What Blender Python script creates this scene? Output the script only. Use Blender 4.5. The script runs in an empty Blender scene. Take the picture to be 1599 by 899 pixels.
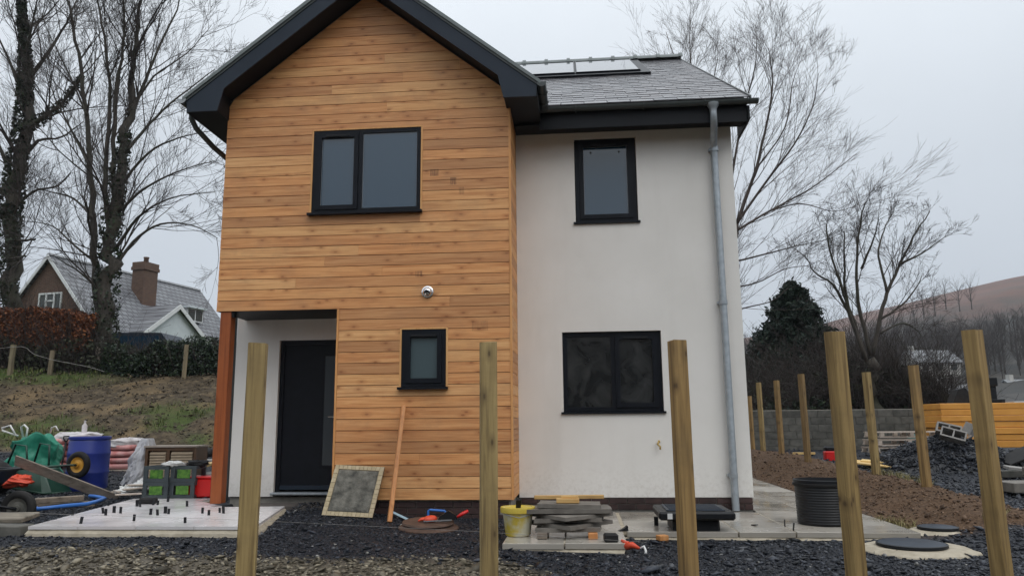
import bpy, math, random
import numpy as np
from mathutils import Matrix, Vector
from math import radians, sin, cos, pi, sqrt, atan2, exp

random.seed(7)
RNG = np.random.default_rng(7)
SC = bpy.context.scene
COL = SC.collection

# ------------------------------------------------------------------ camera
FPX, CXP, CYP = 1180.0, 799.5, 449.5
CAM = Vector((0.0, -9.2, 1.2))
ROT = (Matrix.Rotation(radians(4.95), 4, 'Z') @ Matrix.Rotation(pi / 2 + radians(10.08), 4, 'X')
       @ Matrix.Rotation(radians(-0.545), 4, 'Z'))
cd = bpy.data.cameras.new('camera')
cd.sensor_width = 36.0
cd.lens = 36.0 * FPX / 1599.0
cd.clip_start = 0.05
cd.clip_end = 4000
co = bpy.data.objects.new('camera', cd)
co.matrix_world = Matrix.Translation(CAM) @ ROT
COL.objects.link(co)
SC.camera = co

# ------------------------------------------------------------------ sky, sun, exposure
SUN_EL, SUN_AZ = radians(50), radians(140)          # azimuth from +Y clockwise: behind the camera, to the right
world = bpy.data.worlds.new('World')
SC.world = world
world.use_nodes = True
wn, wl = world.node_tree.nodes, world.node_tree.links
for n in list(wn):
    wn.remove(n)
w_out = wn.new('ShaderNodeOutputWorld')
w_bg = wn.new('ShaderNodeBackground')
w_bg.inputs['Strength'].default_value = 0.1
sky = wn.new('ShaderNodeTexSky')
sky.sky_type = 'NISHITA'
sky.sun_disc = False
sky.sun_elevation = SUN_EL
sky.sun_rotation = SUN_AZ
sky.dust_density = 4.0
hs = wn.new('ShaderNodeHueSaturation')
hs.inputs['Saturation'].default_value = 0.2
wl.new(sky.outputs[0], hs.inputs['Color'])
# cloud layer: an even overcast, brighter overhead, faintly mottled
tc = wn.new('ShaderNodeTexCoord')
sep = wn.new('ShaderNodeSeparateXYZ')
wl.new(tc.outputs['Generated'], sep.inputs[0])
rmp = wn.new('ShaderNodeValToRGB')
e = rmp.color_ramp.elements
e[0].position = 0.0
e[0].color = (0.49, 0.545, 0.615, 1)
e[1].position = 1.0
e[1].color = (1.45, 1.50, 1.55, 1)
m = e.new(0.28); m.color = (0.615, 0.670, 0.735, 1)
m = e.new(0.55); m.color = (0.86, 0.92, 0.985, 1)
wl.new(sep.outputs['Z'], rmp.inputs[0])
nz = wn.new('ShaderNodeTexNoise')
nz.inputs['Scale'].default_value = 2.2
nz.inputs['Detail'].default_value = 4
wl.new(tc.outputs['Generated'], nz.inputs['Vector'])
mr = wn.new('ShaderNodeMapRange')
mr.inputs['To Min'].default_value = 8.3
mr.inputs['To Max'].default_value = 11.1
wl.new(nz.outputs['Fac'], mr.inputs['Value'])
vm = wn.new('ShaderNodeVectorMath')
vm.operation = 'SCALE'
wl.new(rmp.outputs[0], vm.inputs[0])
wl.new(mr.outputs[0], vm.inputs['Scale'])
mx = wn.new('ShaderNodeMixRGB')
mx.inputs[0].default_value = 0.93
wl.new(hs.outputs[0], mx.inputs[1])
wl.new(vm.outputs[0], mx.inputs[2])
wl.new(mx.outputs[0], w_bg.inputs['Color'])
wl.new(w_bg.outputs[0], w_out.inputs['Surface'])

sl = bpy.data.lights.new('sun', 'SUN')
sl.energy = 0.75
sl.angle = radians(40)
sl.color = (1.0, 0.97, 0.93)
so = bpy.data.objects.new('sun', sl)
sd = Vector((sin(SUN_AZ) * cos(SUN_EL), cos(SUN_AZ) * cos(SUN_EL), sin(SUN_EL)))
so.rotation_euler = sd.to_track_quat('Z', 'Y').to_euler()
so.location = (0, -20, 30)
COL.objects.link(so)

SC.view_settings.view_transform = 'Standard'
SC.view_settings.look = 'None'
SC.view_settings.exposure = 0.16
SC.view_settings.gamma = 1.0
SC.view_settings.use_curve_mapping = False
SC.render.engine = 'CYCLES'
SC.cycles.use_denoising = True
SC.cycles.max_bounces = 8
SC.cycles.diffuse_bounces = 3
SC.cycles.volume_bounces = 2
SC.cycles.caustics_reflective = False
SC.cycles.caustics_refractive = False


def ray(x, y):
    d = Vector(((x - CXP) / FPX, -(y - CYP) / FPX, -1.0))
    return ROT.to_3x3() @ d


def atY(x, y, Y):
    d = ray(x, y)
    return CAM + d * ((Y - CAM.y) / d.y)


def atZ(x, y, Z):
    d = ray(x, y)
    return CAM + d * ((Z - CAM.z) / d.z)


# ------------------------------------------------------------------ numpy noise and the lie of the land
def _hash(ix, iy, seed):
    h = (ix.astype(np.int64) * 374761393 + iy.astype(np.int64) * 668265263 + seed * 1442695041) & 0x7fffffff
    h = ((h ^ (h >> 13)) * 1274126177) & 0x7fffffff
    return ((h ^ (h >> 16)) & 0xffff) / 65535.0


def vnoise(x, y, seed=0):
    x = np.asarray(x, float); y = np.asarray(y, float)
    ix, iy = np.floor(x), np.floor(y)
    fx, fy = x - ix, y - iy
    fx = fx * fx * (3 - 2 * fx); fy = fy * fy * (3 - 2 * fy)
    a = _hash(ix, iy, seed); b = _hash(ix + 1, iy, seed)
    c = _hash(ix, iy + 1, seed); d = _hash(ix + 1, iy + 1, seed)
    return (a * (1 - fx) + b * fx) * (1 - fy) + (c * (1 - fx) + d * fx) * fy


def fbm(x, y, seed=0, oct=4):
    s = 0; a = 0.5
    for i in range(oct):
        s = s + a * (vnoise(x, y, seed + i * 17) - 0.5)
        x = x * 2.03; y = y * 2.03; a *= 0.5
    return s


def sstep(a, b, x):
    t = np.clip((np.asarray(x, float) - a) / (b - a), 0, 1)
    return t * t * (3 - 2 * t)


def base_z(x, y):
    """smooth lie of the ground"""
    x = np.asarray(x, float); y = np.asarray(y, float)
    zl = np.interp(y, [-40, -3.6, -2, -.5, 2, 5, 9.5, 15.5, 18, 40, 80], [-.3, -.02, .12, .17, .24, .40, .62, 2.85, 3.1, 3.3, 5])
    zl = zl + 0.3 * sstep(-14, -22, x) * sstep(10, 16, y)
    zr = np.interp(y, [-40, -3.6, -1, 3, 8, 16, 40, 80], [-.3, -.01, .01, .12, .24, .3, .6, 2])
    soil = 0.2 * np.exp(-((x - 4.45) / 0.75) ** 2) * sstep(-2.6, 0.6, y) * (1 - 0.5 * sstep(9, 14, y))
    zr = np.where(y > -1.4, .01 + (zr - .01) * sstep(3.25, 4.4, x), zr) + soil * sstep(3.3, 4.2, x)
    zc = np.interp(y, [-40, -3.6, -1, 1], [-.3, -.02, .07, .1])
    w1 = sstep(-3.4, -1.6, x)
    w2 = sstep(-1.0, 0.2, x)
    near = (zl * (1 - w1) + zc * w1) * (1 - w2) + zr * w2
    near = np.where(y > 6, zl * (1 - sstep(-6, 3, x)) + zr * sstep(-6, 3, x), near)
    d = np.hypot(x, y)
    az = np.degrees(np.arctan2(x, y))
    H = 50 + 30 * sstep(8, 34, az) * (1 - sstep(60, 120, az)) + 12 * fbm(az / 22.0 + 40, d * 0 + 3.3, 5)
    H = H + 46 * sstep(110, 150, np.abs(az))  # unseen rise behind the camera, added to darken what the lower windows reflect
    hill = H * sstep(60, 520, d) + 7 * fbm(x / 70, y / 70, 9) * sstep(80, 250, d) * (1 - sstep(380, 520, d))
    return near * (1 - sstep(60, 150, d)) + hill


def zone_w(x, y):
    """mud, soil, bank and grass weights (what the ground is made of)"""
    n = fbm(x * 0.9, y * 0.9, 21)
    n2 = fbm(x * 2.5, y * 2.5, 31)
    mud = sstep(-2.15, -2.7, y + n * 0.9 + 0.9 * sstep(-0.9, 0.6, x)) * (1 - sstep(-0.9, 0.7, x + n))
    mud = np.maximum(mud, sstep(-4.2, -5.0, y + n))
    soil = sstep(3.25, 3.55, x + n2 * 0.25) * (1 - sstep(4.75, 5.15, x + n * 0.6 - 0.35 * sstep(2, -1, y))) * sstep(-1.15, -0.75, y + n2 * 0.4 - 0.12 * (x - 3.4))
    soil = np.maximum(soil, sstep(2.1, 2.2, x) * (1 - sstep(5.0, 5.4, x + n)) * sstep(7.4, 8.4, y + n))
    bank = sstep(8.6, 9.6, y + n * 1.2) * (1 - sstep(-4.0, -1.0, x))
    grass = np.clip(sstep(-0.06, 0.16, fbm(x * 0.8, y * 0.8, 51)) * sstep(9.2, 10, y) * (1 - sstep(11.8, 13.2, y)) * 0.9
                    + sstep(14.2, 14.9, y + n) * (1 - sstep(-17.5, -15.0, x + n * 2)), 0, 1) * (1 - sstep(-4.0, -1.0, x))
    far = sstep(35, 70, np.hypot(x, y))
    return mud, soil, bank, grass, far


def ground_z(x, y):
    x = np.asarray(x, float); y = np.asarray(y, float)
    mud, soil, bank, grass, far = zone_w(x, y)
    z = base_z(x, y)
    rough = 0.014 + 0.06 * mud + 0.11 * soil + 0.22 * bank
    z = z + rough * fbm(x * 3.1, y * 3.1, 3, 4) * 1.6 * (1 - far)
    z = z + 0.12 * bank * fbm(x * 0.9, y * 0.9, 77, 3) * 2
    return z


def gz(x, y):
    return float(ground_z(np.array([x]), np.array([y]))[0])


# ------------------------------------------------------------------ mesh builder and tagging
WM = {}


class MB:
    def __init__(self):
        self.v = []; self.f = []

    def add(self, vs, fs):
        o = len(self.v)
        self.v += [tuple(p) for p in vs]
        self.f += [tuple(i + o for i in q) for q in fs]
        return self

    def box(self, x0, x1, y0, y1, z0, z1, M=None):
        vs = [Vector((x, y, z)) for z in (z0, z1) for (x, y) in ((x0, y0), (x1, y0), (x1, y1), (x0, y1))]
        if M is not None:
            vs = [M @ p for p in vs]
        return self.add(vs, [(3, 2, 1, 0), (4, 5, 6, 7), (0, 1, 5, 4), (1, 2, 6, 5), (2, 3, 7, 6), (3, 0, 4, 7)])

    def bbox(self, x0, x1, y0, y1, z0, z1, b=0.01, M=None):
        """box with chamfered edges"""
        vs = []
        idx = {}
        fs = []
        X = (x0, x1); Y = (y0, y1); Z = (z0, z1)
        for i in (0, 1):
            for j in (0, 1):
                for k in (0, 1):
                    sx, sy, sz = (b if i == 0 else -b), (b if j == 0 else -b), (b if k == 0 else -b)
                    idx[i, j, k, 0] = len(vs); vs.append(Vector((X[i], Y[j] + sy, Z[k] + sz)))
                    idx[i, j, k, 1] = len(vs); vs.append(Vector((X[i] + sx, Y[j], Z[k] + sz)))
                    idx[i, j, k, 2] = len(vs); vs.append(Vector((X[i] + sx, Y[j] + sy, Z[k])))
        g = lambda i, j, k, a: idx[i, j, k, a]
        for s in (0, 1):
            q = [g(s, 0, 0, 0), g(s, 1, 0, 0), g(s, 1, 1, 0), g(s, 0, 1, 0)]; fs.append(q if s else q[::-1])
            q = [g(0, s, 0, 1), g(0, s, 1, 1), g(1, s, 1, 1), g(1, s, 0, 1)]; fs.append(q if s else q[::-1])
            q = [g(0, 0, s, 2), g(1, 0, s, 2), g(1, 1, s, 2), g(0, 1, s, 2)]; fs.append(q if s else q[::-1])
        for i in (0, 1):
            for j in (0, 1):
                fs.append([g(i, j, 0, 0), g(i, j, 1, 0), g(i, j, 1, 1), g(i, j, 0, 1)])
                fs.append([g(i, 0, j, 0), g(i, 1, j, 0), g(i, 1, j, 2), g(i, 0, j, 2)])
                fs.append([g(0, i, j, 1), g(1, i, j, 1), g(1, i, j, 2), g(0, i, j, 2)])
                for k in (0, 1):
                    fs.append([g(i, j, k, 0), g(i, j, k, 1), g(i, j, k, 2)])
        if M is not None:
            vs = [M @ p for p in vs]
        return self.add(vs, fs)

    def prism(self, poly, h0, h1, axis='y', M=None):
        """extrude polygon (two coords) along an axis"""
        n = len(poly)
        def pt(p, h):
            return Vector((p[0], h, p[1])) if axis == 'y' else (Vector((p[0], p[1], h)) if axis == 'z' else Vector((h, p[0], p[1])))
        vs = [pt(p, h0) for p in poly] + [pt(p, h1) for p in poly]
        if M is not None:
            vs = [M @ p for p in vs]
        fs = [tuple(range(n))[::-1], tuple(range(n, 2 * n))]
        fs += [(i, (i + 1) % n, n + (i + 1) % n, n + i) for i in range(n)]
        return self.add(vs, fs)

    def tube(self, pts, rad, n=8, cap=True):
        pts = [Vector(p) for p in pts]
        if not hasattr(rad, '__len__'):
            rad = [rad] * len(pts)
        vs = []; fs = []
        up = None
        for i, p in enumerate(pts):
            t = (pts[min(i + 1, len(pts) - 1)] - pts[max(i - 1, 0)])
            if t.length < 1e-9:
                t = Vector((0, 0, 1))
            t.normalize()
            if up is None:
                up = t.orthogonal().normalized()
            else:
                up = (up - t * up.dot(t))
                up = up.normalized() if up.length > 1e-6 else t.orthogonal().normalized()
            s = t.cross(up)
            for k in range(n):
                a = 2 * pi * k / n
                vs.append(p + (up * cos(a) + s * sin(a)) * rad[i])
        for i in range(len(pts) - 1):
            for k in range(n):
                fs.append((i * n + k, i * n + (k + 1) % n, (i + 1) * n + (k + 1) % n, (i + 1) * n + k))
        if cap:
            fs.append(tuple(range(n))[::-1])
            fs.append(tuple(range((len(pts) - 1) * n, len(pts) * n)))
        return self.add(vs, fs)

    def lathe(self, prof, n=24, M=None, wob=None):
        """profile [(r,z)...] round the z axis"""
        vs = []; fs = []
        for (r, z) in prof:
            for k in range(n):
                a = 2 * pi * k / n
                rr = r * (1 + (wob(a, z) if wob else 0))
                vs.append(Vector((rr * cos(a), rr * sin(a), z)))
        for i in range(len(prof) - 1):
            for k in range(n):
                fs.append((i * n + k, i * n + (k + 1) % n, (i + 1) * n + (k + 1) % n, (i + 1) * n + k))
        if prof[0][0] > 1e-6:
            fs.append(tuple(range(n))[::-1])
        if prof[-1][0] > 1e-6:
            fs.append(tuple(range((len(prof) - 1) * n, len(prof) * n)))
        if M is not None:
            vs = [M @ p for p in vs]
        return self.add(vs, fs)

    def mesh(self, name, mat, smooth=False, off=None):
        me = bpy.data.meshes.new(name)
        v = self.v if off is None else [(a - off[0], b - off[1], c - off[2]) for a, b, c in self.v]
        me.from_pydata(v, [], self.f)
        if mat is not None:
            me.materials.append(mat)
        if smooth:
            me.polygons.foreach_set('use_smooth', [True] * len(me.polygons))
        me.update()
        return me

    def build(self, name, mat, parent=None, smooth=False, sharp=None):
        off = None
        if parent is None:
            a = np.array(self.v)
            off = ((a[:, 0].min() + a[:, 0].max()) / 2, (a[:, 1].min() + a[:, 1].max()) / 2, a[:, 2].min())
        me = self.mesh(name, mat, smooth, off)
        if smooth and sharp:
            me.set_sharp_from_angle(angle=radians(sharp))
        o = bpy.data.objects.new(name, me)
        COL.objects.link(o)
        if off:
            o.location = off
            WM[o.name] = Matrix.Translation(off)
        adopt(o, parent)
        return o


def adopt(o, parent):
    if parent is not None:
        o.parent = parent
        o.matrix_parent_inverse = WM.get(parent.name, Matrix.Identity(4)).inverted()


def inst(name, me, M, parent=None):
    o = bpy.data.objects.new(name, me)
    o.matrix_basis = M
    COL.objects.link(o)
    adopt(o, parent)
    return o


def npmesh(name, V, F, mat, smooth=False, parent=None, cols=None):
    """V (n,3), F (m,k) numpy -> object"""
    me = bpy.data.meshes.new(name)
    V = np.asarray(V, np.float32); F = np.asarray(F, np.int32)
    m, k = F.shape
    me.vertices.add(len(V)); me.vertices.foreach_set('co', V.ravel())
    me.loops.add(m * k); me.loops.foreach_set('vertex_index', F.ravel())
    me.polygons.add(m)
    me.polygons.foreach_set('loop_start', np.arange(0, m * k, k, dtype=np.int32))
    me.polygons.foreach_set('loop_total', np.full(m, k, dtype=np.int32))
    if smooth:
        me.polygons.foreach_set('use_smooth', np.ones(m, dtype=bool))
    if mat is not None:
        me.materials.append(mat)
    me.update(calc_edges=True)
    if cols:
        for cn, arr in cols.items():
            at = me.color_attributes.new(cn, 'FLOAT_COLOR', 'POINT')
            at.data.foreach_set('color', np.asarray(arr, np.float32).ravel())
    o = bpy.data.objects.new(name, me)
    COL.objects.link(o)
    adopt(o, parent)
    return o


def thing(name, loc, label, cat, group=None, rz=0.0):
    o = bpy.data.objects.new(name, None)
    o.empty_display_size = 0.2
    o.location = loc
    o.rotation_euler = (0, 0, rz)
    COL.objects.link(o)
    WM[o.name] = Matrix.Translation(Vector(loc)) @ Matrix.Rotation(rz, 4, 'Z')
    return tag(o, label, cat, group)


def tag(o, label=None, cat=None, group=None, kind=None):
    if label: o['label'] = label
    if cat: o['category'] = cat
    if group: o['group'] = group
    if kind: o['kind'] = kind
    return o


def TR(x, y, z, rz=0, rx=0, ry=0):
    return (Matrix.Translation((x, y, z)) @ Matrix.Rotation(rz, 4, 'Z') @ Matrix.Rotation(ry, 4, 'Y') @ Matrix.Rotation(rx, 4, 'X'))


# ------------------------------------------------------------------ materials
def newmat(name):
    m = bpy.data.materials.new(name)
    m.use_nodes = True
    nt = m.node_tree
    b = nt.nodes['Principled BSDF']
    return m, nt, b


def nd(nt, kind, **kw):
    n = nt.nodes.new(kind)
    for k, v in kw.items():
        if k in n.inputs:
            n.inputs[k].default_value = v
        else:
            setattr(n, k, v)
    return n


def pos_vec(nt, scale=(1, 1, 1), rand=0.0, coord='pos', rot=(0, 0, 0)):
    if coord == 'pos':
        s = nd(nt, 'ShaderNodeNewGeometry').outputs['Position']
    else:
        s = nd(nt, 'ShaderNodeTexCoord').outputs['Object']
    mp = nd(nt, 'ShaderNodeMapping')
    mp.inputs['Scale'].default_value = scale
    mp.inputs['Rotation'].default_value = rot
    nt.links.new(s, mp.inputs['Vector'])
    out = mp.outputs[0]
    if rand:
        oi = nd(nt, 'ShaderNodeObjectInfo')
        mu = nd(nt, 'ShaderNodeMath', operation='MULTIPLY')
        mu.inputs[1].default_value = rand
        nt.links.new(oi.outputs['Random'], mu.inputs[0])
        ad = nd(nt, 'ShaderNodeVectorMath', operation='ADD')
        nt.links.new(out, ad.inputs[0]); nt.links.new(mu.outputs[0], ad.inputs[1])
        out = ad.outputs[0]
    return out


def ramp(nt, fac, stops):
    r = nd(nt, 'ShaderNodeValToRGB')
    el = r.color_ramp.elements
    el[0].position = stops[0][0]; el[0].color = (*stops[0][1], 1)
    el[1].position = stops[-1][0]; el[1].color = (*stops[-1][1], 1)
    for p, c in stops[1:-1]:
        x = el.new(p); x.color = (*c, 1)
    nt.links.new(fac, r.inputs[0])
    return r.outputs[0]


def noise(nt, vec, scale, detail=4, rough=0.55, dist=0.0):
    n = nd(nt, 'ShaderNodeTexNoise')
    n.inputs['Scale'].default_value = scale
    n.inputs['Detail'].default_value = detail
    n.inputs['Roughness'].default_value = rough
    n.inputs['Distortion'].default_value = dist
    if vec is not None:
        nt.links.new(vec, n.inputs['Vector'])
    return n.outputs['Fac']


def mixc(nt, fac, a, b, mode='MIX'):
    m = nd(nt, 'ShaderNodeMixRGB', blend_type=mode)
    for i, x in ((0, fac), (1, a), (2, b)):
        if isinstance(x, (int, float)):
            m.inputs[i].default_value = x
        elif isinstance(x, tuple):
            m.inputs[i].default_value = (*x, 1)
        else:
            nt.links.new(x, m.inputs[i])
    return m.outputs[0]


def mth(nt, op, a, b=None, clamp=False):
    m = nd(nt, 'ShaderNodeMath', operation=op)
    m.use_clamp = clamp
    for i, x in ((0, a), (1, b)):
        if x is None:
            continue
        if isinstance(x, (int, float)):
            m.inputs[i].default_value = x
        else:
            nt.links.new(x, m.inputs[i])
    return m.outputs[0]


def bump(nt, b, h, strength=0.3, dist=0.01):
    n = nd(nt, 'ShaderNodeBump')
    n.inputs['Strength'].default_value = strength
    n.inputs['Distance'].default_value = dist
    nt.links.new(h, n.inputs['Height'])
    nt.links.new(n.outputs[0], b.inputs['Normal'])


def pm(name, c1, c2, scale=8, rough=0.6, bmp=0.2, bdist=0.005, metal=0.0, stretch=(1, 1, 1), rand=3.0, coord='obj',
       detail=5, rough2=None, ior=None, lo=0.3, hi=0.7, var=0.0, spec=None):
    m, nt, b = newmat(name)
    v = pos_vec(nt, stretch, rand, coord)
    f = noise(nt, v, scale, detail)
    col = ramp(nt, f, [(lo, c1), (hi, c2)])
    if var:
        oi = nd(nt, 'ShaderNodeObjectInfo')
        k = mth(nt, 'MULTIPLY_ADD', oi.outputs['Random'], var)
        k.node.inputs[2].default_value = 1 - var / 2
        cmb = nd(nt, 'ShaderNodeCombineXYZ')
        for i in range(3):
            nt.links.new(k, cmb.inputs[i])
        col = mixc(nt, 1.0, col, cmb.outputs[0], 'MULTIPLY')
    nt.links.new(col, b.inputs['Base Color'])
    b.inputs['Metallic'].default_value = metal
    if rough2 is None:
        b.inputs['Roughness'].default_value = rough
    else:
        f2 = noise(nt, v, scale * 0.6, 3)
        r = nd(nt, 'ShaderNodeMapRange')
        r.inputs['From Min'].default_value = 0.3; r.inputs['From Max'].default_value = 0.7
        r.inputs['To Min'].default_value = rough; r.inputs['To Max'].default_value = rough2
        nt.links.new(f2, r.inputs['Value'])
        nt.links.new(r.outputs[0], b.inputs['Roughness'])
    if ior:
        b.inputs['IOR'].default_value = ior
    if spec is not None:
        b.inputs['Specular IOR Level'].default_value = spec
    if bmp:
        bump(nt, b, noise(nt, v, scale * 3, 4), bmp, bdist)
    return m


def wood_mat(name, light, mid, dark, grain_axis='x', rough=0.6, knots=True, randv=0.35, coord='pos', knot_scale=3.2, green=None):
    m, nt, b = newmat(name)
    st = {'x': (0.6, 14, 14), 'z': (14, 14, 0.6), 'y': (14, 0.6, 14)}[grain_axis]
    ks = {'x': (0.55, 1.0, 1.35), 'z': (1.35, 1.35, 0.5), 'y': (1.35, 0.5, 1.35)}[grain_axis]
    v = pos_vec(nt, st, 40.0, coord)
    sx_ = nd(nt, 'ShaderNodeSeparateXYZ')
    nt.links.new(pos_vec(nt, (1, 1, 1), 0, coord), sx_.inputs[0])
    oik = nd(nt, 'ShaderNodeObjectInfo')
    hor = mth(nt, 'ADD', sx_.outputs[0], sx_.outputs[1])
    along, across = (sx_.outputs[2], hor) if grain_axis == 'z' else (hor, sx_.outputs[2])
    cmbk = nd(nt, 'ShaderNodeCombineXYZ')
    nt.links.new(mth(nt, 'ADD', mth(nt, 'MULTIPLY', along, knot_scale), mth(nt, 'MULTIPLY', oik.outputs['Random'], 37.0)), cmbk.inputs[0])
    nt.links.new(mth(nt, 'MULTIPLY', across, knot_scale * 2.1), cmbk.inputs[1])
    vk = cmbk.outputs[0]
    g1 = noise(nt, v, 2.2, 5, 0.6, 0.6)
    big = noise(nt, pos_vec(nt, (0.5, 0.5, 0.5), 30.0, coord), 2.0, 3)
    col = ramp(nt, g1, [(0.32, dark), (0.47, mid), (0.66, light)])
    col = mixc(nt, mth(nt, 'MULTIPLY', big, 0.45), col, mid)
    if knots:
        vo = nd(nt, 'ShaderNodeTexVoronoi')
        vo.inputs['Scale'].default_value = 1.0
        vo.voronoi_dimensions = '2D'
        nt.links.new(vk, vo.inputs['Vector'])
        sp = nd(nt, 'ShaderNodeSeparateColor')
        nt.links.new(vo.outputs['Color'], sp.inputs[0])
        pick = mth(nt, 'GREATER_THAN', sp.outputs[0], 0.5)
        kd = nd(nt, 'ShaderNodeMapRange')
        kd.inputs['From Min'].default_value = 0.035; kd.inputs['From Max'].default_value = 0.10
        kd.inputs['To Min'].default_value = 0.95; kd.inputs['To Max'].default_value = 0.0
        nt.links.new(vo.outputs['Distance'], kd.inputs['Value'])
        col = mixc(nt, mth(nt, 'MULTIPLY', kd.outputs[0], pick), col, tuple(c * 0.32 for c in dark))
        kd2 = nd(nt, 'ShaderNodeMapRange')
        kd2.inputs['From Min'].default_value = 0.06; kd2.inputs['From Max'].default_value = 0.30
        kd2.inputs['To Min'].default_value = 0.65; kd2.inputs['To Max'].default_value = 0.0
        nt.links.new(vo.outputs['Distance'], kd2.inputs['Value'])
        col = mixc(nt, mth(nt, 'MULTIPLY', kd2.outputs[0], pick), col, dark)
    if randv:
        oi = nd(nt, 'ShaderNodeObjectInfo')
        rr = ramp(nt, oi.outputs['Random'], [(0.0, (1 - randv, 1 - randv * 1.02, 1 - randv * .95)), (0.25, (0.90, 0.88, 0.87)), (0.5, (1.0, 0.97, 0.93)), (0.75, (1.0, 1.07, 1.08)), (1.0, (1.06, 1.2, 1.32))])
        col = mixc(nt, 1.0, col, rr, 'MULTIPLY')
    st2 = noise(nt, pos_vec(nt, (1, 1, 1.6), 5.0, 'pos'), 1.7, 5, 0.65)
    col = mixc(nt, mth(nt, 'MULTIPLY', ramp_val(nt, st2, 0.48, 0.72), 0.45), col, (mid[0] * .55, mid[1] * .6, mid[2] * .75))
    nt.links.new(col, b.inputs['Base Color'])
    b.inputs['Roughness'].default_value = rough
    bump(nt, b, g1, 0.25, 0.003)
    return m


def ramp_val(nt, f, a, bb):
    r = nd(nt, 'ShaderNodeMapRange')
    r.inputs['From Min'].default_value = a; r.inputs['From Max'].default_value = bb
    nt.links.new(f, r.inputs['Value'])
    return r.outputs[0]


M = {}
M['clad'] = wood_mat('cedar cladding', (0.82, 0.435, 0.182), (0.68, 0.315, 0.118), (0.49, 0.19, 0.062), 'x', 0.55, randv=0.30, knot_scale=3.3)
M['clad_y'] = wood_mat('cedar cladding return', (0.76, 0.37, 0.135), (0.67, 0.30, 0.10), (0.50, 0.19, 0.055), 'y', 0.55, knots=False)
M['trim'] = wood_mat('cedar trim', (0.78, 0.41, 0.16), (0.68, 0.33, 0.115), (0.52, 0.22, 0.07), 'z', 0.55, knots=False, randv=0.15)
M['post_red'] = wood_mat('stained porch post', (0.36, 0.098, 0.024), (0.28, 0.07, 0.016), (0.17, 0.038, 0.009), 'z', 0.45, knot_scale=2.2, randv=0)
M['post'] = wood_mat('treated post', (0.40, 0.265, 0.105), (0.265, 0.168, 0.062), (0.105, 0.06, 0.022), 'z', 0.65, knot_scale=4.2, randv=0.38)
M['pine'] = wood_mat('new pine', (0.78, 0.52, 0.20), (0.68, 0.42, 0.15), (0.52, 0.28, 0.09), 'x', 0.55, randv=0.2, coord='obj')
M['batten'] = wood_mat('orange batten', (0.66, 0.31, 0.11), (0.56, 0.24, 0.08), (0.42, 0.16, 0.045), 'z', 0.5, knots=False, randv=0.1, coord='obj')
M['oldwood'] = wood_mat('weathered board', (0.30, 0.25, 0.19), (0.22, 0.18, 0.14), (0.12, 0.095, 0.07), 'x', 0.75, randv=0.25, coord='obj')
M['oldpost'] = wood_mat('weathered post', (0.26, 0.22, 0.14), (0.19, 0.155, 0.095), (0.10, 0.08, 0.05), 'z', 0.8, randv=0.2)
M['brownwood'] = pm('dark varnished wood', (0.10, 0.055, 0.03), (0.17, 0.095, 0.05), 6, 0.45, 0.2, stretch=(1, 1, 0.2))
M['tanslat'] = pm('tan slats', (0.36, 0.28, 0.19), (0.46, 0.36, 0.25), 6, 0.6, 0.1)
M['palletwood'] = pm('pallet wood', (0.34, 0.28, 0.23), (0.54, 0.46, 0.39), 5, 0.75, 0.2, stretch=(0.4, 3, 3), var=0.3)
M['orange'] = pm('orange board', (0.62, 0.27, 0.045), (0.74, 0.35, 0.07), 2.5, 0.45, 0.1, coord='pos', rand=2.0, var=0.12)


def render_mat():
    m, nt, b = newmat('lime white render')
    v = pos_vec(nt, (1, 1, 1), 0, 'pos')
    f = noise(nt, v, 1.1, 5, 0.6)
    col = ramp(nt, f, [(0.25, (0.74, 0.72, 0.68)), (0.75, (0.82, 0.80, 0.765))])
    st = noise(nt, pos_vec(nt, (2.2, 2.2, 0.28), 0, 'pos'), 1.4, 4)
    col = mixc(nt, mth(nt, 'MULTIPLY', ramp_val(nt, st, 0.54, 0.8), 0.28), col, (0.58, 0.555, 0.51))
    col = mixc(nt, mth(nt, 'MULTIPLY', ramp_val(nt, noise(nt, v, 7, 6, 0.7), 0.5, 0.8), 0.15), col, (0.62, 0.59, 0.54))
    gp = nd(nt, 'ShaderNodeNewGeometry')
    sz = nd(nt, 'ShaderNodeSeparateXYZ')
    nt.links.new(gp.outputs['Position'], sz.inputs[0])
    low = nd(nt, 'ShaderNodeMapRange')
    low.inputs['From Min'].default_value = 0.25; low.inputs['From Max'].default_value = 0.75
    low.inputs['To Min'].default_value = 0.35; low.inputs['To Max'].default_value = 0.0
    nt.links.new(sz.outputs[2], low.inputs['Value'])
    spl = ramp_val(nt, noise(nt, v, 22, 5, 0.7), 0.46, 0.7)
    col = mixc(nt, mth(nt, 'MULTIPLY', low.outputs[0], spl), col, (0.40, 0.36, 0.30))
    nt.links.new(col, b.inputs['Base Color'])
    b.inputs['Roughness'].default_value = 0.85
    bump(nt, b, noise(nt, v, 260, 3), 0.25, 0.002)
    return m


M['render'] = render_mat()


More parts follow.
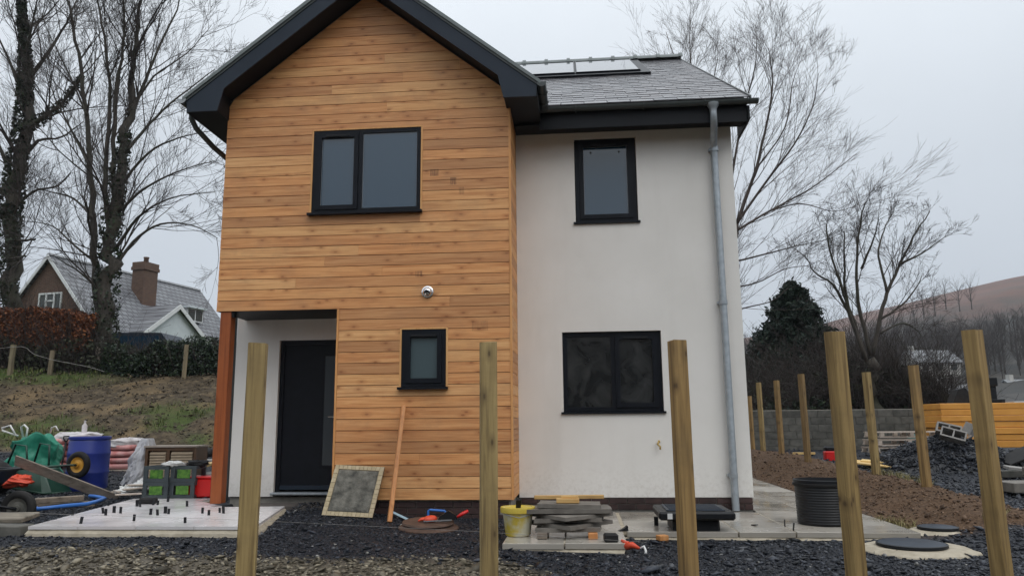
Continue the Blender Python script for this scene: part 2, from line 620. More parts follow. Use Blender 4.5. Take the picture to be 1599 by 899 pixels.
def add_stains(m, boxes, colour):
    """old marks in the timber: small soft-edged patches at fixed places"""
    nt = m.node_tree
    b = nt.nodes['Principled BSDF']
    src = b.inputs['Base Color'].links[0].from_socket
    g = nd(nt, 'ShaderNodeNewGeometry')
    sp = nd(nt, 'ShaderNodeSeparateXYZ')
    nt.links.new(g.outputs['Position'], sp.inputs[0])
    streak = noise(nt, pos_vec(nt, (40, 40, 5)), 1.0, 4)
    col = src
    for (x0, x1, z0, z1, k) in boxes:
        dx = mth(nt, 'ABSOLUTE', mth(nt, 'SUBTRACT', sp.outputs[0], (x0 + x1) / 2))
        dz = mth(nt, 'ABSOLUTE', mth(nt, 'SUBTRACT', sp.outputs[2], (z0 + z1) / 2))
        mx_ = mth(nt, 'LESS_THAN', dx, (x1 - x0) / 2)
        mz_ = mth(nt, 'LESS_THAN', dz, (z1 - z0) / 2)
        f = mth(nt, 'MULTIPLY', mth(nt, 'MULTIPLY', mx_, mz_), mth(nt, 'MULTIPLY', ramp_val(nt, streak, .3, .6), k))
        col = mixc(nt, f, col, colour)
    nt.links.new(col, b.inputs['Base Color'])


add_stains(M['clad'], [(-1.84, -1.73, 4.33, 4.42, .7), (-1.58, -1.50, 4.205, 4.30, .75), (-1.47, -1.40, 4.07, 4.17, .35), (-2.02, -1.93, 3.02, 3.09, .6), (-2.25, -1.70, 3.42, 3.45, .3), (-1.30, -1.10, 2.32, 2.44, .3)], (0.12, 0.045, 0.022))


def bark_mat(name, a, bcol, moss=None):
    m, nt, b = newmat(name)
    v = pos_vec(nt, (3, 3, 0.7), 0, 'pos')
    f = noise(nt, v, 3, 6, 0.6)
    col = ramp(nt, f, [(0.3, a), (0.7, bcol)])
    if moss:
        col = mixc(nt, mth(nt, 'MULTIPLY', ramp_val(nt, noise(nt, pos_vec(nt), 0.8, 4), 0.45, 0.65), 0.7), col, moss)
    nt.links.new(col, b.inputs['Base Color'])
    b.inputs['Roughness'].default_value = 0.85
    bump(nt, b, f, 0.6, 0.03)
    return m


M['bark'] = bark_mat('wet bark', (0.028, 0.024, 0.019), (0.075, 0.063, 0.05), (0.04, 0.045, 0.022))
M['twig'] = bark_mat('twig bark', (0.028, 0.022, 0.019), (0.06, 0.047, 0.04))
M['birch'] = bark_mat('birch twig', (0.055, 0.042, 0.036), (0.10, 0.078, 0.065))


def leaf_mat(name, stops, rough=0.55, spec=0.3):
    m, nt, b = newmat(name)
    a = nd(nt, 'ShaderNodeNewGeometry')
    col = ramp(nt, a.outputs['Random Per Island'], stops)
    nt.links.new(col, b.inputs['Base Color'])
    b.inputs['Roughness'].default_value = rough
    b.inputs['Specular IOR Level'].default_value = spec
    return m


M['beech'] = leaf_mat('dead beech leaf', [(0, (0.05, 0.016, 0.008)), (0.4, (0.14, 0.042, 0.016)), (0.75, (0.23, 0.075, 0.026)), (1, (0.30, 0.12, 0.045))])
M['laurel'] = leaf_mat('evergreen leaf', [(0, (0.008, 0.016, 0.010)), (0.6, (0.018, 0.034, 0.017)), (1, (0.045, 0.07, 0.032))], 0.4)
M['conifer'] = leaf_mat('conifer spray', [(0, (0.006, 0.015, 0.011)), (0.6, (0.014, 0.030, 0.019)), (1, (0.026, 0.048, 0.028))], 0.6)
M['ivy'] = leaf_mat('ivy leaf', [(0, (0.008, 0.014, 0.007)), (0.6, (0.02, 0.033, 0.015)), (1, (0.04, 0.06, 0.028))], 0.4)
M['bramble'] = leaf_mat('bramble leaf', [(0, (0.016, 0.020, 0.012)), (0.6, (0.035, 0.042, 0.022)), (1, (0.075, 0.08, 0.042))], 0.6)
M['grass'] = leaf_mat('grass blade', [(0, (0.035, 0.05, 0.012)), (0.6, (0.075, 0.12, 0.022)), (1, (0.17, 0.17, 0.06))], 0.6)
M['drygrass'] = leaf_mat('dry grass blade', [(0, (0.12, 0.10, 0.04)), (0.6, (0.22, 0.19, 0.075)), (1, (0.30, 0.27, 0.13))], 0.7)
M['slatechip'] = leaf_mat('slate chip', [(0, (0.004, 0.006, 0.009)), (0.5, (0.016, 0.019, 0.027)), (0.9, (0.040, 0.046, 0.060)), (0.985, (0.09, 0.095, 0.105)), (1, (0.36, 0.35, 0.32))], 0.36)
M['mudstone'] = leaf_mat('muddy stone', [(0, (0.035, 0.03, 0.02)), (0.45, (0.125, 0.107, 0.077)), (0.85, (0.25, 0.22, 0.162)), (0.985, (0.28, 0.245, 0.18)), (1, (0.42, 0.37, 0.26))], 0.55)
M['clod'] = leaf_mat('soil clod', [(0, (0.045, 0.026, 0.015)), (0.6, (0.12, 0.072, 0.044)), (1, (0.21, 0.135, 0.085))], 0.7)
M['bankclod'] = leaf_mat('bank clod', [(0, (0.022, 0.017, 0.012)), (0.5, (0.06, 0.046, 0.030)), (0.9, (0.12, 0.095, 0.06)), (1, (0.24, 0.19, 0.12))], 0.7)


def slate_roof_mat():
    m, nt, b = newmat('wet roof slate')
    v = pos_vec(nt, (1, 1, 1), 9.0, 'obj')
    f = noise(nt, v, 5, 5)
    oi = nd(nt, 'ShaderNodeObjectInfo')
    col = ramp(nt, oi.outputs['Random'], [(0, (0.045, 0.042, 0.050)), (0.5, (0.075, 0.070, 0.080)), (1, (0.12, 0.108, 0.112))])
    col = mixc(nt, mth(nt, 'MULTIPLY', f, 0.5), col, (0.05, 0.05, 0.058))
    nt.links.new(col, b.inputs['Base Color'])
    r = nd(nt, 'ShaderNodeMapRange')
    r.inputs['To Min'].default_value = 0.12; r.inputs['To Max'].default_value = 0.36
    nt.links.new(f, r.inputs['Value'])
    nt.links.new(r.outputs[0], b.inputs['Roughness'])
    bump(nt, b, noise(nt, v, 14, 4), 0.3, 0.006)
    return m


M['slate'] = slate_roof_mat()
M['ridge'] = pm('grey ridge tile', (0.12, 0.145, 0.145), (0.19, 0.22, 0.22), 5, 0.4, 0.1)
M['anth'] = pm('anthracite board', (0.015, 0.024, 0.038), (0.022, 0.032, 0.048), 3, 0.42, 0.04, spec=0.25)
M['soffit'] = pm('black soffit board', (0.005, 0.006, 0.009), (0.008, 0.010, 0.013), 3, 0.5, 0.04, spec=0.2)
M['frame'] = pm('anthracite frame', (0.004, 0.0055, 0.009), (0.007, 0.009, 0.014), 8, 0.42, 0.03, spec=0.2)
M['gutter'] = pm('dark gutter', (0.045, 0.055, 0.055), (0.07, 0.08, 0.08), 4, 0.35, 0.03)
M['galv'] = pm('galvanised steel', (0.30, 0.34, 0.37), (0.42, 0.46, 0.49), 14, 0.42, 0.05, metal=0.55)
M['gutter_l'] = pm('light gutter cap', (0.30, 0.33, 0.35), (0.38, 0.41, 0.43), 6, 0.4, 0.05)
M['chrome'] = pm('polished steel', (0.75, 0.76, 0.78), (0.82, 0.83, 0.84), 4, 0.12, 0.0, metal=1.0)
M['black'] = pm('black plastic', (0.006, 0.007, 0.009), (0.011, 0.012, 0.014), 6, 0.42, 0.05, spec=0.3)
M['rubber'] = pm('black rubber', (0.012, 0.012, 0.013), (0.024, 0.023, 0.022), 9, 0.7, 0.1, spec=0.25)
M['membrane'] = pm('black membrane', (0.012, 0.010, 0.008), (0.02, 0.017, 0.014), 3, 0.8, 0.0)
M['brick'] = pm('plum engineering brick', (0.030, 0.016, 0.015), (0.058, 0.030, 0.027), 7, 0.5, 0.25, 0.003, var=0.5)
M['mortar'] = pm('grey mortar', (0.20, 0.19, 0.165), (0.28, 0.265, 0.235), 14, 0.9, 0.3, coord='pos')
M['bedmortar'] = pm('sand cement bed', (0.30, 0.26, 0.19), (0.46, 0.41, 0.32), 9, 0.8, 0.5, 0.01, coord='pos')
M['plinthdark'] = pm('dark plinth block', (0.06, 0.05, 0.045), (0.10, 0.09, 0.08), 9, 0.9, 0.3, coord='pos')  # dark grey-brown block of the entrance step, lightly mottled


def glass_mat(name, base, rough=0.04, ior=1.75, haze=None):
    m, nt, b = newmat(name)
    v = pos_vec(nt, (1, 1, 1), 0, 'pos')
    if haze:
        f = noise(nt, v, 3.0, 5, 0.6, 1.0)
        col = ramp(nt, f, [(0.4, base), (0.75, haze)])
        nt.links.new(col, b.inputs['Base Color'])
    else:
        b.inputs['Base Color'].default_value = (*base, 1)
    b.inputs['Roughness'].default_value = rough
    b.inputs['IOR'].default_value = ior
    bump(nt, b, noise(nt, v, 1.3, 2), 0.03, 0.01)
    return m


M['pane'] = glass_mat('window pane', (0.010, 0.042, 0.078), 0.03, 1.85)
M['pane_dusty'] = glass_mat('dusty window pane', (0.006, 0.007, 0.008), 0.08, 1.5, (0.055, 0.058, 0.058))
M['pane_frost'] = glass_mat('obscured pane', (0.055, 0.085, 0.095), 0.35, 1.5)
M['pane_door'] = glass_mat('door pane', (0.040, 0.050, 0.060), 0.10, 1.6)
M['solarglass'] = glass_mat('solar glass', (0.02, 0.022, 0.03), 0.02, 2.3)
M['spacer'] = pm('pane spacer', (0.22, 0.25, 0.28), (0.28, 0.31, 0.34), 5, 0.4, 0.0)


def paving_mat(name, stops, r0, r1, tint=0.5):
    m, nt, b = newmat(name)
    v = pos_vec(nt, (1, 1, 1), 0, 'pos')
    f = noise(nt, v, 2.3, 5)
    oi = nd(nt, 'ShaderNodeObjectInfo')
    col = ramp(nt, oi.outputs['Random'], stops)
    col = mixc(nt, mth(nt, 'MULTIPLY', f, tint), col, tuple(c * 0.6 for c in stops[0][1]))
    nt.links.new(col, b.inputs['Base Color'])
    w = noise(nt, v, 1.1, 4, 0.6)
    r = nd(nt, 'ShaderNodeMapRange')
    r.inputs['From Min'].default_value = 0.35; r.inputs['From Max'].default_value = 0.65
    r.inputs['To Min'].default_value = r0; r.inputs['To Max'].default_value = r1
    nt.links.new(w, r.inputs['Value'])
    nt.links.new(r.outputs[0], b.inputs['Roughness'])
    bump(nt, b, noise(nt, v, 30, 4), 0.12, 0.004)
    return m


M['pave'] = paving_mat('wet stone paving', [(0, (0.30, 0.272, 0.228)), (0.5, (0.40, 0.37, 0.32)), (1, (0.50, 0.465, 0.41))], 0.08, 0.40)
M['patio'] = paving_mat('pale porcelain slab', [(0, (0.62, 0.60, 0.60)), (0.5, (0.68, 0.66, 0.66)), (1, (0.70, 0.64, 0.63))], 0.12, 0.35, 0.12)
M['slabgrey'] = pm('grey paving slab', (0.12, 0.108, 0.093), (0.20, 0.182, 0.158), 7, 0.5, 0.25, 0.004, rough2=0.75, var=0.3)
M['concrete'] = pm('concrete block', (0.06, 0.06, 0.052), (0.125, 0.12, 0.105), 6, 0.9, 0.4, 0.01, var=0.4)
M['concrete_l'] = pm('pale concrete', (0.22, 0.21, 0.20), (0.32, 0.31, 0.29), 7, 0.85, 0.3, 0.006, var=0.2)
M['blue'] = pm('blue drum plastic', (0.012, 0.028, 0.20), (0.018, 0.038, 0.27), 3, 0.38, 0.05)
M['bluepipe'] = pm('blue water pipe', (0.03, 0.14, 0.48), (0.045, 0.19, 0.58), 4, 0.4, 0.0)
M['green'] = pm('green woven bag', (0.014, 0.18, 0.115), (0.025, 0.27, 0.175), 9, 0.5, 0.3, 0.01)
M['greenpaint'] = pm('dark green paint', (0.010, 0.045, 0.028), (0.016, 0.062, 0.040), 6, 0.45, 0.1)
M['greenlabel'] = pm('bright green label', (0.02, 0.09, 0.012), (0.13, 0.29, 0.04), 22, 0.45, 0.0)
M['pinkbag'] = pm('pink plastic sack', (0.50, 0.13, 0.12), (0.68, 0.42, 0.40), 7, 0.35, 0.3, 0.01)
M['whitewrap'] = pm('white polythene', (0.52, 0.47, 0.47), (0.72, 0.69, 0.70), 5, 0.3, 0.4, 0.015)
M['whitesack'] = pm('translucent white sack', (0.42, 0.42, 0.44), (0.60, 0.60, 0.62), 6, 0.35, 0.6, 0.02)
M['white'] = pm('white plastic', (0.62, 0.62, 0.60), (0.75, 0.75, 0.73), 5, 0.4, 0.1)
M['red'] = pm('red plastic', (0.55, 0.012, 0.012), (0.68, 0.02, 0.018), 4, 0.35, 0.05)
M['redorange'] = pm('orange red sheet', (0.62, 0.055, 0.02), (0.75, 0.09, 0.035), 7, 0.45, 0.3, 0.01)
M['wheel_y'] = pm('yellow wheel rim', (0.50, 0.25, 0.03), (0.62, 0.33, 0.05), 5, 0.45, 0.1)
M['crate'] = pm('grey plastic crate', (0.035, 0.045, 0.05), (0.06, 0.075, 0.08), 6, 0.5, 0.1)
M['steel'] = pm('grey steel', (0.25, 0.26, 0.27), (0.36, 0.37, 0.38), 8, 0.4, 0.1, metal=0.6)
M['rust'] = pm('rusty steel', (0.045, 0.025, 0.016), (0.11, 0.06, 0.04), 9, 0.7, 0.4, 0.006)
M['cyan'] = pm('pale blue straightedge', (0.36, 0.52, 0.62), (0.46, 0.62, 0.70), 5, 0.4, 0.0)
M['bucket'] = pm('mortar stained yellow bucket', (0.62, 0.60, 0.46), (0.60, 0.46, 0.06), 4.0, 0.55, 0.3, 0.004, lo=0.46, hi=0.58)
M['bucketrim'] = pm('yellow bucket rim', (0.52, 0.38, 0.04), (0.62, 0.48, 0.08), 7, 0.5, 0.2)
M['mortarboard'] = pm('dried mortar on board', (0.035, 0.034, 0.028), (0.20, 0.19, 0.16), 9, 0.8, 0.9, 0.02, detail=8)
M['meshtan'] = pm('tan mesh backing', (0.36, 0.29, 0.17), (0.50, 0.41, 0.27), 14, 0.7, 0.3)
M['meshjoint'] = pm('joint of mesh backing', (0.14, 0.11, 0.07), (0.2, 0.16, 0.1), 14, 0.8, 0.2)
M['yellowfoam'] = pm('ochre pipe lagging', (0.38, 0.25, 0.06), (0.48, 0.33, 0.10), 7, 0.7, 0.2)
M['teal'] = pm('teal tarpaulin', (0.06, 0.17, 0.16), (0.12, 0.27, 0.25), 6, 0.5, 0.4, 0.02)
M['brickwall'] = None
M['oldroof'] = None
M['whitepaint'] = pm('white painted board', (0.66, 0.68, 0.68), (0.76, 0.78, 0.78), 3, 0.5, 0.05)
M['palepaint'] = pm('pale boarding', (0.56, 0.62, 0.64), (0.64, 0.70, 0.72), 3, 0.6, 0.05)
M['curtain'] = glass_mat('old window pane', (0.05, 0.06, 0.055), 0.06, 1.5)
M['farwall'] = pm('pale far render', (0.45, 0.44, 0.41), (0.55, 0.54, 0.50), 0.8, 0.9, 0.0)
M['farroof'] = pm('far slate roof', (0.20, 0.21, 0.22), (0.27, 0.28, 0.29), 0.8, 0.5, 0.0)


def brick_tex_mat(name, c1, c2, mort, scale, bw, bh, msize, rough=0.85, coord_swap='xz', rot=0.0):
    m, nt, b = newmat(name)
    tcn = nd(nt, 'ShaderNodeTexCoord')
    s = nd(nt, 'ShaderNodeSeparateXYZ')
    nt.links.new(tcn.outputs['Object'], s.inputs[0])
    c = nd(nt, 'ShaderNodeCombineXYZ')
    if coord_swap == 'xz':
        sm = mth(nt, 'ADD', s.outputs[0], s.outputs[1])
        nt.links.new(sm, c.inputs[0]); nt.links.new(s.outputs[2], c.inputs[1])
    elif coord_swap == 'yz':
        nt.links.new(s.outputs[1], c.inputs[0]); nt.links.new(s.outputs[2], c.inputs[1])
    bt = nd(nt, 'ShaderNodeTexBrick')
    bt.inputs['Color1'].default_value = (*c1, 1)
    bt.inputs['Color2'].default_value = (*c2, 1)
    bt.inputs['Mortar'].default_value = (*mort, 1)
    bt.inputs['Scale'].default_value = scale
    bt.inputs['Brick Width'].default_value = bw
    bt.inputs['Row Height'].default_value = bh
    bt.inputs['Mortar Size'].default_value = msize
    nt.links.new(c.outputs[0], bt.inputs['Vector'])
    v = pos_vec(nt)
    col = mixc(nt, mth(nt, 'MULTIPLY', ramp_val(nt, noise(nt, v, 0.7, 4), 0.45, 0.7), 0.45), bt.outputs['Color'], tuple(x * 0.5 for x in c1))
    nt.links.new(col, b.inputs['Base Color'])
    b.inputs['Roughness'].default_value = rough
    bump(nt, b, bt.outputs['Fac'], -0.3, 0.01)
    return m


M['brickwall'] = brick_tex_mat('old brown brickwork', (0.125, 0.066, 0.042), (0.09, 0.046, 0.031), (0.16, 0.13, 0.105), 1.0, 0.225, 0.075, 0.008)
M['oldroof'] = brick_tex_mat('old slate courses', (0.22, 0.23, 0.245), (0.14, 0.145, 0.16), (0.035, 0.035, 0.04), 1.0, 0.42, 0.27, 0.03, 0.5, 'yz')


# ================================================================== THE GROUND
def ground_mat():
    m, nt, b = newmat('site ground')
    at = nd(nt, 'ShaderNodeAttribute', attribute_name='zone')
    at2 = nd(nt, 'ShaderNodeAttribute', attribute_name='zone2')
    s = nd(nt, 'ShaderNodeSeparateColor'); nt.links.new(at.outputs['Color'], s.inputs[0])
    s2 = nd(nt, 'ShaderNodeSeparateColor'); nt.links.new(at2.outputs['Color'], s2.inputs[0])
    v = pos_vec(nt)
    fine = noise(nt, v, 28, 6, 0.65)
    mid = noise(nt, v, 5, 5, 0.6)
    big = noise(nt, v, 0.6, 4, 0.6)
    slate = ramp(nt, fine, [(0.3, (0.006, 0.007, 0.010)), (0.55, (0.018, 0.020, 0.027)), (0.75, (0.04, 0.045, 0.055))])
    mud = ramp(nt, fine, [(0.3, (0.045, 0.038, 0.027)), (0.55, (0.15, 0.128, 0.092)), (0.75, (0.26, 0.225, 0.166))])
    mud = mixc(nt, mth(nt, 'MULTIPLY', big, 0.5), mud, slate)
    soil = ramp(nt, fine, [(0.3, (0.045, 0.026, 0.015)), (0.55, (0.115, 0.07, 0.042)), (0.75, (0.19, 0.12, 0.075))])
    bank = ramp(nt, mid, [(0.3, (0.030, 0.023, 0.015)), (0.52, (0.075, 0.057, 0.037)), (0.7, (0.15, 0.115, 0.07))])
    bank = mixc(nt, ramp_val(nt, big, 0.5, 0.68), bank, ramp(nt, fine, [(0.3, (0.07, 0.05, 0.03)), (0.7, (0.27, 0.19, 0.10))]))
    grass = ramp(nt, fine, [(0.3, (0.030, 0.045, 0.012)), (0.7, (0.085, 0.125, 0.03))])
    col = mixc(nt, s.outputs[0], slate, mud)
    col = mixc(nt, s.outputs[1], col, soil)
    col = mixc(nt, s.outputs[2], col, bank)
    gm = mth(nt, 'MULTIPLY', s2.outputs[0], ramp_val(nt, mid, 0.32, 0.5))
    col = mixc(nt, gm, col, grass)
    # far hillsides: bracken above, dull wood floor below
    far1 = noise(nt, pos_vec(nt, (0.02, 0.02, 0.05)), 1.4, 8, 0.7)
    brk = ramp(nt, far1, [(0.32, (0.05, 0.036, 0.022)), (0.48, (0.095, 0.043, 0.027)), (0.6, (0.125, 0.052, 0.033)), (0.72, (0.075, 0.055, 0.032))])
    flo = ramp(nt, noise(nt, pos_vec(nt, (0.1, 0.1, 0.1)), 1.2, 6, 0.65), [(0.38, (0.010, 0.011, 0.009)), (0.52, (0.026, 0.023, 0.018)), (0.66, (0.05, 0.042, 0.032))])
    gp = nd(nt, 'ShaderNodeNewGeometry')
    sz = nd(nt, 'ShaderNodeSeparateXYZ'); nt.links.new(gp.outputs['Position'], sz.inputs[0])
    hz = mth(nt, 'ADD', sz.outputs[2], mth(nt, 'MULTIPLY', mth(nt, 'SUBTRACT', far1, 0.5), 38.0))
    col = mixc(nt, s2.outputs[1], col, mixc(nt, ramp_val(nt, hz, 28, 42), flo, brk))
    nt.links.new(col, b.inputs['Base Color'])
    r = mixc(nt, mth(nt, 'MAXIMUM', s.outputs[1], s.outputs[2]), (0.55, 0.55, 0.55), (0.9, 0.9, 0.9))
    nt.links.new(r, b.inputs['Roughness'])
    b.inputs['Specular IOR Level'].default_value = 0.22
    n = nd(nt, 'ShaderNodeBump'); n.inputs['Strength'].default_value = 0.9; n.inputs['Distance'].default_value = 0.03
    nt.links.new(noise(nt, v, 16, 7, 0.7), n.inputs['Height'])
    nt.links.new(n.outputs[0], b.inputs['Normal'])
    return m


def grid_axis(a, b, fine, lo, hi, grow=1.12):
    c = list(np.arange(a, b, fine))
    x, s = b, fine
    up = []
    while x < hi:
        up.append(x); s *= grow; x += s
    up.append(hi)
    x, s = a, fine
    dn = []
    while True:
        s *= grow; x -= s
        if x <= lo:
            break
        dn.append(x)
    dn.append(lo)
    return np.array(dn[::-1] + c + up)


gx = grid_axis(-8.5, 8.5, 0.07, -590, 590, 1.10)
gy = grid_axis(-4.6, 5.0, 0.07, -590, 590, 1.045)
GX, GY = np.meshgrid(gx, gy)
GZ = ground_z(GX.ravel(), GY.ravel())
nx, ny = len(gx), len(gy)
ii = np.arange(nx * ny).reshape(ny, nx)
GF = np.stack([ii[:-1, :-1].ravel(), ii[:-1, 1:].ravel(), ii[1:, 1:].ravel(), ii[1:, :-1].ravel()], 1)
mud, soilw, bankw, grassw, farw = zone_w(GX.ravel(), GY.ravel())
one = np.ones_like(mud)
# keep the sheet under the house floor and the paving
X_, Y_ = GX.ravel(), GY.ravel()
under = (X_ > -4.6) & (X_ < 2.1) & (Y_ > 0.1) & (Y_ < 11.4)
GZ = np.where(under, np.minimum(GZ, 0.02), GZ)
pav = ((X_ > -0.8) & (X_ < 3.4) & (Y_ > -1.1) & (Y_ < 8.3)) | ((X_ > -0.8) & (X_ < 0.45) & (Y_ > -1.85) & (Y_ < 0))
GZ = np.where(pav, np.minimum(GZ, 0.015), GZ)
pat = (X_ > -6.2) & (X_ < -3.2) & (Y_ > -1.75) & (Y_ < 1.1)
GZ = np.where(pat, np.minimum(GZ, 0.165), GZ)
ground = npmesh('ground', np.stack([X_, Y_, GZ], 1), GF, ground_mat(), True,
                cols={'zone': np.stack([mud, soilw, bankw, one], 1), 'zone2': np.stack([grassw, farw, one, one], 1)})
tag(ground, kind='structure')

# ------------------------------------------------------------------ paving round the house
PZ = 0.085
PT = 0.055
JG = 0.014


def lumpy_bed(name, poly, z0, z1, parent=None, mat='bedmortar', amp=0.05, seed=1, out=0.035):
    """a bed of mortar with a ragged skirt following a polygon"""
    pts = []
    n = len(poly)
    for i in range(n):
        a = Vector((*poly[i], 0)); b2 = Vector((*poly[(i + 1) % n], 0))
        L = (b2 - a).length
        k = max(2, int(L / 0.06))
        for j in range(k):
            pts.append(a.lerp(b2, j / k))
    cen = sum(pts, Vector((0, 0, 0))) / len(pts)
    rnd = random.Random(seed)
    top, bot = [], []
    for p in pts:
        dv = (p - cen).normalized()
        w = float(fbm(np.array([p.x * 5]), np.array([p.y * 5]), seed, 4)[0])
        top.append(p + dv * (out * 0.25 + amp * 0.3 * w))
        bot.append(p + dv * (out + amp * (w + 0.35)))
    b = MB()
    k = len(pts)
    vs = [(p.x, p.y, z1) for p in top] + [(p.x, p.y, (z0 + z1) / 2 + 0.008 * rnd.random()) for p in [t.lerp(q, 0.75) for t, q in zip(top, bot)]] + [(p.x, p.y, z0) for p in bot]
    fs = [tuple(range(k))]
    for r in range(2):
        fs += [(r * k + i, (r + 1) * k + i, (r + 1) * k + (i + 1) % k, r * k + (i + 1) % k) for i in range(k)]
    b.add(vs, fs)
    return b.build(name, M[mat], parent)


paving = lumpy_bed('paving', [(-0.74, -1.80), (0.40, -1.80), (0.43, -1.02), (3.33, -1.02), (3.33, 8.3), (2.2, 8.3), (2.2, 0.72), (-0.74, 0.72)], -0.02, PZ - PT, None, seed=3)
tag(paving, 'wet stone paving laid along the rendered wall and path', None, None, 'structure')
pj = MB().prism([(-0.72, -1.78), (0.39, -1.78), (0.42, -1.01), (3.32, -1.01), (3.32, 8.26), (2.2, 8.26), (2.2, 0.68), (-0.72, 0.68)], PZ - .04, PZ - .005, 'z')
pj.build('pointing', M['bedmortar'], paving)
slabs_xy = []
xs_front = [0.45, 1.02, 1.58, 2.15]
for i in range(3):
    slabs_xy.append((xs_front[i], xs_front[i + 1], -1.05, -0.17))
    slabs_xy.append((xs_front[i], xs_front[i + 1], -0.17, 0.70))
yy = [-1.05, -0.12, 0.80, 1.68, 2.55, 3.45, 4.35, 5.25, 6.2, 7.2, 8.3]
for j in range(len(yy) - 1):
    for (a, c) in ((2.15, 2.75), (2.75, 3.36)):
        slabs_xy.append((a, c, yy[j], yy[j + 1]))
for (a, c) in ((-0.76, -0.17), (-0.17, 0.42)):
    for (p, q) in ((-1.83, -0.95), (-0.95, -0.12), (-0.12, 0.70)):
        slabs_xy.append((a, c, p, q))
for k, (a, c, p, q) in enumerate(slabs_xy):
    o = MB().bbox(a + JG / 2 - (a + c) / 2, c - JG / 2 - (a + c) / 2, p + JG / 2 - (p + q) / 2, q - JG / 2 - (p + q) / 2, -PT, 0, 0.004)
    me = o.mesh('slab', M['pave'])
    inst('slab', me, TR((a + c) / 2, (p + q) / 2, PZ + random.uniform(-.002, .002), 0, random.uniform(-.003, .003), random.uniform(-.003, .003)), paving)

# ------------------------------------------------------------------ pale patio by the entrance
PAZ = 0.225
pat_poly = [(-5.52, -1.80), (-3.19, -1.78), (-3.60, 0.03), (-4.30, -0.05), (-4.95, 0.62), (-5.0, 1.02), (-6.10, 0.98)]
patio = lumpy_bed('patio', [(p[0] * 0.995 - 0.02, p[1] * 0.985) for p in pat_poly], 0.11, PAZ - 0.03, None, seed=8, out=0.05)
tag(patio, 'pale slab patio being laid in front of the entrance', None, None, 'structure')


def clip_poly(poly, a, b, c):
    """keep a*x+b*y<=c"""
    out = []
    n = len(poly)
    for i in range(n):
        p, q = poly[i], poly[(i + 1) % n]
        dp, dq = a * p[0] + b * p[1] - c, a * q[0] + b * q[1] - c
        if dp <= 0:
            out.append(p)
        if dp * dq < 0:
            t = dp / (dp - dq)
            out.append((p[0] + t * (q[0] - p[0]), p[1] + t * (q[1] - p[1])))
    return out


px_lines = [-6.2, -5.62, -5.0, -4.40, -3.80, -3.1]
for i in range(len(px_lines) - 1):
    off = 0.0 if i % 2 else 0.3
    ycuts = [-2.4 + off, -1.5 + off, -0.6 + off, 0.3 + off, 1.2 + off]
    for j in range(len(ycuts) - 1):
        g = 0.003
        q = list(pat_poly)
        q = clip_poly(q, 1, 0, px_lines[i + 1] - g); q = clip_poly(q, -1, 0, -(px_lines[i] + g)) if len(q) > 2 else []
        q = clip_poly(q, 0, 1, ycuts[j + 1] - g) if len(q) > 2 else []
        q = clip_poly(q, 0, -1, -(ycuts[j] + g)) if len(q) > 2 else []
        if len(q) < 3:
            continue
        ar = abs(sum(q[k][0] * q[(k + 1) % len(q)][1] - q[(k + 1) % len(q)][0] * q[k][1] for k in range(len(q)))) / 2
        if ar < 0.01:
            continue
        MB().prism(q, PAZ - 0.03, PAZ, 'z').build('slab', M['patio'], patio)

# ================================================================== THE NEW HOUSE
HXL, HXC, HXR = -4.594, -0.800, 2.157      # left of cladding, cladding corner, right of render
YR = 0.85                                  # render / entrance wall plane
YB = 11.6
house = thing('house', (-1.2, 0.4, 0.0), 'new two-storey house with cedar-clad gable and pale rendered wall under slate roof', 'house')

BH = 0.137
Z0 = 0.302
SL = (7.184 - 5.375) / (5.02 - 2.715)      # gable slope
APX, APZ = -2.715, 7.184


def gable_top(x):
    return APZ - SL * abs(x - APX)


# cladding: a dark backing wall with every board a piece of its own
cb = MB()
holes = [(-3.42, -1.945, 3.86, 5.02), (-2.20, -1.60, 1.62, 2.365)]
DOOR_R, OH_Z = -3.008, 2.628


def wall_holes(mb, x0, x1, z0, z1, hs_, y, depth, flip=False):
    """wall face in the plane y with rectangular openings and reveals going back by depth"""
    xs = sorted({x0, x1, *[v for h in hs_ for v in h[:2]]})
    zs = sorted({z0, z1, *[v for h in hs_ for v in h[2:]]})
    for i in range(len(xs) - 1):
        for j in range(len(zs) - 1):
            cx, cz = (xs[i] + xs[i + 1]) / 2, (zs[j] + zs[j + 1]) / 2
            if any(h[0] < cx < h[1] and h[2] < cz < h[3] for h in hs_):
                continue
            mb.add([(xs[i], y, zs[j]), (xs[i + 1], y, zs[j]), (xs[i + 1], y, zs[j + 1]), (xs[i], y, zs[j + 1])], [(0, 1, 2, 3)])
    for (a, b, c, d) in hs_:
        y2 = y + depth
        mb.add([(a, y, c), (b, y, c), (b, y2, c), (a, y2, c)], [(0, 1, 2, 3)])
        mb.add([(a, y, d), (b, y, d), (b, y2, d), (a, y2, d)], [(3, 2, 1, 0)])
        mb.add([(a, y, c), (a, y2, c), (a, y2, d), (a, y, d)], [(0, 1, 2, 3)])
        mb.add([(b, y, c), (b, y2, c), (b, y2, d), (b, y, d)], [(3, 2, 1, 0)])


wall_holes(cb, HXL + 0.02, HXC - 0.02, OH_Z + 0.01, 5.3, [holes[0]], 0.022, 0.1)
wall_holes(cb, DOOR_R + 0.01, HXC - 0.02, Z0 + 0.012, OH_Z + 0.01, [holes[1]], 0.022, 0.1)
cb.prism([(HXL + .02, 5.3), (HXC - .02, 5.3), (HXC - .02, gable_top(HXC) - .3), (APX, APZ - .3), (HXL + .02, gable_top(HXL) - .3)], 0.022, 0.05)
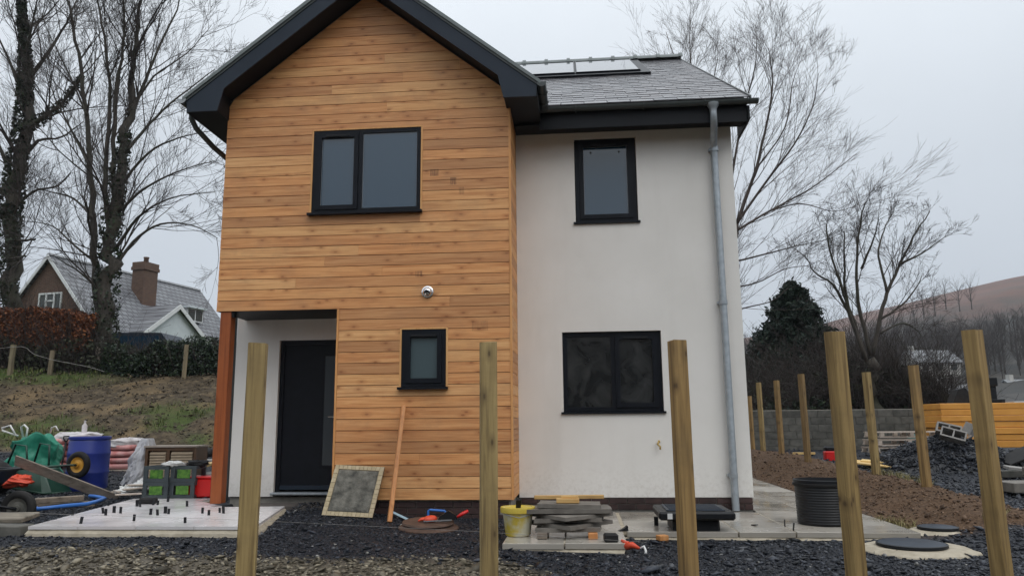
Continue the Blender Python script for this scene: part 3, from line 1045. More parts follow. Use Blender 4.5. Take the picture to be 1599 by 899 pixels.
# side skins of the projecting bay, behind the boards
cb.box(HXC - 0.05, HXC - 0.022, 0.03, YR, Z0 + .012, 5.3)
cb.box(DOOR_R + 0.012, DOOR_R + 0.03, 0.03, YR, Z0 + .012, OH_Z)
cb.box(HXL + 0.022, HXL + 0.05, 0.03, YR, OH_Z + .012, 5.3)
clad = cb.build('cladding', M['membrane'], house)

row = 0
z = Z0
rr = random.Random(5)
while z < 6.95:
    z1 = z + BH - 0.0062
    lo_, hi_ = (HXL if z >= OH_Z - 0.01 else DOOR_R + 0.022), HXC - 0.028
    lim = lambda zz: (APX - (APZ - 0.26 - zz) / SL, APX + (APZ - 0.26 - zz) / SL)

    def board(pieces):
        """one board: pieces of (x0, x1, z0, z1), more than one where it is notched round an opening"""
        mb = MB()
        yo = rr.uniform(0, 0.0018)
        for (p, q, za, zb) in pieces:
            lb, lt = lim(za), lim(zb)
            pb, qb, pt_, qt = max(p, lb[0]), min(q, lb[1]), max(p, lt[0]), min(q, lt[1])
            if qb - pb < 0.04:
                continue
            if qt - pt_ < 0.01:
                pt_ = qt = (pt_ + qt) / 2
                qt += 0.005
            mb.add([(pb, yo, za), (qb, yo, za), (qt, yo + .003, zb), (pt_, yo + .003, zb), (pb, 0.021, za), (qb, 0.021, za), (qt, 0.021, zb), (pt_, 0.021, zb)],
                   [(0, 1, 2, 3), (7, 6, 5, 4), (0, 4, 5, 1), (1, 5, 6, 2), (2, 6, 7, 3), (3, 7, 4, 0)])
        if mb.v:
            mb.build('plank', M['clad'], clad)
    hit = [h for h in holes if h[2] < z1 and h[3] > z]
    if hit:
        a, b, c, d = hit[0]
        a -= .004; b += .004
        if c <= z + .012 and d >= z1 - .012:
            board([(lo_, a, z, z1)]); board([(b, hi_, z, z1)])
        elif c > z:
            board([(lo_, a, z, z1), (a, b, z, c - .002), (b, hi_, z, z1)])
        else:
            board([(lo_, a, z, z1), (a, b, d + .004, z1), (b, hi_, z, z1)])
    elif rr.random() < 0.42 and hi_ - lo_ > 1.6:
        c = rr.uniform(lo_ + 0.6, hi_ - 0.6)
        board([(lo_, c - .001, z, z1)]); board([(c + .001, hi_, z, z1)])
    else:
        board([(lo_, hi_, z, z1)])
    # the return on the right-hand side of the bay
    if z < 5.2:
        MB().box(HXC - 0.021, HXC, 0.03, YR - 0.002, z, min(z1, 5.24)).build('plank', M['clad_y'], clad)
    if OH_Z - 0.01 <= z < 5.2:
        MB().box(HXL, HXL + 0.021, 0.024, YR - 0.002, z, min(z1, 5.24)).build('plank', M['clad_y'], clad)
    z += BH
# trims: corner battens, opening battens
MB().box(HXC - 0.026, HXC + 0.003, -0.004, 0.028, Z0 - 0.002, 5.36).build('corner_trim', M['trim'], house)
MB().box(DOOR_R - 0.004, DOOR_R + 0.020, -0.004, 0.03, Z0, OH_Z).build('corner_trim', M['trim'], house)
MB().box(DOOR_R - 0.003, DOOR_R + 0.010, 0.031, YR, Z0, OH_Z).build('porch_lining', M['clad_y'], house)
for (a, b, c, d) in holes:
    f = MB()
    f.box(a - 0.003, a + 0.02, -0.003, 0.09, c, d)
    f.box(b - 0.02, b + 0.003, -0.003, 0.09, c, d)
    f.box(a + 0.02, b - 0.02, -0.003, 0.09, d - 0.014, d + 0.003)
    f.build('window_trim', M['trim'], house)

# porch: ceiling, stained post
MB().box(HXL + 0.01, DOOR_R - 0.006, 0.012, YR, OH_Z + 0.0, OH_Z + 0.018).build('porch_ceiling', M['soffit'], house)
pp = MB().bbox(-4.545, -4.405, 0.015, 0.155, 0.255, OH_Z - 0.001, 0.006)
pp.build('porch_post', M['post_red'], house)
MB().box(-4.405, -4.37, 0.03, 0.10, OH_Z - 0.07, OH_Z - 0.001).build('post_bracket', M['black'], house)

# rendered walls
rw = MB()
W3 = (0.013, 0.862, 3.86, 5.08)
W4 = (-0.206, 1.094, 1.305, 2.378)
DOOR = (-4.085, -3.02, 0.318, 2.342)
wall_holes(rw, HXC + 0.001, HXR, 0.247, 5.35, [W3, W4], YR, 0.12)
wall_holes(rw, -4.70, DOOR_R + 0.02, 0.262, OH_Z + 0.3, [(DOOR[0], DOOR_R + 0.02, 0.262, DOOR[3])], YR, 0.12)
# other sides
rw.add([(HXR, YR, .247), (HXR, YB, .247), (HXR, YB, 5.35), (HXR, YR, 5.35)], [(0, 1, 2, 3)])
rw.add([(HXR, (YR + YB) / 2, 8.72), (HXR, YR, 5.35), (HXR, YB, 5.35)], [(0, 1, 2)])
rw.add([(-4.70, YR, .262), (-4.70, YB, .262), (-4.70, YB, 5.35), (-4.70, YR, 5.35)], [(3, 2, 1, 0)])
rw.add([(-4.70, (YR + YB) / 2, 8.72), (-4.70, YR, 5.35), (-4.70, YB, 5.35)], [(2, 1, 0)])
rw.add([(-4.70, YB, .0), (HXR, YB, 0), (HXR, YB, 5.35), (-4.70, YB, 5.35)], [(3, 2, 1, 0)])
rw.box(HXC, HXR - 0.001, YR + 0.002, YR + 0.05, 0.2465, 0.2495)
rw.build('render_wall', M['render'], house)

# plinth with separate bricks
pl = MB()
pl.box(HXC - 0.08, HXR - 0.016, YR + 0.022, YR + 0.1, -0.1, 0.246)
pl.box(DOOR_R + 0.03, HXC - 0.06, 0.062, 0.14, -0.1, 0.30)
pl.box(HXR - 0.11, HXR - 0.03, YR + 0.1, YB, -0.1, 0.246)
pl.box(-4.69, DOOR_R + 0.03, YR + 0.03, YR + 0.14, -0.1, 0.262)
pl.box(HXC - 0.13, HXC - 0.05, 0.14, YR + 0.05, -0.1, 0.30)
plinth = pl.build('plinth', M['mortar'], house)
brick_me = MB().bbox(-0.1075, 0.1075, 0, 0.04, -0.0325, 0.0325, 0.002).mesh('brick', M['brick'])
half_me = MB().bbox(-0.051, 0.051, 0, 0.04, -0.0325, 0.0325, 0.002).mesh('brick', M['brick'])
for r_ in range(2):
    zc = 0.246 - 0.043 - 0.075 * r_
    x = HXR - 0.012
    first = r_ == 1
    while x > HXC + 0.06:
        if first:
            inst('brick', half_me, TR(x - 0.051, YR + 0.004, zc), plinth); x -= 0.1125; first = False
        else:
            inst('brick', brick_me, TR(x - 0.1075, YR + 0.004 + random.uniform(-.001, .001), zc), plinth); x -= 0.225
    y = YR + 0.16 + (0.11 if r_ else 0)
    while y < 6.0:
        inst('brick', brick_me, TR(HXR - 0.012, y, zc, pi / 2), plinth); y += 0.225
for r_ in range(3):
    zc = 0.30 - 0.058 - 0.075 * r_
    x = HXC - 0.062 - (0.11 if r_ % 2 else 0)
    while x > DOOR_R + 0.2:
        inst('brick', brick_me, TR(x - 0.1075, 0.044 + random.uniform(-.001, .001), zc), plinth); x -= 0.225

# windows
def window(x0, x1, z0, z1, y, mull=None, pane='pane', vent=False, name='window', sill=True, ft=0.052, vents=None, hinge=False):
    f = MB()
    f.box(x0, x0 + ft, y, y + 0.07, z0, z1)
    f.box(x1 - ft, x1, y, y + 0.07, z0, z1)
    f.box(x0 + ft, x1 - ft, y + .001, y + 0.07, z1 - ft, z1)
    f.box(x0 + ft, x1 - ft, y + .001, y + 0.07, z0, z0 + ft)
    if mull:
        f.box(mull - 0.028, mull + 0.028, y + .0015, y + 0.07, z0 + ft, z1 - ft)
    w = f.build(name, M['frame'], house)
    parts = [(x0 + ft, (mull - 0.028) if mull else x1 - ft)] + ([(mull + 0.028, x1 - ft)] if mull else [])
    for k, (a, b) in enumerate(parts):
        st = 0.058 if (k == 0 and vent) or (vents and k in vents) else 0.012
        if st > 0.02:
            s = MB()
            s.box(a + .001, a + st, y - 0.014, y + 0.05, z0 + ft - .01, z1 - ft + .01)
            s.box(b - st, b - .001, y - 0.014, y + 0.05, z0 + ft - .01, z1 - ft + .01)
            s.box(a + st, b - st, y - 0.013, y + 0.05, z0 + ft - .01, z0 + ft - .01 + st)
            s.box(a + st, b - st, y - 0.013, y + 0.05, z1 - ft + .01 - st, z1 - ft + .01)
            s.build('sash', M['frame'], w)
            t = MB(); xa = (a + b) / 2
            t.bbox(xa - min(.16, (b - a) * .38), xa + min(.16, (b - a) * .38), y - 0.028, y - 0.014, z1 - ft - 0.042, z1 - ft - 0.014, 0.004)
            t.build('trickle_vent', M['black'], w)
        ins = 0.0 if st < 0.02 else st
        pz0, pz1 = z0 + ft + max(ins - .012, 0), z1 - ft - max(ins - .012, 0)
        pa, pb = a + ins, b - ins
        MB().box(pa, pb, y + 0.022, y + 0.03, pz0, pz1).build('pane', M[pane], w)
        g = MB(); q = 0.006
        if pane == 'pane':
            g.box(pa, pa + q, y + .019, y + .0219, pz0, pz1); g.box(pb - q, pb, y + .019, y + .0219, pz0, pz1)
            g.box(pa + q, pb - q, y + .019, y + .0219, pz1 - q, pz1); g.box(pa + q, pb - q, y + .019, y + .0219, pz0, pz0 + q)
            g.build('bead', M['spacer'], w)
    if sill:
        s = MB()
        s.prism([(y - 0.075, z0 - 0.036), (y + 0.06, z0 - 0.036), (y + 0.06, z0 - 0.001), (y - 0.075, z0 - 0.008)], x0 - 0.035, x1 + 0.03, 'x')
        s.build('sill', M['frame'], w)
    return w


window(-3.398, -1.966, 3.885, 5.004, 0.005, -2.765, 'pane', vent=True)
window(-2.178, -1.622, 1.645, 2.348, 0.005, None, 'pane_frost', vent=True)
w3 = window(W3[0] + .006, W3[1] - .006, W3[2] + .025, W3[3] - .004, YR + 0.045, None, 'pane', vents=(0,), ft=0.06)
for dx in (0.23, 0.62):
    MB().lathe([(0.012, 0), (0.010, 0.01), (0, 0.012)], 10, TR(W3[0] + dx, YR + 0.06, W3[3] - 0.19, 0, pi / 2)).build('hinge_cap', M['black'], w3)
window(W4[0] + .006, W4[1] - .006, W4[2] + .03, W4[3] - .004, YR + 0.045, 0.46, 'pane_dusty', vents=(1,), ft=0.055)

# door
d = MB()
d.box(DOOR[0], DOOR[0] + 0.06, YR + .05, YR + .13, .318, DOOR[3])
d.box(DOOR_R - 0.05, DOOR_R + .01, YR + .05, YR + .13, .318, DOOR[3])
d.box(DOOR[0] + .06, DOOR_R - .05, YR + .051, YR + .13, DOOR[3] - .06, DOOR[3])
d.box(DOOR[0] + .06, DOOR_R - .05, YR + .07, YR + .115, .345, DOOR[3] - .06)
door = d.build('door', M['frame'], house)
gz0, gz1, gx0, gx1 = 0.66, 2.12, -3.455, -3.30
g = MB()
g.box(gx0 - .035, gx0, YR + .060, YR + .071, gz0 - .035, gz1 + .035); g.box(gx1, gx1 + .035, YR + .060, YR + .071, gz0 - .035, gz1 + .035)
g.box(gx0, gx1, YR + .061, YR + .071, gz1, gz1 + .035); g.box(gx0, gx1, YR + .061, YR + .071, gz0 - .035, gz0)
g.build('glazing_bead', M['frame'], door)
MB().box(gx0, gx1, YR + .064, YR + .069, gz0, gz1).build('pane', M['pane_door'], door)
h = MB(); h.tube([(-3.235, YR + .07, 1.30), (-3.235, YR + .01, 1.30), (-3.30, YR + .005, 1.30), (-3.37, YR + .005, 1.30)], 0.012, 8); h.box(-3.255, -3.215, YR + .054, YR + .0595, 1.20, 1.40)
h.build('handle', M['chrome'], door)
MB().bbox(DOOR[0] - .02, DOOR_R - .002, YR - .07, YR + .11, .285, .317, .006).build('threshold', M['galv'], door)
MB().box(DOOR[0] + .06, DOOR_R - .05, YR + .058, YR + .069, .346, .40).build('weather_bar', M['anth'], door)
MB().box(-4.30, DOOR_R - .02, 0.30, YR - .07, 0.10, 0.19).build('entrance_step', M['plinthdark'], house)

# extractor outlet on the cladding
vc = MB().lathe([(0.075, 0.0), (0.075, 0.012), (0.062, 0.02), (0.058, 0.02)], 28, TR(-1.858, -0.002, 2.815, 0, pi / 2)).build('vent_cover', M['chrome'], house, True, 35)
MB().lathe([(0.058, 0.012), (0.056, 0.03), (0.047, 0.05), (0.03, 0.064), (0, 0.07)], 28, TR(-1.858, -0.002, 2.815, 0, pi / 2)).build('dome', M['chrome'], vc, True)
MB().lathe([(0.042, 0.0), (0.035, 0.012), (0, 0.018)], 20, TR(-1.858, -0.05, 2.798, 0, pi / 2 + .5)).build('mouth', M['black'], vc, True)

# stub of cable on the render
c_ = MB(); c_.tube([atY(1030, 690, YR + .02), atY(1029, 688, YR - .03), atY(1027, 693, YR - .05), atY(1031, 697, YR - .06), atY(1031, 701, YR - .045)], 0.012, 8)
c_.build('cable_stub', M['yellowfoam'], house)

# gable roof ---------------------------------------------------------------
YF = -0.34
VAL = 3.46


def roof_slab(side):
    sx = 1 if side == 'r' else -1
    xe = APX + sx * 2.33
    ze = gable_top(xe)
    mb = MB()
    p = [(APX, APZ), (xe, ze), (xe, ze + 0.05), (APX, APZ + 0.06)]
    return mb.prism(p, YF - 0.03, YR + 4.6 if side == 'l' else VAL + 0.6, 'y')


for s_ in ('l', 'r'):
    roof_slab(s_).build('gable_roof', M['ridge'], house)
for sx, name in ((-1, 'bargeboard'), (1, 'bargeboard')):
    xm = lambda dx: APX + sx * dx
    poly = [(xm(2.29), gable_top(xm(2.29)) - .002), (APX, APZ - .002), (APX, APZ - 0.262), (xm(1.792), 5.508), (xm(1.862), 5.205), (xm(2.27), 5.205)]
    if sx > 0:
        poly = poly[::-1]
    MB().prism(poly, YF, YF + 0.022, 'y').build(name, M['anth'], house)
    # black verge strip over the bargeboard
    st = MB().prism([(xm(2.32), gable_top(xm(2.32)) - .035), (APX, APZ - .033), (APX, APZ + .0), (xm(2.32), gable_top(xm(2.32)) + .0)], YF - 0.012, YF - 0.001, 'y')
    st.build('verge_strip', M['gutter'], house)
    # sloping soffit under the verge
    MB().prism([(APX, APZ - .235), (xm(1.85), gable_top(xm(1.85)) - .235), (xm(1.85), gable_top(xm(1.85)) - .20), (APX, APZ - .2)], YF + .022, 0.02, 'y').build('verge_soffit', M['soffit'], house)
    # boxed eaves running back
    yb = 4.6 if sx < 0 else 0.50
    xa, xb = sorted((xm(1.868), xm(2.268)))
    MB().prism([(xa, 5.206), (xb, 5.206), (xb, 5.226), (xa, 5.226)], YF + .022, yb + (0.35 if sx > 0 else 0), 'y').build('eaves_soffit', M['soffit'], house)
    xo = xm(2.268)
    MB().box(min(xo, xo + sx * .02), max(xo, xo + sx * .02), YF + .023, yb, 5.206, 5.36).build('fascia', M['soffit'], house)
    # inner cheek of the box end seen from below
    xi = xm(1.868)
    MB().prism([(xi - .004, 5.226), (xi + .004, 5.226), (xi + .004, gable_top(xi) - .2), (xi - .004, gable_top(xi) - .2)], YF + .022, 0.019, 'y').build('box_end_cheek', M['soffit'], house)
# half-round ridge tiles on the gable
for k in range(9):
    y0 = YF - .03 + k * .44
    t = MB(); n = 10
    pts = [(APX + .12 * cos(pi * i / n), APZ + .0 + .11 * sin(pi * i / n)) for i in range(n + 1)] + [(APX - .10 * cos(pi * i / n), APZ + .0 + .09 * sin(pi * i / n)) for i in range(n + 1)]
    t.prism(pts, y0, y0 + .435, 'y'); t.build('ridge_tile', M['ridge'], house)


def gutter_mesh(p0, p1, r=0.057, mat='gutter', name='gutter'):
    """half-round trough between two points"""
    p0, p1 = Vector(p0), Vector(p1)
    t = (p1 - p0).normalized()
    s = t.cross(Vector((0, 0, 1))).normalized()
    n = 10
    mb = MB()
    prof = [(cos(pi + pi * i / n) * r, sin(pi + pi * i / n) * r) for i in range(n + 1)] + [(cos(2 * pi - pi * i / n) * (r - .006), sin(2 * pi - pi * i / n) * (r - .006)) for i in range(n + 1)]
    k = len(prof)
    vs = [p + s * a + Vector((0, 0, b)) for p in (p0, p1) for (a, b) in prof]
    fs = [(i, (i + 1) % k, k + (i + 1) % k, k + i) for i in range(k)] + [tuple(range(k))[::-1], tuple(range(k, 2 * k))]
    mb.add(vs, fs)
    for p in (p0, p1):
        vs = [p + s * cos(pi + pi * i / n) * r + Vector((0, 0, sin(pi + pi * i / n) * r)) for i in range(n + 1)]
        mb.add(vs, [tuple(range(n + 1))])
    return mb.build(name, M[mat], house, True, 40)


gl = gutter_mesh((-5.055, YF - .02, 5.375), (-5.055, 4.6, 5.375))
cap = MB(); cap.prism([(-5.055 + .06 * cos(pi + pi * i / 10), 5.378 + .06 * sin(pi + pi * i / 10)) for i in range(11)], YF - .028, YF - .021); cap.build('gutter_end', M['gutter_l'], gl)
gr = gutter_mesh((-0.372, YF - .02, 5.375), (-0.372, 0.40, 5.37))
cap = MB(); cap.prism([(-0.372 + .06 * cos(pi + pi * i / 10), 5.378 + .06 * sin(pi + pi * i / 10)) for i in range(11)], YF - .028, YF - .021); cap.build('gutter_end', M['gutter'], gr)
gm = gutter_mesh((-0.43, 0.43, 5.365), (2.445, 0.43, 5.36))
for x in (0.05, 0.95, 1.75, 2.3):
    t = MB(); t.tube([(x, .43 + .064 * cos(pi + pi * i / 8), 5.365 + .064 * sin(pi + pi * i / 8)) for i in range(9)], 0.008, 6); t.build('bracket', M['gutter'], gm)
for y in (-.1, .2):
    t = MB(); t.tube([(-0.372 + .064 * cos(pi + pi * i / 8), y, 5.372 + .064 * sin(pi + pi * i / 8)) for i in range(9)], 0.008, 6); t.build('bracket', M['gutter'], gr)
# left downpipe
t = MB(); t.tube([(-5.05, -.10, 5.32), (-5.05, -.10, 5.22), (-5.03, .0, 5.12), (-4.95, .35, 4.98), (-4.85, .62, 4.88), (-4.78, .80, 4.78), (-4.765, .9, 4.6), (-4.765, .9, .2)], 0.036, 12)
t.build('downpipe', M['gutter'], house, True, 40)

# main eaves
MB().box(-0.445, 2.31, 0.49, 0.512, 5.09, 5.33).build('fascia', M['soffit'], house)
MB().box(-0.79, 2.31, 0.513, YR + .02, 5.165, 5.185).build('eaves_soffit', M['soffit'], house)
ve = MB().prism([(0.45, 5.10), (YR + .3, 5.10), (YR + .3, 5.60), (0.45, 5.29)], 2.312, 2.335, 'x'); ve.build('eaves_end', M['soffit'], house)

# main roof with separate slates
EY, EZ, RY, RZ = 0.40, 5.385, 6.23, 8.86
PIT = atan2(RZ - EZ, RY - EY)
RL = sqrt((RY - EY) ** 2 + (RZ - EZ) ** 2)
rb = MB()
for k in range(1):
    rb.add([(-4.9, EY + .02, EZ - .035), (2.325, EY + .02, EZ - .035), (2.325, RY, RZ - .02), (-4.9, RY, RZ - .02), (-4.9, 2 * RY - EY, EZ - .03), (2.325, 2 * RY - EY, EZ - .03)], [(0, 1, 2, 3), (3, 2, 5, 4)])
roof = rb.build('roof', M['membrane'], house)
GA, SW = 0.236, 0.31
slate_mes = []
for k in range(5):
    q = random.Random(k)
    j = lambda: q.uniform(-.004, .004)
    mb = MB()
    w, L, th = SW / 2 - .003, 0.36, 0.012
    mb.add([(-w + j(), j(), 0), (w + j(), j(), 0), (w, L, 0), (-w, L, 0), (-w + .002, .003, th), (w - .002, .003 + j(), th + j() * .3), (w, L, th), (-w, L, th)],
           [(3, 2, 1, 0), (4, 5, 6, 7), (0, 1, 5, 4), (1, 2, 6, 5), (2, 3, 7, 6), (3, 0, 4, 7)])
    slate_mes.append(mb.mesh('slate', M['slate']))
SOL = (-1.12, 1.32, 3.60, 6.05)   # solar area x0 x1 y0 y1
rows = int(RL / GA)
for r_ in range(rows):
    s0 = r_ * GA
    yc, zc = EY + s0 * cos(PIT), EZ + s0 * sin(PIT)
    vx = -0.40 - (yc - 0.45) * (2.29 / 3.0)
    xl = max(vx - 0.1, -2.0)
    x = 2.333 - SW / 2 - (SW / 2 if r_ % 2 else 0)
    if r_ % 2:
        hm = MB().box(-SW / 4 + .003, SW / 4 - .003, 0, .36, 0, .012).mesh('slate', M['slate'])
        inst('slate', hm, TR(2.333 - SW / 4, yc, zc, 0, PIT - .02), roof)
    while x > xl:
        if not (SOL[0] + .1 < x < SOL[1] - .1 and SOL[2] < yc < SOL[3] - .1):
            inst('slate', random.choice(slate_mes), TR(x, yc, zc + random.uniform(0, .004), random.uniform(-.006, .006), PIT - .022 + random.uniform(-.004, .004), random.uniform(-.004, .004)), roof)
        x -= SW
MB().prism([(EY - .02, EZ - .03), (RY, RZ - .03), (RY, RZ + .02), (EY - .02, EZ + .02)], 2.333, 2.352, 'x').build('verge_strip', M['gutter'], house)
# ridge tiles with rolls
rt = MB(); n = 10
rt.prism([(.13 * cos(pi * i / n), .11 * sin(pi * i / n) - .02) for i in range(n + 1)] + [(-.11 * cos(pi * i / n), .09 * sin(pi * i / n) - .02) for i in range(n + 1)], -.23, .19, 'x')
rt.prism([(.15 * cos(pi * i / n), .14 * sin(pi * i / n) - .02) for i in range(n + 1)] + [(-.12 * cos(pi * i / n), .10 * sin(pi * i / n) - .02) for i in range(n + 1)], .18, .25, 'x')
rtm = rt.mesh('ridge_tile', M['ridge'], True)
rtm.set_sharp_from_angle(angle=radians(40))
for k in range(13):
    inst('ridge_tile', rtm, TR(2.13 - k * .48, RY, RZ + .02), roof)
# solar panels lying in the slates
for (a, b) in ((-1.10, 0.065), (0.085, 1.25)):
    y0, y1 = 3.78, 6.0
    SP = TR(0, EY, EZ, 0, PIT)
    l0, l1 = (y0 - EY) / cos(PIT), (y1 - EY) / cos(PIT)
    f = MB()
    f.box(a, a + .018, l0, l1, .02, .083, SP); f.box(b - .018, b, l0, l1, .02, .083, SP)
    f.box(a + .018, b - .018, l0, l0 + .03, .021, .085, SP); f.box(a + .018, b - .018, l1 - .03, l1, .021, .085, SP)
    sp = f.build('solar_panel', M['frame'], house)
    MB().box(a + .018, b - .018, l0 + .03, l1 - .03, .06, .079, SP).build('pane', M['solarglass'], sp)
fl = MB()
fl.box(-1.2, 1.42, (3.78 - EY) / cos(PIT) - .22, (3.78 - EY) / cos(PIT), .012, .05, SP)
fl.box(1.27, 1.42, (3.78 - EY) / cos(PIT), (6.0 - EY) / cos(PIT), .012, .05, SP)
fl.box(0.0655, 0.0845, (3.78 - EY) / cos(PIT), (6.0 - EY) / cos(PIT), .012, .06, SP)
fl.build('panel_flashing', M['frame'], house)

# galvanised downpipe
dp = MB()
dp.lathe([(0.045, -.10), (0.05, -.04), (0.075, .0), (0.08, .03), (0.07, .03)], 18, TR(1.86, .43, 5.30))
dp.tube([(1.86, .43, 5.22), (1.86, .43, 5.14), (1.865, .47, 5.06), (1.885, .62, 4.97), (1.90, .74, 4.90), (1.905, .775, 4.80), (1.905, .775, 4.6), (1.915, .775, .12), (1.915, .77, .09)], 0.046, 16)
pipe = dp.build('downpipe', M['galv'], house, True, 40)
for zz in (4.82, 2.72, .52):
    k = MB(); k.lathe([(0.05, -.03), (0.056, -.03), (0.056, .03), (0.05, .03)], 18, TR(1.908, .775, zz)); k.box(1.84, 1.865, .772, YR - .001, zz - .015, zz + .015); k.build('bracket', M['galv'], pipe)


# ================================================================== FENCE POSTS
def post(x, y, zt, zb, rz, label, w=0.1, mat='post', lean=(0, 0), name='fence_post', group='new square timber fence posts', seed=0):
    q = random.Random(seed)
    mb = MB()
    h = w / 2
    c = 0.006
    ring = [(-h, -h + c), (-h + c, -h), (h - c, -h), (h, -h + c), (h, h - c), (h - c, h), (-h + c, h), (-h, h - c)]
    n = 9
    vs = []
    for i in range(n):
        t = i / (n - 1)
        zz = zb + (zt - zb) * t
        tw = 0.03 * sin(t * 2 + seed)
        for (a, b) in ring:
            k = 1 + q.uniform(-.012, .012)
            aa, bb = a * k * cos(tw) - b * sin(tw), a * sin(tw) + b * k * cos(tw)
            vs.append((aa + lean[0] * t, bb + lean[1] * t, zz + (q.uniform(-.004, .004) if i == n - 1 else 0)))
    fs = [tuple(range(8))[::-1], tuple(range((n - 1) * 8, n * 8))]
    for i in range(n - 1):
        fs += [(i * 8 + k, i * 8 + (k + 1) % 8, (i + 1) * 8 + (k + 1) % 8, (i + 1) * 8 + k) for k in range(8)]
    R_ = TR(x, y, 0, rz)
    mb.add([R_ @ Vector(v) for v in vs], fs)
    return tag(mb.build(name, M[mat]), label, 'fence post', group)


post(-1.825, -5.05, 1.655, -0.35, radians(16), 'square timber post standing in front of the entrance porch and dark door', seed=1, lean=(0.012, 0))
post(-0.55, -4.59, 1.685, -0.35, radians(13), 'greenish square timber post in front of the cladding, left of the yellow bucket', seed=2)
post(0.675, -4.04, 1.73, -0.35, radians(19), 'square timber post in front of the rendered wall and square black chamber', seed=3, lean=(-0.01, 0))
post(1.775, -3.85, 1.79, -0.35, radians(27), 'square timber post standing corner-on, covering one side of the ribbed black tub', seed=4, lean=(-0.02, 0))
post(2.72, -3.77, 1.79, -0.35, radians(37), 'rightmost tall square timber post, in front of the stack of orange boards', seed=5, lean=(-0.035, 0))
rowp = [(4.60, 1.65, 1.92, 'timber post at the soil edge in front of the dark slate heap'),
        (4.68, 3.6, 1.95, 'timber post in front of the pallet stack with dry grass at its foot'),
        (4.46, 6.5, 2.10, 'timber post just left of the red box by the block wall'),
        (4.50, 8.6, 2.08, 'slim far timber post against the block wall, second to the left of the red box'),
        (4.58, 10.7, 2.14, 'far timber post against the dark shrubs, third to the left of the red box'),
        (4.74, 12.6, 1.86, 'small distant timber post half hidden behind a taller one by the house corner'),
        (4.84, 14.2, 1.82, 'most distant timber post, nearest to the corner of the rendered wall')]
for k, (x, y, zt, lb) in enumerate(rowp):
    post(x, y, zt, gz(x, y) - .3, radians(25 + 5 * k), lb, seed=10 + k, lean=(-0.03 if k < 2 else -0.02, 0))


# ================================================================== SCATTERED STONE
def chips(name, xs, ys, zs, size, flat, mat, label, cat, seed=1, parent=None, tilt=0.5):
    """thousands of irregular six-cornered stones as one mesh"""
    r = np.random.default_rng(seed)
    n = len(xs)
    base = np.array([[1, 0, 0], [0.2, 0.8, 0.1], [-0.9, 0.35, 0], [-0.6, -0.7, 0.1], [0.35, -0.75, 0], [0.05, 0.05, 1.0], [0, 0, -1.0]])
    F = np.array([[0, 1, 5], [1, 2, 5], [2, 3, 5], [3, 4, 5], [4, 0, 5], [1, 0, 6], [2, 1, 6], [3, 2, 6], [4, 3, 6], [0, 4, 6]])
    V = np.repeat(base[None], n, 0) * (1 + r.uniform(-.35, .35, (n, 7, 3)))
    V[:, 5, 2] = 1 + r.uniform(-.3, .3, n)
    fl = flat * r.uniform(.6, 1.5, n)
    s = size * np.exp(r.normal(0, .45, n))
    V[:, :, 2] *= fl[:, None]
    V[:, :, 1] *= r.uniform(.5, 1.0, n)[:, None]
    V *= s[:, None, None]
    a = r.uniform(0, 2 * pi, n); tx = r.normal(0, tilt, n); ty = r.normal(0, tilt, n)
    x, y, z = V[:, :, 0].copy(), V[:, :, 1].copy(), V[:, :, 2].copy()
    y, z = y * np.cos(tx)[:, None] - z * np.sin(tx)[:, None], y * np.sin(tx)[:, None] + z * np.cos(tx)[:, None]
    x, z = x * np.cos(ty)[:, None] + z * np.sin(ty)[:, None], -x * np.sin(ty)[:, None] + z * np.cos(ty)[:, None]
    x, y = x * np.cos(a)[:, None] - y * np.sin(a)[:, None], x * np.sin(a)[:, None] + y * np.cos(a)[:, None]
    V = np.stack([x + xs[:, None], y + ys[:, None], z + zs[:, None] + (s * 0.15)[:, None]], 2).reshape(-1, 3)
    FF = (F[None] + (np.arange(n) * 7)[:, None, None]).reshape(-1, 3)
    o = npmesh(name, V, FF, M[mat], False, parent)
    if parent is None:
        tag(o, label, cat, None, 'stuff')
    else:
        o['kind'] = 'stuff'
    return o


def scatter(n, x0, x1, y0, y1, seed, keep):
    r = np.random.default_rng(seed)
    x = r.uniform(x0, x1, n); y = r.uniform(y0, y1, n)
    k = keep(x, y, r)
    return x[k], y[k]


def blocked(x, y):
    """where paving, patio or house cover the ground"""
    b = (x > -0.8) & (x < 3.4) & (y > -1.08) & (y < 8.3)
    b |= (x > -0.8) & (x < 0.46) & (y > -1.86) & (y < 0)
    b |= (x > -3.0) & (x < -0.7) & (y > 0.02)
    inp = (y > -1.84) & (y < 1.02) & (x > -5.55 - (y + 1.8) * .2) & (x < -3.17 - np.maximum(y + 1.8, 0) * .2)
    b |= inp
    b |= (x > -4.8) & (x < 2.2) & (y > 0.7)
    return b


def keep_slate(x, y, r):
    md, so, ba, gr, fa = zone_w(x, y)
    return (~blocked(x, y)) & (r.random(len(x)) > np.clip(md * 0.96 + so + ba, 0, 1)) & (r.random(len(x)) < np.clip(1.25 - (y + 3.4) / 7.0, .25, 1))


def keep_mud(x, y, r):
    md, so, ba, gr, fa = zone_w(x, y)
    return (~blocked(x, y)) & (r.random(len(x)) < md)


def keep_soil(x, y, r):
    md, so, ba, gr, fa = zone_w(x, y)
    return (~blocked(x, y)) & (r.random(len(x)) < so) & (r.random(len(x)) < np.clip(1.15 - y / 12.0, .15, 1))


def keep_bank(x, y, r):
    md, so, ba, gr, fa = zone_w(x, y)
    return (r.random(len(x)) < ba) & (x < -3.5 + 0 * y)


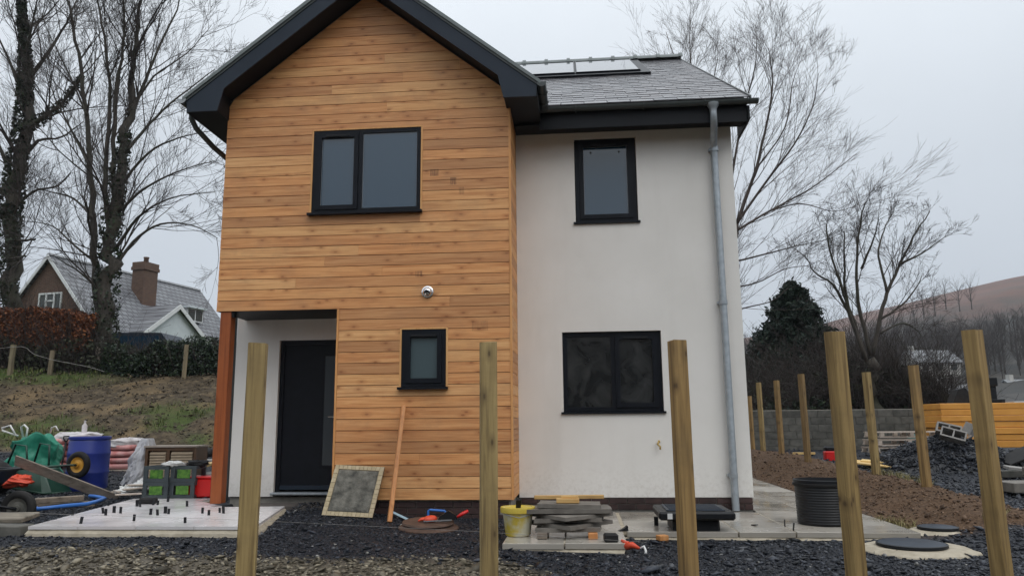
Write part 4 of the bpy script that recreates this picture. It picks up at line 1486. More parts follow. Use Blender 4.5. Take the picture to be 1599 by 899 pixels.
x, y = scatter(150000, -9.0, 6.6, -4.3, 3.4, 2, keep_slate)
chips('slate_chippings', x, y, ground_z(x, y), 0.0135, 0.28, 'slatechip', 'dark blue-grey slate chippings spread over the ground before the house', 'slate chippings', 2, tilt=.38)
x, y = scatter(1500, -1.0, 6.6, -4.2, 1.5, 12, keep_slate)
chips('slate_pieces', x, y, ground_z(x, y), 0.036, 0.2, 'slatechip', 'larger flat slate pieces lying among the chippings at right', 'slate pieces', 12, tilt=.3)
x, y = scatter(42000, -8.0, 3.5, -4.5, -0.8, 3, keep_mud)
chips('muddy_stones', x, y, ground_z(x, y), 0.019, 0.24, 'mudstone', 'muddy brown-grey stones trodden into the ground at front left', 'stones', 3, tilt=.28)
x, y = scatter(900, -8.0, 2.0, -4.5, -0.8, 33, keep_mud)
chips('muddy_rocks', x, y, ground_z(x, y), 0.034, 0.28, 'mudstone', 'bigger muddy stones among the small ones at front left', 'stones', 33)
x, y = scatter(15000, 2.2, 5.8, -1.3, 12.0, 4, keep_soil)
chips('soil_clods', x, y, ground_z(x, y), 0.014, 0.6, 'clod', 'reddish brown soil clods on the strip beside the path', 'soil', 4)
x, y = scatter(14000, -24, -3.8, 8.6, 16.5, 5, keep_bank)
chips('bank_clods', x, y, ground_z(x, y), 0.028, 0.45, 'bankclod', 'brown clods and stones on the earth bank at left', 'soil', 5)
x, y = scatter(30000, 5.0, 14, 0.0, 15, 6, lambda x, y, r: r.random(len(x)) < np.clip(1.1 - y / 12, .12, 1) * sstep(5.0, 5.5, x))
chips('yard_slate', x, y, ground_z(x, y), 0.026, 0.3, 'slatechip', 'broken slate covering the yard beyond the timber posts', 'slate', 6)
x, y = scatter(9000, -14, -4.6, 1.0, 9.5, 7, lambda x, y, r: ~blocked(x, y))
chips('left_rubble', x, y, ground_z(x, y), 0.024, 0.4, 'slatechip', 'dark rubble on the ground around the stored materials at left', 'rubble', 7)


def blades(name, xs, ys, zs, h, w, mat, label, cat, seed=1, kind='stuff', spread=.5):
    r = np.random.default_rng(seed)
    n = len(xs)
    a = r.uniform(0, 2 * pi, n); hh = h * r.uniform(.5, 1.3, n); ln = r.uniform(.1, spread * 2, n) * hh
    dx, dy = np.cos(a), np.sin(a)
    px, py = -dy * w / 2, dx * w / 2
    V = np.stack([np.stack([xs + px, ys + py, zs - .01], 1), np.stack([xs - px, ys - py, zs - .01], 1),
                  np.stack([xs - px * .7 + dx * ln * .4, ys - py * .7 + dy * ln * .4, zs + hh * .65], 1), np.stack([xs + px * .7 + dx * ln * .4, ys + py * .7 + dy * ln * .4, zs + hh * .65], 1),
                  np.stack([xs + dx * ln, ys + dy * ln, zs + hh], 1)], 1).reshape(-1, 3)
    o = np.arange(n)[:, None] * 5
    F = np.concatenate([o + np.array([[0, 1, 2]]), o + np.array([[0, 2, 3]]), o + np.array([[3, 2, 4]])], 0)
    ob = npmesh(name, V, F, M[mat])
    return tag(ob, label, cat, None, kind)


x, y = scatter(60000, -26, -4, 9.0, 17, 8, lambda x, y, r: (r.random(len(x)) < zone_w(x, y)[3] * 0.75) & (fbm(x * 1.6, y * 1.6, 91) > -0.02))
blades('grass', x, y, ground_z(x, y), 0.11, 0.02, 'grass', 'green grass growing in patches on the earth bank', 'grass', 8)
tuft = []
for (cx, cy, r_, n) in ((3.42, -0.1, .16, 170), (3.5, -0.35, .12, 90), (4.3, -0.62, .12, 60), (4.95, 3.7, .28, 260), (5.2, 3.4, .25, 160)):
    a = RNG.uniform(0, 2 * pi, n); q = r_ * np.sqrt(RNG.random(n))
    tuft.append(np.stack([cx + q * np.cos(a), cy + q * np.sin(a)], 1))
T_ = np.concatenate(tuft)
blades('dry_grass', T_[:, 0], T_[:, 1], ground_z(T_[:, 0], T_[:, 1]), 0.12, 0.008, 'drygrass', 'straw-coloured grass tufts on the brown soil by the path', 'grass', 9, spread=.8)


# ================================================================== THINGS IN FRONT OF THE HOUSE
def plain(mb, name, mat, label, cat, group=None, smooth=False, sharp=None):
    return tag(mb.build(name, M[mat], None, smooth, sharp), label, cat, group)


# mortar-covered board leaning on the cladding
root = thing('mortar_board', (-2.7, -.35, .14), 'square board caked in dried mortar leaning on the cladding', 'board')
bl, br, tl, tr_ = Vector((-3.007, -.35, .165)), Vector((-2.405, -.35, .135)), Vector((-2.955, -.035, .715)), Vector((-2.40, -.035, .68))
ux = (br - bl); W_ = ux.length; ux.normalize(); uz = (tl - bl); H_ = uz.length; uz.normalize(); un = ux.cross(uz).normalized()
BM_ = Matrix(((ux.x, un.x, uz.x, bl.x), (ux.y, un.y, uz.y, bl.y), (ux.z, un.z, uz.z, bl.z), (0, 0, 0, 1)))
MB().box(0, W_, -.016, 0, 0, H_, BM_).build('backing', M['meshjoint'], root)
k = 0
e_ = 0.052
for i in range(12):
    MB().box(i * W_ / 12 + .002, (i + 1) * W_ / 12 - .002, -.0005, .008, .001, e_, BM_).build('edge_tile', M['meshtan'], root)
    MB().box(i * W_ / 12 + .002, (i + 1) * W_ / 12 - .002, -.0005, .008, H_ - e_, H_ - .001, BM_).build('edge_tile', M['meshtan'], root)
for i in range(9):
    z_a, z_b = e_ + i * (H_ - 2 * e_) / 9 + .002, e_ + (i + 1) * (H_ - 2 * e_) / 9 - .002
    MB().box(.001, e_, -.0005, .008, z_a, z_b, BM_).build('edge_tile', M['meshtan'], root)
    MB().box(W_ - e_, W_ - .001, -.0005, .008, z_a, z_b, BM_).build('edge_tile', M['meshtan'], root)
nn = 44
gxm, gzm = np.meshgrid(np.linspace(e_ - .008, W_ - e_ + .008, nn), np.linspace(e_ - .02, H_ - e_ + .008, nn))
hh = 0.010 + 0.020 * (fbm(gxm * 7, gzm * 22, 61) + .25) + .008 * fbm(gxm * 40, gzm * 40, 62)
edge = np.minimum(np.minimum(gxm - gxm.min(), gxm.max() - gxm), np.minimum(gzm - gzm.min(), gzm.max() - gzm))
hh = np.where(edge < .012 + .014 * (fbm(gxm * 20, gzm * 20, 63) + .5), -.002, np.maximum(hh, .009))
P_ = np.stack([gxm.ravel(), hh.ravel(), gzm.ravel(), np.ones(nn * nn)], 1) @ np.array(BM_).T
ii = np.arange(nn * nn).reshape(nn, nn)
npmesh('mortar', P_[:, :3], np.stack([ii[:-1, :-1].ravel(), ii[:-1, 1:].ravel(), ii[1:, 1:].ravel(), ii[1:, :-1].ravel()], 1), M['mortarboard'], True, root)


def beam(mb, p, q, w, t, roll=0.0, up=(0, 0, 1)):
    """rectangular bar from p to q"""
    p, q = Vector(p), Vector(q)
    d_ = (q - p); L = d_.length; d_.normalize()
    s = d_.cross(Vector(up))
    s = s.normalized() if s.length > 1e-4 else Vector((1, 0, 0))
    n = s.cross(d_).normalized()
    if roll:
        R2 = Matrix.Rotation(roll, 3, d_); s = R2 @ s; n = R2 @ n
    Mx = Matrix(((d_.x, s.x, n.x, p.x), (d_.y, s.y, n.y, p.y), (d_.z, s.z, n.z, p.z), (0, 0, 0, 1)))
    return mb.bbox(0, L, -w / 2, w / 2, -t / 2, t / 2, min(w, t) * .12, Mx)


plain(beam(MB(), (-2.175, -.47, .10), (-2.13, -.045, 1.41), .05, .085, 0.35, (0, 1, 0)), 'timber_batten', 'batten', 'long orange-brown timber batten leaning upright against the cladding', 'timber')
# metal straight edge and small things by the plinth
r_ = MB(); beam(r_, (-2.25, -.05, .17), (-1.86, -.42, .075), .05, .006); beam(r_, (-2.25, -.10, .10), (-1.84, -.45, .065), .05, .006)
plain(r_, 'angle_trim', 'cyan', 'pale blue metal angle trim lying behind the foot of the leaning batten', 'metal trim')
r_ = MB(); r_.tube([(-1.80, -.12, .10), (-1.80, -.12, .185), (-1.78, -.12, .20), (-1.60, -.14, .19), (-1.59, -.14, .17)], .014, 8)
plain(r_, 'bent_blue_pipe', 'bluepipe', 'small blue looped handle against the brick plinth', 'handle')
# round rusty cover with tools on it
cx, cy = -1.66, -.80
plain(MB().lathe([(0.30, 0), (0.325, .012), (.325, .03), (.30, .045), (.29, .05), (0, .055)], 40, TR(cx, cy, .065, 0, .05, .03)), 'round_cover', 'rust', 'round rusty brown cover lying on the slate below the cladding', 'cover', None, True, 35)
plain(MB().lathe([(0.27, 0), (0.285, .01), (.275, .028), (.2, .034), (0, .036)], 36, TR(cx - .01, cy + .02, .125, 0, .06, .02)), 'rusty_disc', 'rust', 'smaller brown lid lying on top of the round rusty cover', 'lid', None, True, 35)
g_ = MB()
Gz = .175
g_.lathe([(0.0, -.02), (.05, -.015), (.065, .01), (.055, .035), (.03, .045), (0, .046)], 10, TR(cx + .03, cy - .06, Gz, .4, .2), wob=lambda a, z_: .25 * sin(2 * a + 1))
for k in range(4):
    a = 2.2 + k * .45
    g_.tube([(cx + .03 + .03 * cos(a), cy - .06 + .03 * sin(a), Gz + .01), (cx + .03 + .10 * cos(a), cy - .06 + .10 * sin(a), Gz + .012), (cx + .03 + .13 * cos(a), cy - .06 + .13 * sin(a), Gz - .006)], [.017, .014, .008], 7)
plain(g_, 'red_glove', 'redorange', 'crumpled red work glove on the round lid', 'glove', None, True)
t_ = MB(); t_.prism([(0, 0), (.22, 0), (.20, .05), (.12, .10), (.03, .045)], -.03, .03, 'y', TR(cx + .10, cy - .02, Gz - .005, .15))
plain(t_, 'block_plane', 'black', 'black hand tool with peaked back on the round lid', 'tool')
t_ = MB(); t_.prism([(0, 0), (.30, .01), (.30, .022), (.0, .014)], -.012, .012, 'y', TR(cx - .03, cy - .12, Gz - .012, .1))
plain(t_, 'steel_rule', 'steel', 'bright steel strip lying along the front of the round lid', 'tool')
tw = thing('trowel', (cx + .3, cy + .05, .17), 'trowel with red handle propped on the edge of the round lid', 'trowel')
t_ = MB(); t_.tube([(cx + .30, cy + .05, .19), (cx + .36, cy + .07, .225), (cx + .42, cy + .09, .255)], [.014, .02, .016], 10); t_.build('handle', M['red'], tw, True)
t_ = MB(); t_.prism([(0, 0), (.16, -.05), (.19, 0), (.16, .05)], -.002, .002, 'z', TR(cx + .27, cy + .04, .18, pi + .2, 0, .15)); t_.tube([(cx + .30, cy + .05, .19), (cx + .24, cy + .035, .185)], .006, 6); t_.build('blade', M['steel'], tw)
plain(beam(MB(), (-1.25, -.38, .05), (-.72, -.40, .05), .03, .02), 'timber_strip', 'batten', 'thin timber strip on the ground along the plinth behind the greenish post', 'timber')
# string line pulled tight over the ground
p0, p1 = atY(-30, 798, -1.6), atY(400, 812, -1.35)
p2 = atY(1010, 846, -1.9)
plain(MB().tube([p0, p1, atY(740, 829, -1.6), p2], .0016, 5), 'string_line', 'concrete_l', 'thin pale builders line stretched low across the front of the house', 'string')

# mortar bucket
bk = thing('bucket', (-.64, -1.30, PZ), 'yellowish mortar-stained plastic bucket on the paving beside the slab stack', 'bucket')
BKM = TR(-.645, -1.32, PZ + .001)
MB().lathe([(.0, .0), (.118, .0), (.126, .012), (.158, .27), (.160, .275), (.150, .275), (.148, .26), (.118, .03), (0, .028)], 36, BKM).build('body', M['bucket'], bk, True, 40)
MB().lathe([(.160, .225), (.174, .225), (.178, .26), (.174, .278), (.150, .279), (.150, .268)], 36, BKM).build('rim', M['bucketrim'], bk, True, 40)
t_ = MB(); t_.tube([BKM @ Vector((.176, 0, .25)), BKM @ Vector((.14, -.11, .215)), BKM @ Vector((.03, -.185, .19)), BKM @ Vector((-.1, -.16, .215)), BKM @ Vector((-.176, 0, .25))], .004, 6); t_.build('handle', M['steel'], bk)
plain(beam(MB(), (-.66, -1.28, PZ + .04), (-.625, -1.43, PZ + .36), .05, .02), 'float_handle', 'black', 'black strip sticking up out of the yellow bucket', 'tool')

# stack of old slabs on two blocks
LV = [(-.145, -1.28, .64, .50, .038, 0.02, 0), (-.13, -1.24, .60, .60, .036, .80, 2), (-.14, -1.22, .66, .52, .038, .03, 3),
      (-.12, -1.24, .62, .60, .034, .72, 4), (-.13, -1.20, .84, .50, .040, .04, 5), (-.13, -1.20, .64, .44, .040, -.02, 6)]
zc = PZ + .06
words_ = ['lowest grey slab of the stack, resting on the wood blocks', 'grey slab lying corner-on low in the stack beside the bucket', 'middle slab of the grey stack beside the bucket, laid square',
          'upper grey slab lying corner-on in the stack beside the bucket', 'widest grey slab, second from the top of the stack', 'top slab of the grey stack, short wood offcuts lying on it']
for k, (x, y, w, dd, t, rz, sd_) in enumerate(LV):
    q = random.Random(sd_ + 40)
    poly = []
    for (a, b) in ((-1, -1), (-.3, -1.03), (.4, -.98), (1, -1), (1.02, 0), (1, 1), (0, 1.02), (-1, 1), (-.98, .1)):
        poly.append((a * w / 2 + q.uniform(-.012, .012), b * dd / 2 + q.uniform(-.012, .012)))
    plain(MB().prism(poly, 0, t, 'z', TR(x, y, zc, rz, q.uniform(-.02, .02), q.uniform(-.02, .02))), 'paving_slab', 'slabgrey', words_[k], 'paving slab', 'old slabs stacked beside the bucket')
    zc += t + .004
plain(beam(MB(), (-.50, -.93, zc + .022), (.235, -.86, zc + .022), .05, .04), 'pine_batten', 'pine', 'long new pine batten lying across the top of the slab stack', 'timber')
plain(MB().bbox(-.14, .09, -.04, .04, 0, .045, .004, TR(-.115, -1.30, zc + .003, .05)), 'pine_offcut', 'pine', 'short pine block lying on the front of the top slab', 'timber')
plain(MB().bbox(-.10, .07, -.02, .02, 0, .018, .002, TR(-.105, -1.30, zc + .0485, -.06)), 'pine_sliver', 'pine', 'thin pine sliver resting on the short pine block', 'timber')
plain(MB().bbox(-.05, .05, -.2, .2, 0, .057, .004, TR(-.39, -1.38, PZ + .002)), 'wood_block', 'oldwood', 'dark wood block under the left end of the slab stack', 'wood block')
plain(MB().bbox(-.045, .045, -.2, .2, 0, .057, .004, TR(.10, -1.40, PZ + .002)), 'wood_block', 'batten', 'orange wood block under the right end of the slab stack', 'wood block')
plain(MB().bbox(-.07, .06, -.06, .06, 0, .075, .012, TR(.27, -1.72, PZ + .002, .1)), 'black_spacer_block', 'rubber', 'small dark block on the paving edge right of the slab stack', 'block')
plain(MB().prism([(-.05, 0), (.05, 0), (.045, .05), (.0, .02)], -.025, .025, 'y', TR(.42, -.98, PZ + .002, .3)), 'plastic_wedge', 'black', 'tiny black plastic wedge standing at the step in the paving', 'wedge')
g_ = MB(); g_.tube([(.40, -1.80, .06), (.46, -1.84, .075), (.52, -1.86, .05)], [.035, .03, .012], 8); g_.tube([(.42, -1.80, .085), (.36, -1.76, PZ + .02)], [.02, .012], 7)
plain(g_, 'plastic_scrap', 'redorange', 'small orange-red plastic scrap at the corner of the paving', 'scrap', None, True)
plain(MB().tube([(.53, -1.86, .05), (.56, -1.87, .07), (.575, -1.88, .03), (.57, -1.9, .01)], .012, 7), 'loose_cord', 'white', 'short white cord end beside the orange scrap on the slate', 'cord', None, True)
plain(MB().bbox(-.05, .05, -.045, .045, 0, .05, .004, TR(.80, -1.16, .02, .4)), 'wood_offcut', 'batten', 'small orange wood offcut on the slate below the paving edge', 'timber')
# scattered white slivers on the mud
plain(beam(MB(), (-2.67, -2.1, .06), (-2.50, -2.0, .08), .012, .01), 'white_sliver', 'white', 'white plastic sliver lying on the stones before the leaning board', 'scrap')

# square inspection chamber with raised lid
ic = thing('inspection_chamber', (1.15, -.80, .0), 'black plastic inspection chamber with raised square lid in the paving', 'chamber')
ICM = TR(1.17, -.72, 0, .0)
b_ = MB(); b_.bbox(-.24, .24, -.26, .26, -.02, .20, .02, ICM); b_.build('riser', M['black'], ic)
b_ = MB(); b_.bbox(-.385, .385, -.36, .36, .20, .285, .02, ICM); b_.build('frame', M['black'], ic)
b_ = MB(); b_.bbox(-.30, .30, -.28, .28, .286, .298, .006, ICM)
for i in range(7):
    b_.box(-.27, .27, -.25 + i * .075, -.22 + i * .075, .298, .303, ICM)
b_.build('lid', M['anth'], ic)
MB().box(-.386, -.384, -.30, -.22, .215, .27, ICM).build('sticker', M['white'], ic) if False else MB().box(-.30, -.25, -.3635, -.3605, .215, .27, ICM).build('sticker', M['white'], ic)

# ribbed black tub on the path
tb = thing('black_tub', (2.62, -.42, PZ), 'ribbed black plastic tub without lid standing on the wet path', 'tub')
prof = [(.0, .0), (.262, .0)]
for i in range(30):
    zz = .01 + i * .0135
    prof += [(.268 + .006 * (i % 2) + .0003 * i, zz)]
prof += [(.285, .42), (.292, .425), (.292, .47), (.275, .472), (.268, .42), (.255, .03), (0, .025)]
MB().lathe(prof, 48, TR(2.62, -.40, PZ + .002)).build('body', M['black'], tb, True, 25)
MB().lathe([(.288, .405), (.300, .41), (.302, .43), (.291, .436)], 48, TR(2.62, -.40, PZ + .002)).build('rim_band', M['rubber'], tb, True, 40)

# levelling clips in the paving joints
clip_me = MB().bbox(-.012, .012, -.003, .003, 0, .05, .0015).mesh('levelling_clip', M['black'])
def clip(x, y, zt, label, rz=0, rx=0, sc=1.0, group=None):
    o = inst('levelling_clip', clip_me, TR(x, y, zt, rz, rx) @ Matrix.Scale(sc, 4))
    tag(o, label, 'clip', group)
clip(2.145, -.62, PZ, 'black levelling clip in the path joint nearer the downpipe', 1.5, .05, 1.5)
clip(2.15, -.93, PZ, 'black levelling clip standing at the front edge of the path', 1.5, .15, 1.6)
clip(1.83, -.52, PZ + .004, 'black levelling clip fallen flat on the wet paving below the downpipe', .4, 1.45, 1.6)
clip(.22, -.28, PZ, 'black levelling clip upright behind the slab stack by the plinth', 0, 0, 1.7)
clip(.80, -.58, PZ, 'black levelling clip beside the left corner of the black chamber', 0, 0, 1.9)
pats = [(113, 800), (126, 813), (161, 797), (165, 800), (169, 785), (178, 796), (188, 797), (209, 809), (214, 786), (219, 787), (235, 799), (239, 784), (246, 784), (246, 800), (258, 797), (263, 798), (289, 812), (292, 786), (316, 797), (326, 800), (343, 796), (349, 797), (262, 779)]
for k, (a, b) in enumerate(pats):
    p = atZ(a, b + 4, PAZ)
    clip(p.x, p.y, PAZ, 'black levelling clip standing in a joint of the pale patio', random.uniform(-.4, .4), random.uniform(-.25, .25), random.uniform(1.1, 1.6), 'levelling clips in the pale patio')
plain(MB().bbox(-.10, .10, -.07, .07, 0, .075, .02, TR(*atZ(231, 786, PAZ)[:2], PAZ + .001, .1)), 'black_pad', 'rubber', 'black pad lying on the far edge of the pale patio', 'pad')

# two round manhole lids set in mortar
for (x, y, r_, lb, mz) in ((3.02, -1.63, .29, 'larger round black manhole lid set in mortar at the path end', .045), (3.70, -.63, .185, 'smaller round black manhole lid beside the brown soil', .06)):
    col_ = lumpy_bed('mortar_collar', [(x + r_ * 1.25 * cos(a_ / 12 * 2 * pi) * (1.25 if cos(a_ / 12 * 2 * pi) > 0 else 1.05), y + r_ * 1.28 * sin(a_ / 12 * 2 * pi)) for a_ in range(12)], -.02, mz, None, amp=.16, seed=int(x * 10), out=.06)
    tag(col_, 'ragged pale mortar collar round the ' + ('larger' if r_ > .2 else 'smaller') + ' manhole lid', 'mortar')
    mh = thing('manhole', (x, y, mz), lb, 'manhole')
    MB().lathe([(r_, 0), (r_ + .012, .008), (r_ + .01, .03), (r_ - .004, .034), (r_ - .006, .028), (r_ - .02, .028)], 48, TR(x, y, mz)).build('ring', M['black'], mh, True, 35)
    l_ = MB().lathe([(r_ - .008, .005), (r_ - .008, .033), (r_ - .03, .038), (0, .042)], 48, TR(x, y, mz))
    l_.build('lid', M['anth'], mh, True, 35)


# ================================================================== STORED MATERIALS AT LEFT
def at_ground(px, py, z):
    p = atZ(px, py, z)
    return p.x, p.y


# blue drum
bx_, by_ = at_ground(140, 763, .25)
dr = thing('blue_drum', (bx_, by_, .25), 'upright blue plastic drum behind the upturned wheelbarrow', 'drum')
DM = TR(bx_ - .06, by_, .22) @ Matrix.Diagonal((1.03, 1.03, .9, 1))
MB().lathe([(.0, .0), (.255, .0), (.275, .02), (.285, .06), (.285, .28), (.292, .30), (.292, .33), (.285, .35), (.287, .60), (.293, .62), (.293, .65), (.286, .67), (.280, .84), (.268, .875), (.262, .88)], 40, DM).build('body', M['blue'], dr, True, 35)
MB().lathe([(.262, .872), (.288, .872), (.290, .91), (.282, .922), (.264, .922), (.262, .90), (0, .90)], 40, DM).build('lid', M['blue'], dr, True, 35)


def pillow(mb, Mx, a, b, c, n=10, m=14, seed=0, puff=2.6, wr=.04, cr=0.0):
    if cr:
        n, m = 26, 44
    """sack-like superellipsoid"""
    q = random.Random(seed)
    ph = [q.uniform(0, 6) for _ in range(4)]
    vs = []; fs = []
    sp = lambda v, e_: math.copysign(abs(v) ** e_, v)
    e_ = 2 / puff
    for i in range(n + 1):
        th = -pi / 2 + pi * i / n
        for j in range(m):
            f = 2 * pi * j / m
            k = 1 + wr * (sin(3 * f + ph[0]) * cos(2 * th + ph[1]) + sin(5 * f + ph[2]) * .6 + .5 * sin(7 * th + ph[3]))
            if cr:
                k += cr * float(np.abs(fbm(np.array([f * 1.5 + sin(th * 2) + seed]), np.array([th * 2.6 + cos(f)]), seed, 4))[0]) * 2.4 - cr * .35
            vs.append(Mx @ Vector((a * sp(cos(th), e_) * sp(cos(f), e_) * k, b * sp(cos(th), e_) * sp(sin(f), e_) * k, c * sp(sin(th), e_) * k)))
    for i in range(n):
        for j in range(m):
            fs.append((i * m + j, i * m + (j + 1) % m, (i + 1) * m + (j + 1) % m, (i + 1) * m + j))
    return mb.add(vs, fs)


# green bulk bag with white lifting loops
gx_, gy_ = at_ground(36, 748, .32)
gb = thing('bulk_bag', (gx_, gy_, .3), 'slumped green woven bulk bag with white lifting loops', 'bulk bag')
b_ = MB()
nn = 72
vs = []; fs = []
for i in range(25):
    t = i / 24
    for j in range(nn):
        f = 2 * pi * j / nn
        ca, sa = cos(f), sin(f)
        k = (abs(ca) ** 3.2 + abs(sa) ** 3.2) ** (-1 / 3.2)
        w = 1 + .07 * sin(4 * f + 3 * t) + .06 * sin(7 * f - 5 * t) * t - .03 * t * t + .05 * sin(9 * t + f)
        w += .55 * abs(float(fbm(np.array([f * 2.4 + t * 1.5]), np.array([t * 3.2 - f * .4]), 66, 4)[0])) - .05
        zz = .78 * t - .20 * t * t * (.5 + .5 * sin(2 * f + .6)) + .04 * sin(5 * f) * t
        vs.append((gx_ + .36 * k * ca * w, gy_ + .25 + .36 * k * sa * w, .26 + zz * 1.05))
for i in range(24):
    fs += [(i * nn + j, i * nn + (j + 1) % nn, (i + 1) * nn + (j + 1) % nn, (i + 1) * nn + j) for j in range(nn)]
o_ = len(vs); vs.append((gx_, gy_ + .25, .72))
fs += [(24 * nn + j, 24 * nn + (j + 1) % nn, o_) for j in range(nn)]
b_.add(vs, fs); b_.build('body', M['green'], gb, True)
for (pxs) in ([(28, 680), (4, 672), (3, 668), (16, 664), (24, 678)], [(36, 682), (33, 666), (38, 663), (43, 668), (41, 684)]):
    t_ = MB(); pts = [atY(a, b, gy_ + .02) for (a, b) in pxs]
    t_.tube(pts, .017, 6); t_.build('loop', M['white'], gb, True)

# pallets of pink sacks under polythene
def sack_pallet(px, py, z, cols, w, rows, label, wrap=True, seed=0, name='sack_pallet', loops=False, depth=.8):
    x, y = at_ground(px, py, z)
    r = thing(name, (x, y, z), label, 'sacks')
    p_ = MB()
    for k in range(4):
        p_.box(x - w / 2, x + w / 2, y + depth * k / 4, y + depth * k / 4 + .12, z + .02, z + .06)
    for k in range(3):
        p_.box(x - w / 2 + k * (w - .1) / 2, x - w / 2 + k * (w - .1) / 2 + .1, y, y + depth, z - .08, z + .02)
    p_.build('pallet', M['palletwood'], r)
    q = random.Random(seed)
    h = .115
    for i in range(rows):
        for c in range(cols):
            b = MB()
            pillow(b, TR(x - w / 2 + (c + .5) * w / cols + q.uniform(-.015, .015), y + depth / 2 - .02 + q.uniform(-.02, .02), z + .06 + (i + .5) * h, q.uniform(-.06, .06)), w / cols / 2 * 1.02, depth / 2, h * .54, 10, 24, i * 7 + c + seed, 4.5, .03)
            b.build('sack', M['pinkbag'], r, True)
    if wrap:
        b = MB(); pillow(b, TR(x, y + depth / 2, z + .06 + rows * h + .01), w / 2 * 1.04, depth / 2 * 1.04, .11, 8, 22, seed + 3, 3.0, .03, .3); b.build('wrap', M['whitewrap'], r, True)
    if loops:
        t_ = MB(); t_.tube([atY(a, b, y + .05) for (a, b) in ((78, 676), (81, 667), (87, 665), (91, 672))], .014, 6); t_.build('loop', M['white'], r, True)
    return r


sack_pallet(97, 736, .34, 2, .78, 5, 'pallet of pink plastic sacks under white polythene behind the blue drum', True, 1, loops=True)
sack_pallet(180, 738, .34, 1, .56, 4, 'smaller pallet of pink and white sacks right of the blue drum', True, 5)
# white bottle on top, spade leaning on the sacks
x, y = at_ground(108, 736, .34)
plain(MB().lathe([(0, 0), (.045, 0), (.05, .02), (.05, .16), (.02, .20), (.018, .23), (.022, .235), (.022, .26), (0, .262)], 16, TR(x, y + .35, 1.06)), 'plastic_bottle', 'whitewrap', 'small pale bottle standing on the polythene over the sacks', 'bottle', None, True, 40)
sp_ = thing('spade', (x - .05, y - .1, .35), 'spade with black D-shaped handle leaning against the pink sacks', 'spade')
t_ = MB(); a0, a1 = atY(94, 742, y - .12), atY(103, 690, y - .05)
t_.tube([a0, a1], .017, 8); t_.build('shaft', M['black'], sp_, True)
t_ = MB(); t_.tube([a1, a1 + Vector((-.055, 0, .07)), a1 + Vector((-.055, 0, .11)), a1 + Vector((.055, .0, .115)), a1 + Vector((.055, 0, .075)), a1], .013, 7); t_.build('handle', M['black'], sp_, True)


def wheelbarrow(Mx, label, bodymat, rim, parts_white=False):
    """tray, frame, two handles, legs and one wheel; local: wheel at -x, handles at +x, z up"""
    o0 = Mx @ Vector((0, 0, 0))
    r = thing('wheelbarrow', o0, label, 'wheelbarrow')
    tr = MB()
    top = [(-.50, -.22), (-.42, -.32), (.38, -.34), (.45, -.28), (.45, .28), (.38, .34), (-.42, .32), (-.50, .22)]
    bot = [(-.22, -.15), (-.18, -.18), (.22, -.20), (.26, -.17), (.26, .17), (.22, .20), (-.18, .18), (-.22, .15)]
    n = 8
    vs = [Mx @ Vector((a, b, .62)) for a, b in top] + [Mx @ Vector((a, b, .32)) for a, b in bot] + [Mx @ Vector((a * .95, b * .94, .615)) for a, b in top] + [Mx @ Vector((a * .95, b * .94, .335)) for a, b in bot]
    fs = [(i, (i + 1) % n, n + (i + 1) % n, n + i) for i in range(n)] + [tuple(range(n, 2 * n))[::-1]]
    fs += [(2 * n + (i + 1) % n, 2 * n + i, 3 * n + i, 3 * n + (i + 1) % n) for i in range(n)] + [tuple(range(3 * n, 4 * n))]
    fs += [(i, 2 * n + i, 2 * n + (i + 1) % n, (i + 1) % n) for i in range(n)]
    tr.add(vs, fs); tr.build('tray', M[bodymat], r)
    e = MB(); pts = [Mx @ Vector((a, b, .625)) for a, b in top]; e.tube(pts + pts[:1], .014, 6); e.build('rim', M[bodymat], r, True)
    for s in (-1, 1):
        h = MB(); h.tube([Mx @ Vector(p) for p in ((-.66, s * .05, .20), (-.50, s * .10, .23), (-.1, s * .19, .315), (.35, s * .25, .38), (.62, s * .28, .50), (.86, s * .29, .56))], .017, 8); h.build('handle', M['black' if parts_white else bodymat], r, True)
        g = MB(); g.tube([Mx @ Vector(p) for p in ((.02, s * .20, .32), (.10, s * .22, .02), (.28, s * .23, .02), (.34, s * .25, .375))], .015, 8); g.build('leg', M['galv' if parts_white else bodymat], r, True)
    WX = Mx @ TR(-.66, 0, .20, 0, pi / 2)
    w = MB(); prof = []
    for i in range(13):
        a = 2 * pi * i / 12
        prof.append((.15 + .048 * cos(a), .045 * sin(a)))
    w.lathe(prof, 30, WX); wheel = w.build('wheel', M['rubber'], r, True)
    w = MB(); w.lathe([(0, -.045), (.035, -.045), (.04, -.02), (.075, -.012), (.105, -.025), (.112, -.03), (.112, .03), (.105, .025), (.075, .012), (.04, .02), (.035, .045), (0, .045)], 24, WX); w.build('rim', M[rim], wheel, True, 30)
    f = MB()
    for s in (-1, 1):
        f.tube([Mx @ Vector((-.66, s * .05, .20)), Mx @ Vector((-.48, s * .12, .24))], .014, 6)
    f.tube([Mx @ Vector((-.66, -.07, .20)), Mx @ Vector((-.66, .07, .20))], .014, 6)
    f.build('fork', M['black'], r)
    return r


# black barrow at the left edge, green one upside down behind
wx, wy = at_ground(30, 815, .15)
wheelbarrow(TR(wx - .70, wy - .05, .10, radians(186)), 'black wheelbarrow with pale legs standing at the left edge', 'black', 'concrete', True)
ux_, uy_ = at_ground(70, 768, .24)
wheelbarrow(TR(ux_ - .10, uy_ + .02, .93, radians(174), radians(180), radians(-8)), 'upturned dark green wheelbarrow with yellow wheel hub in the air', 'greenpaint', 'wheel_y')
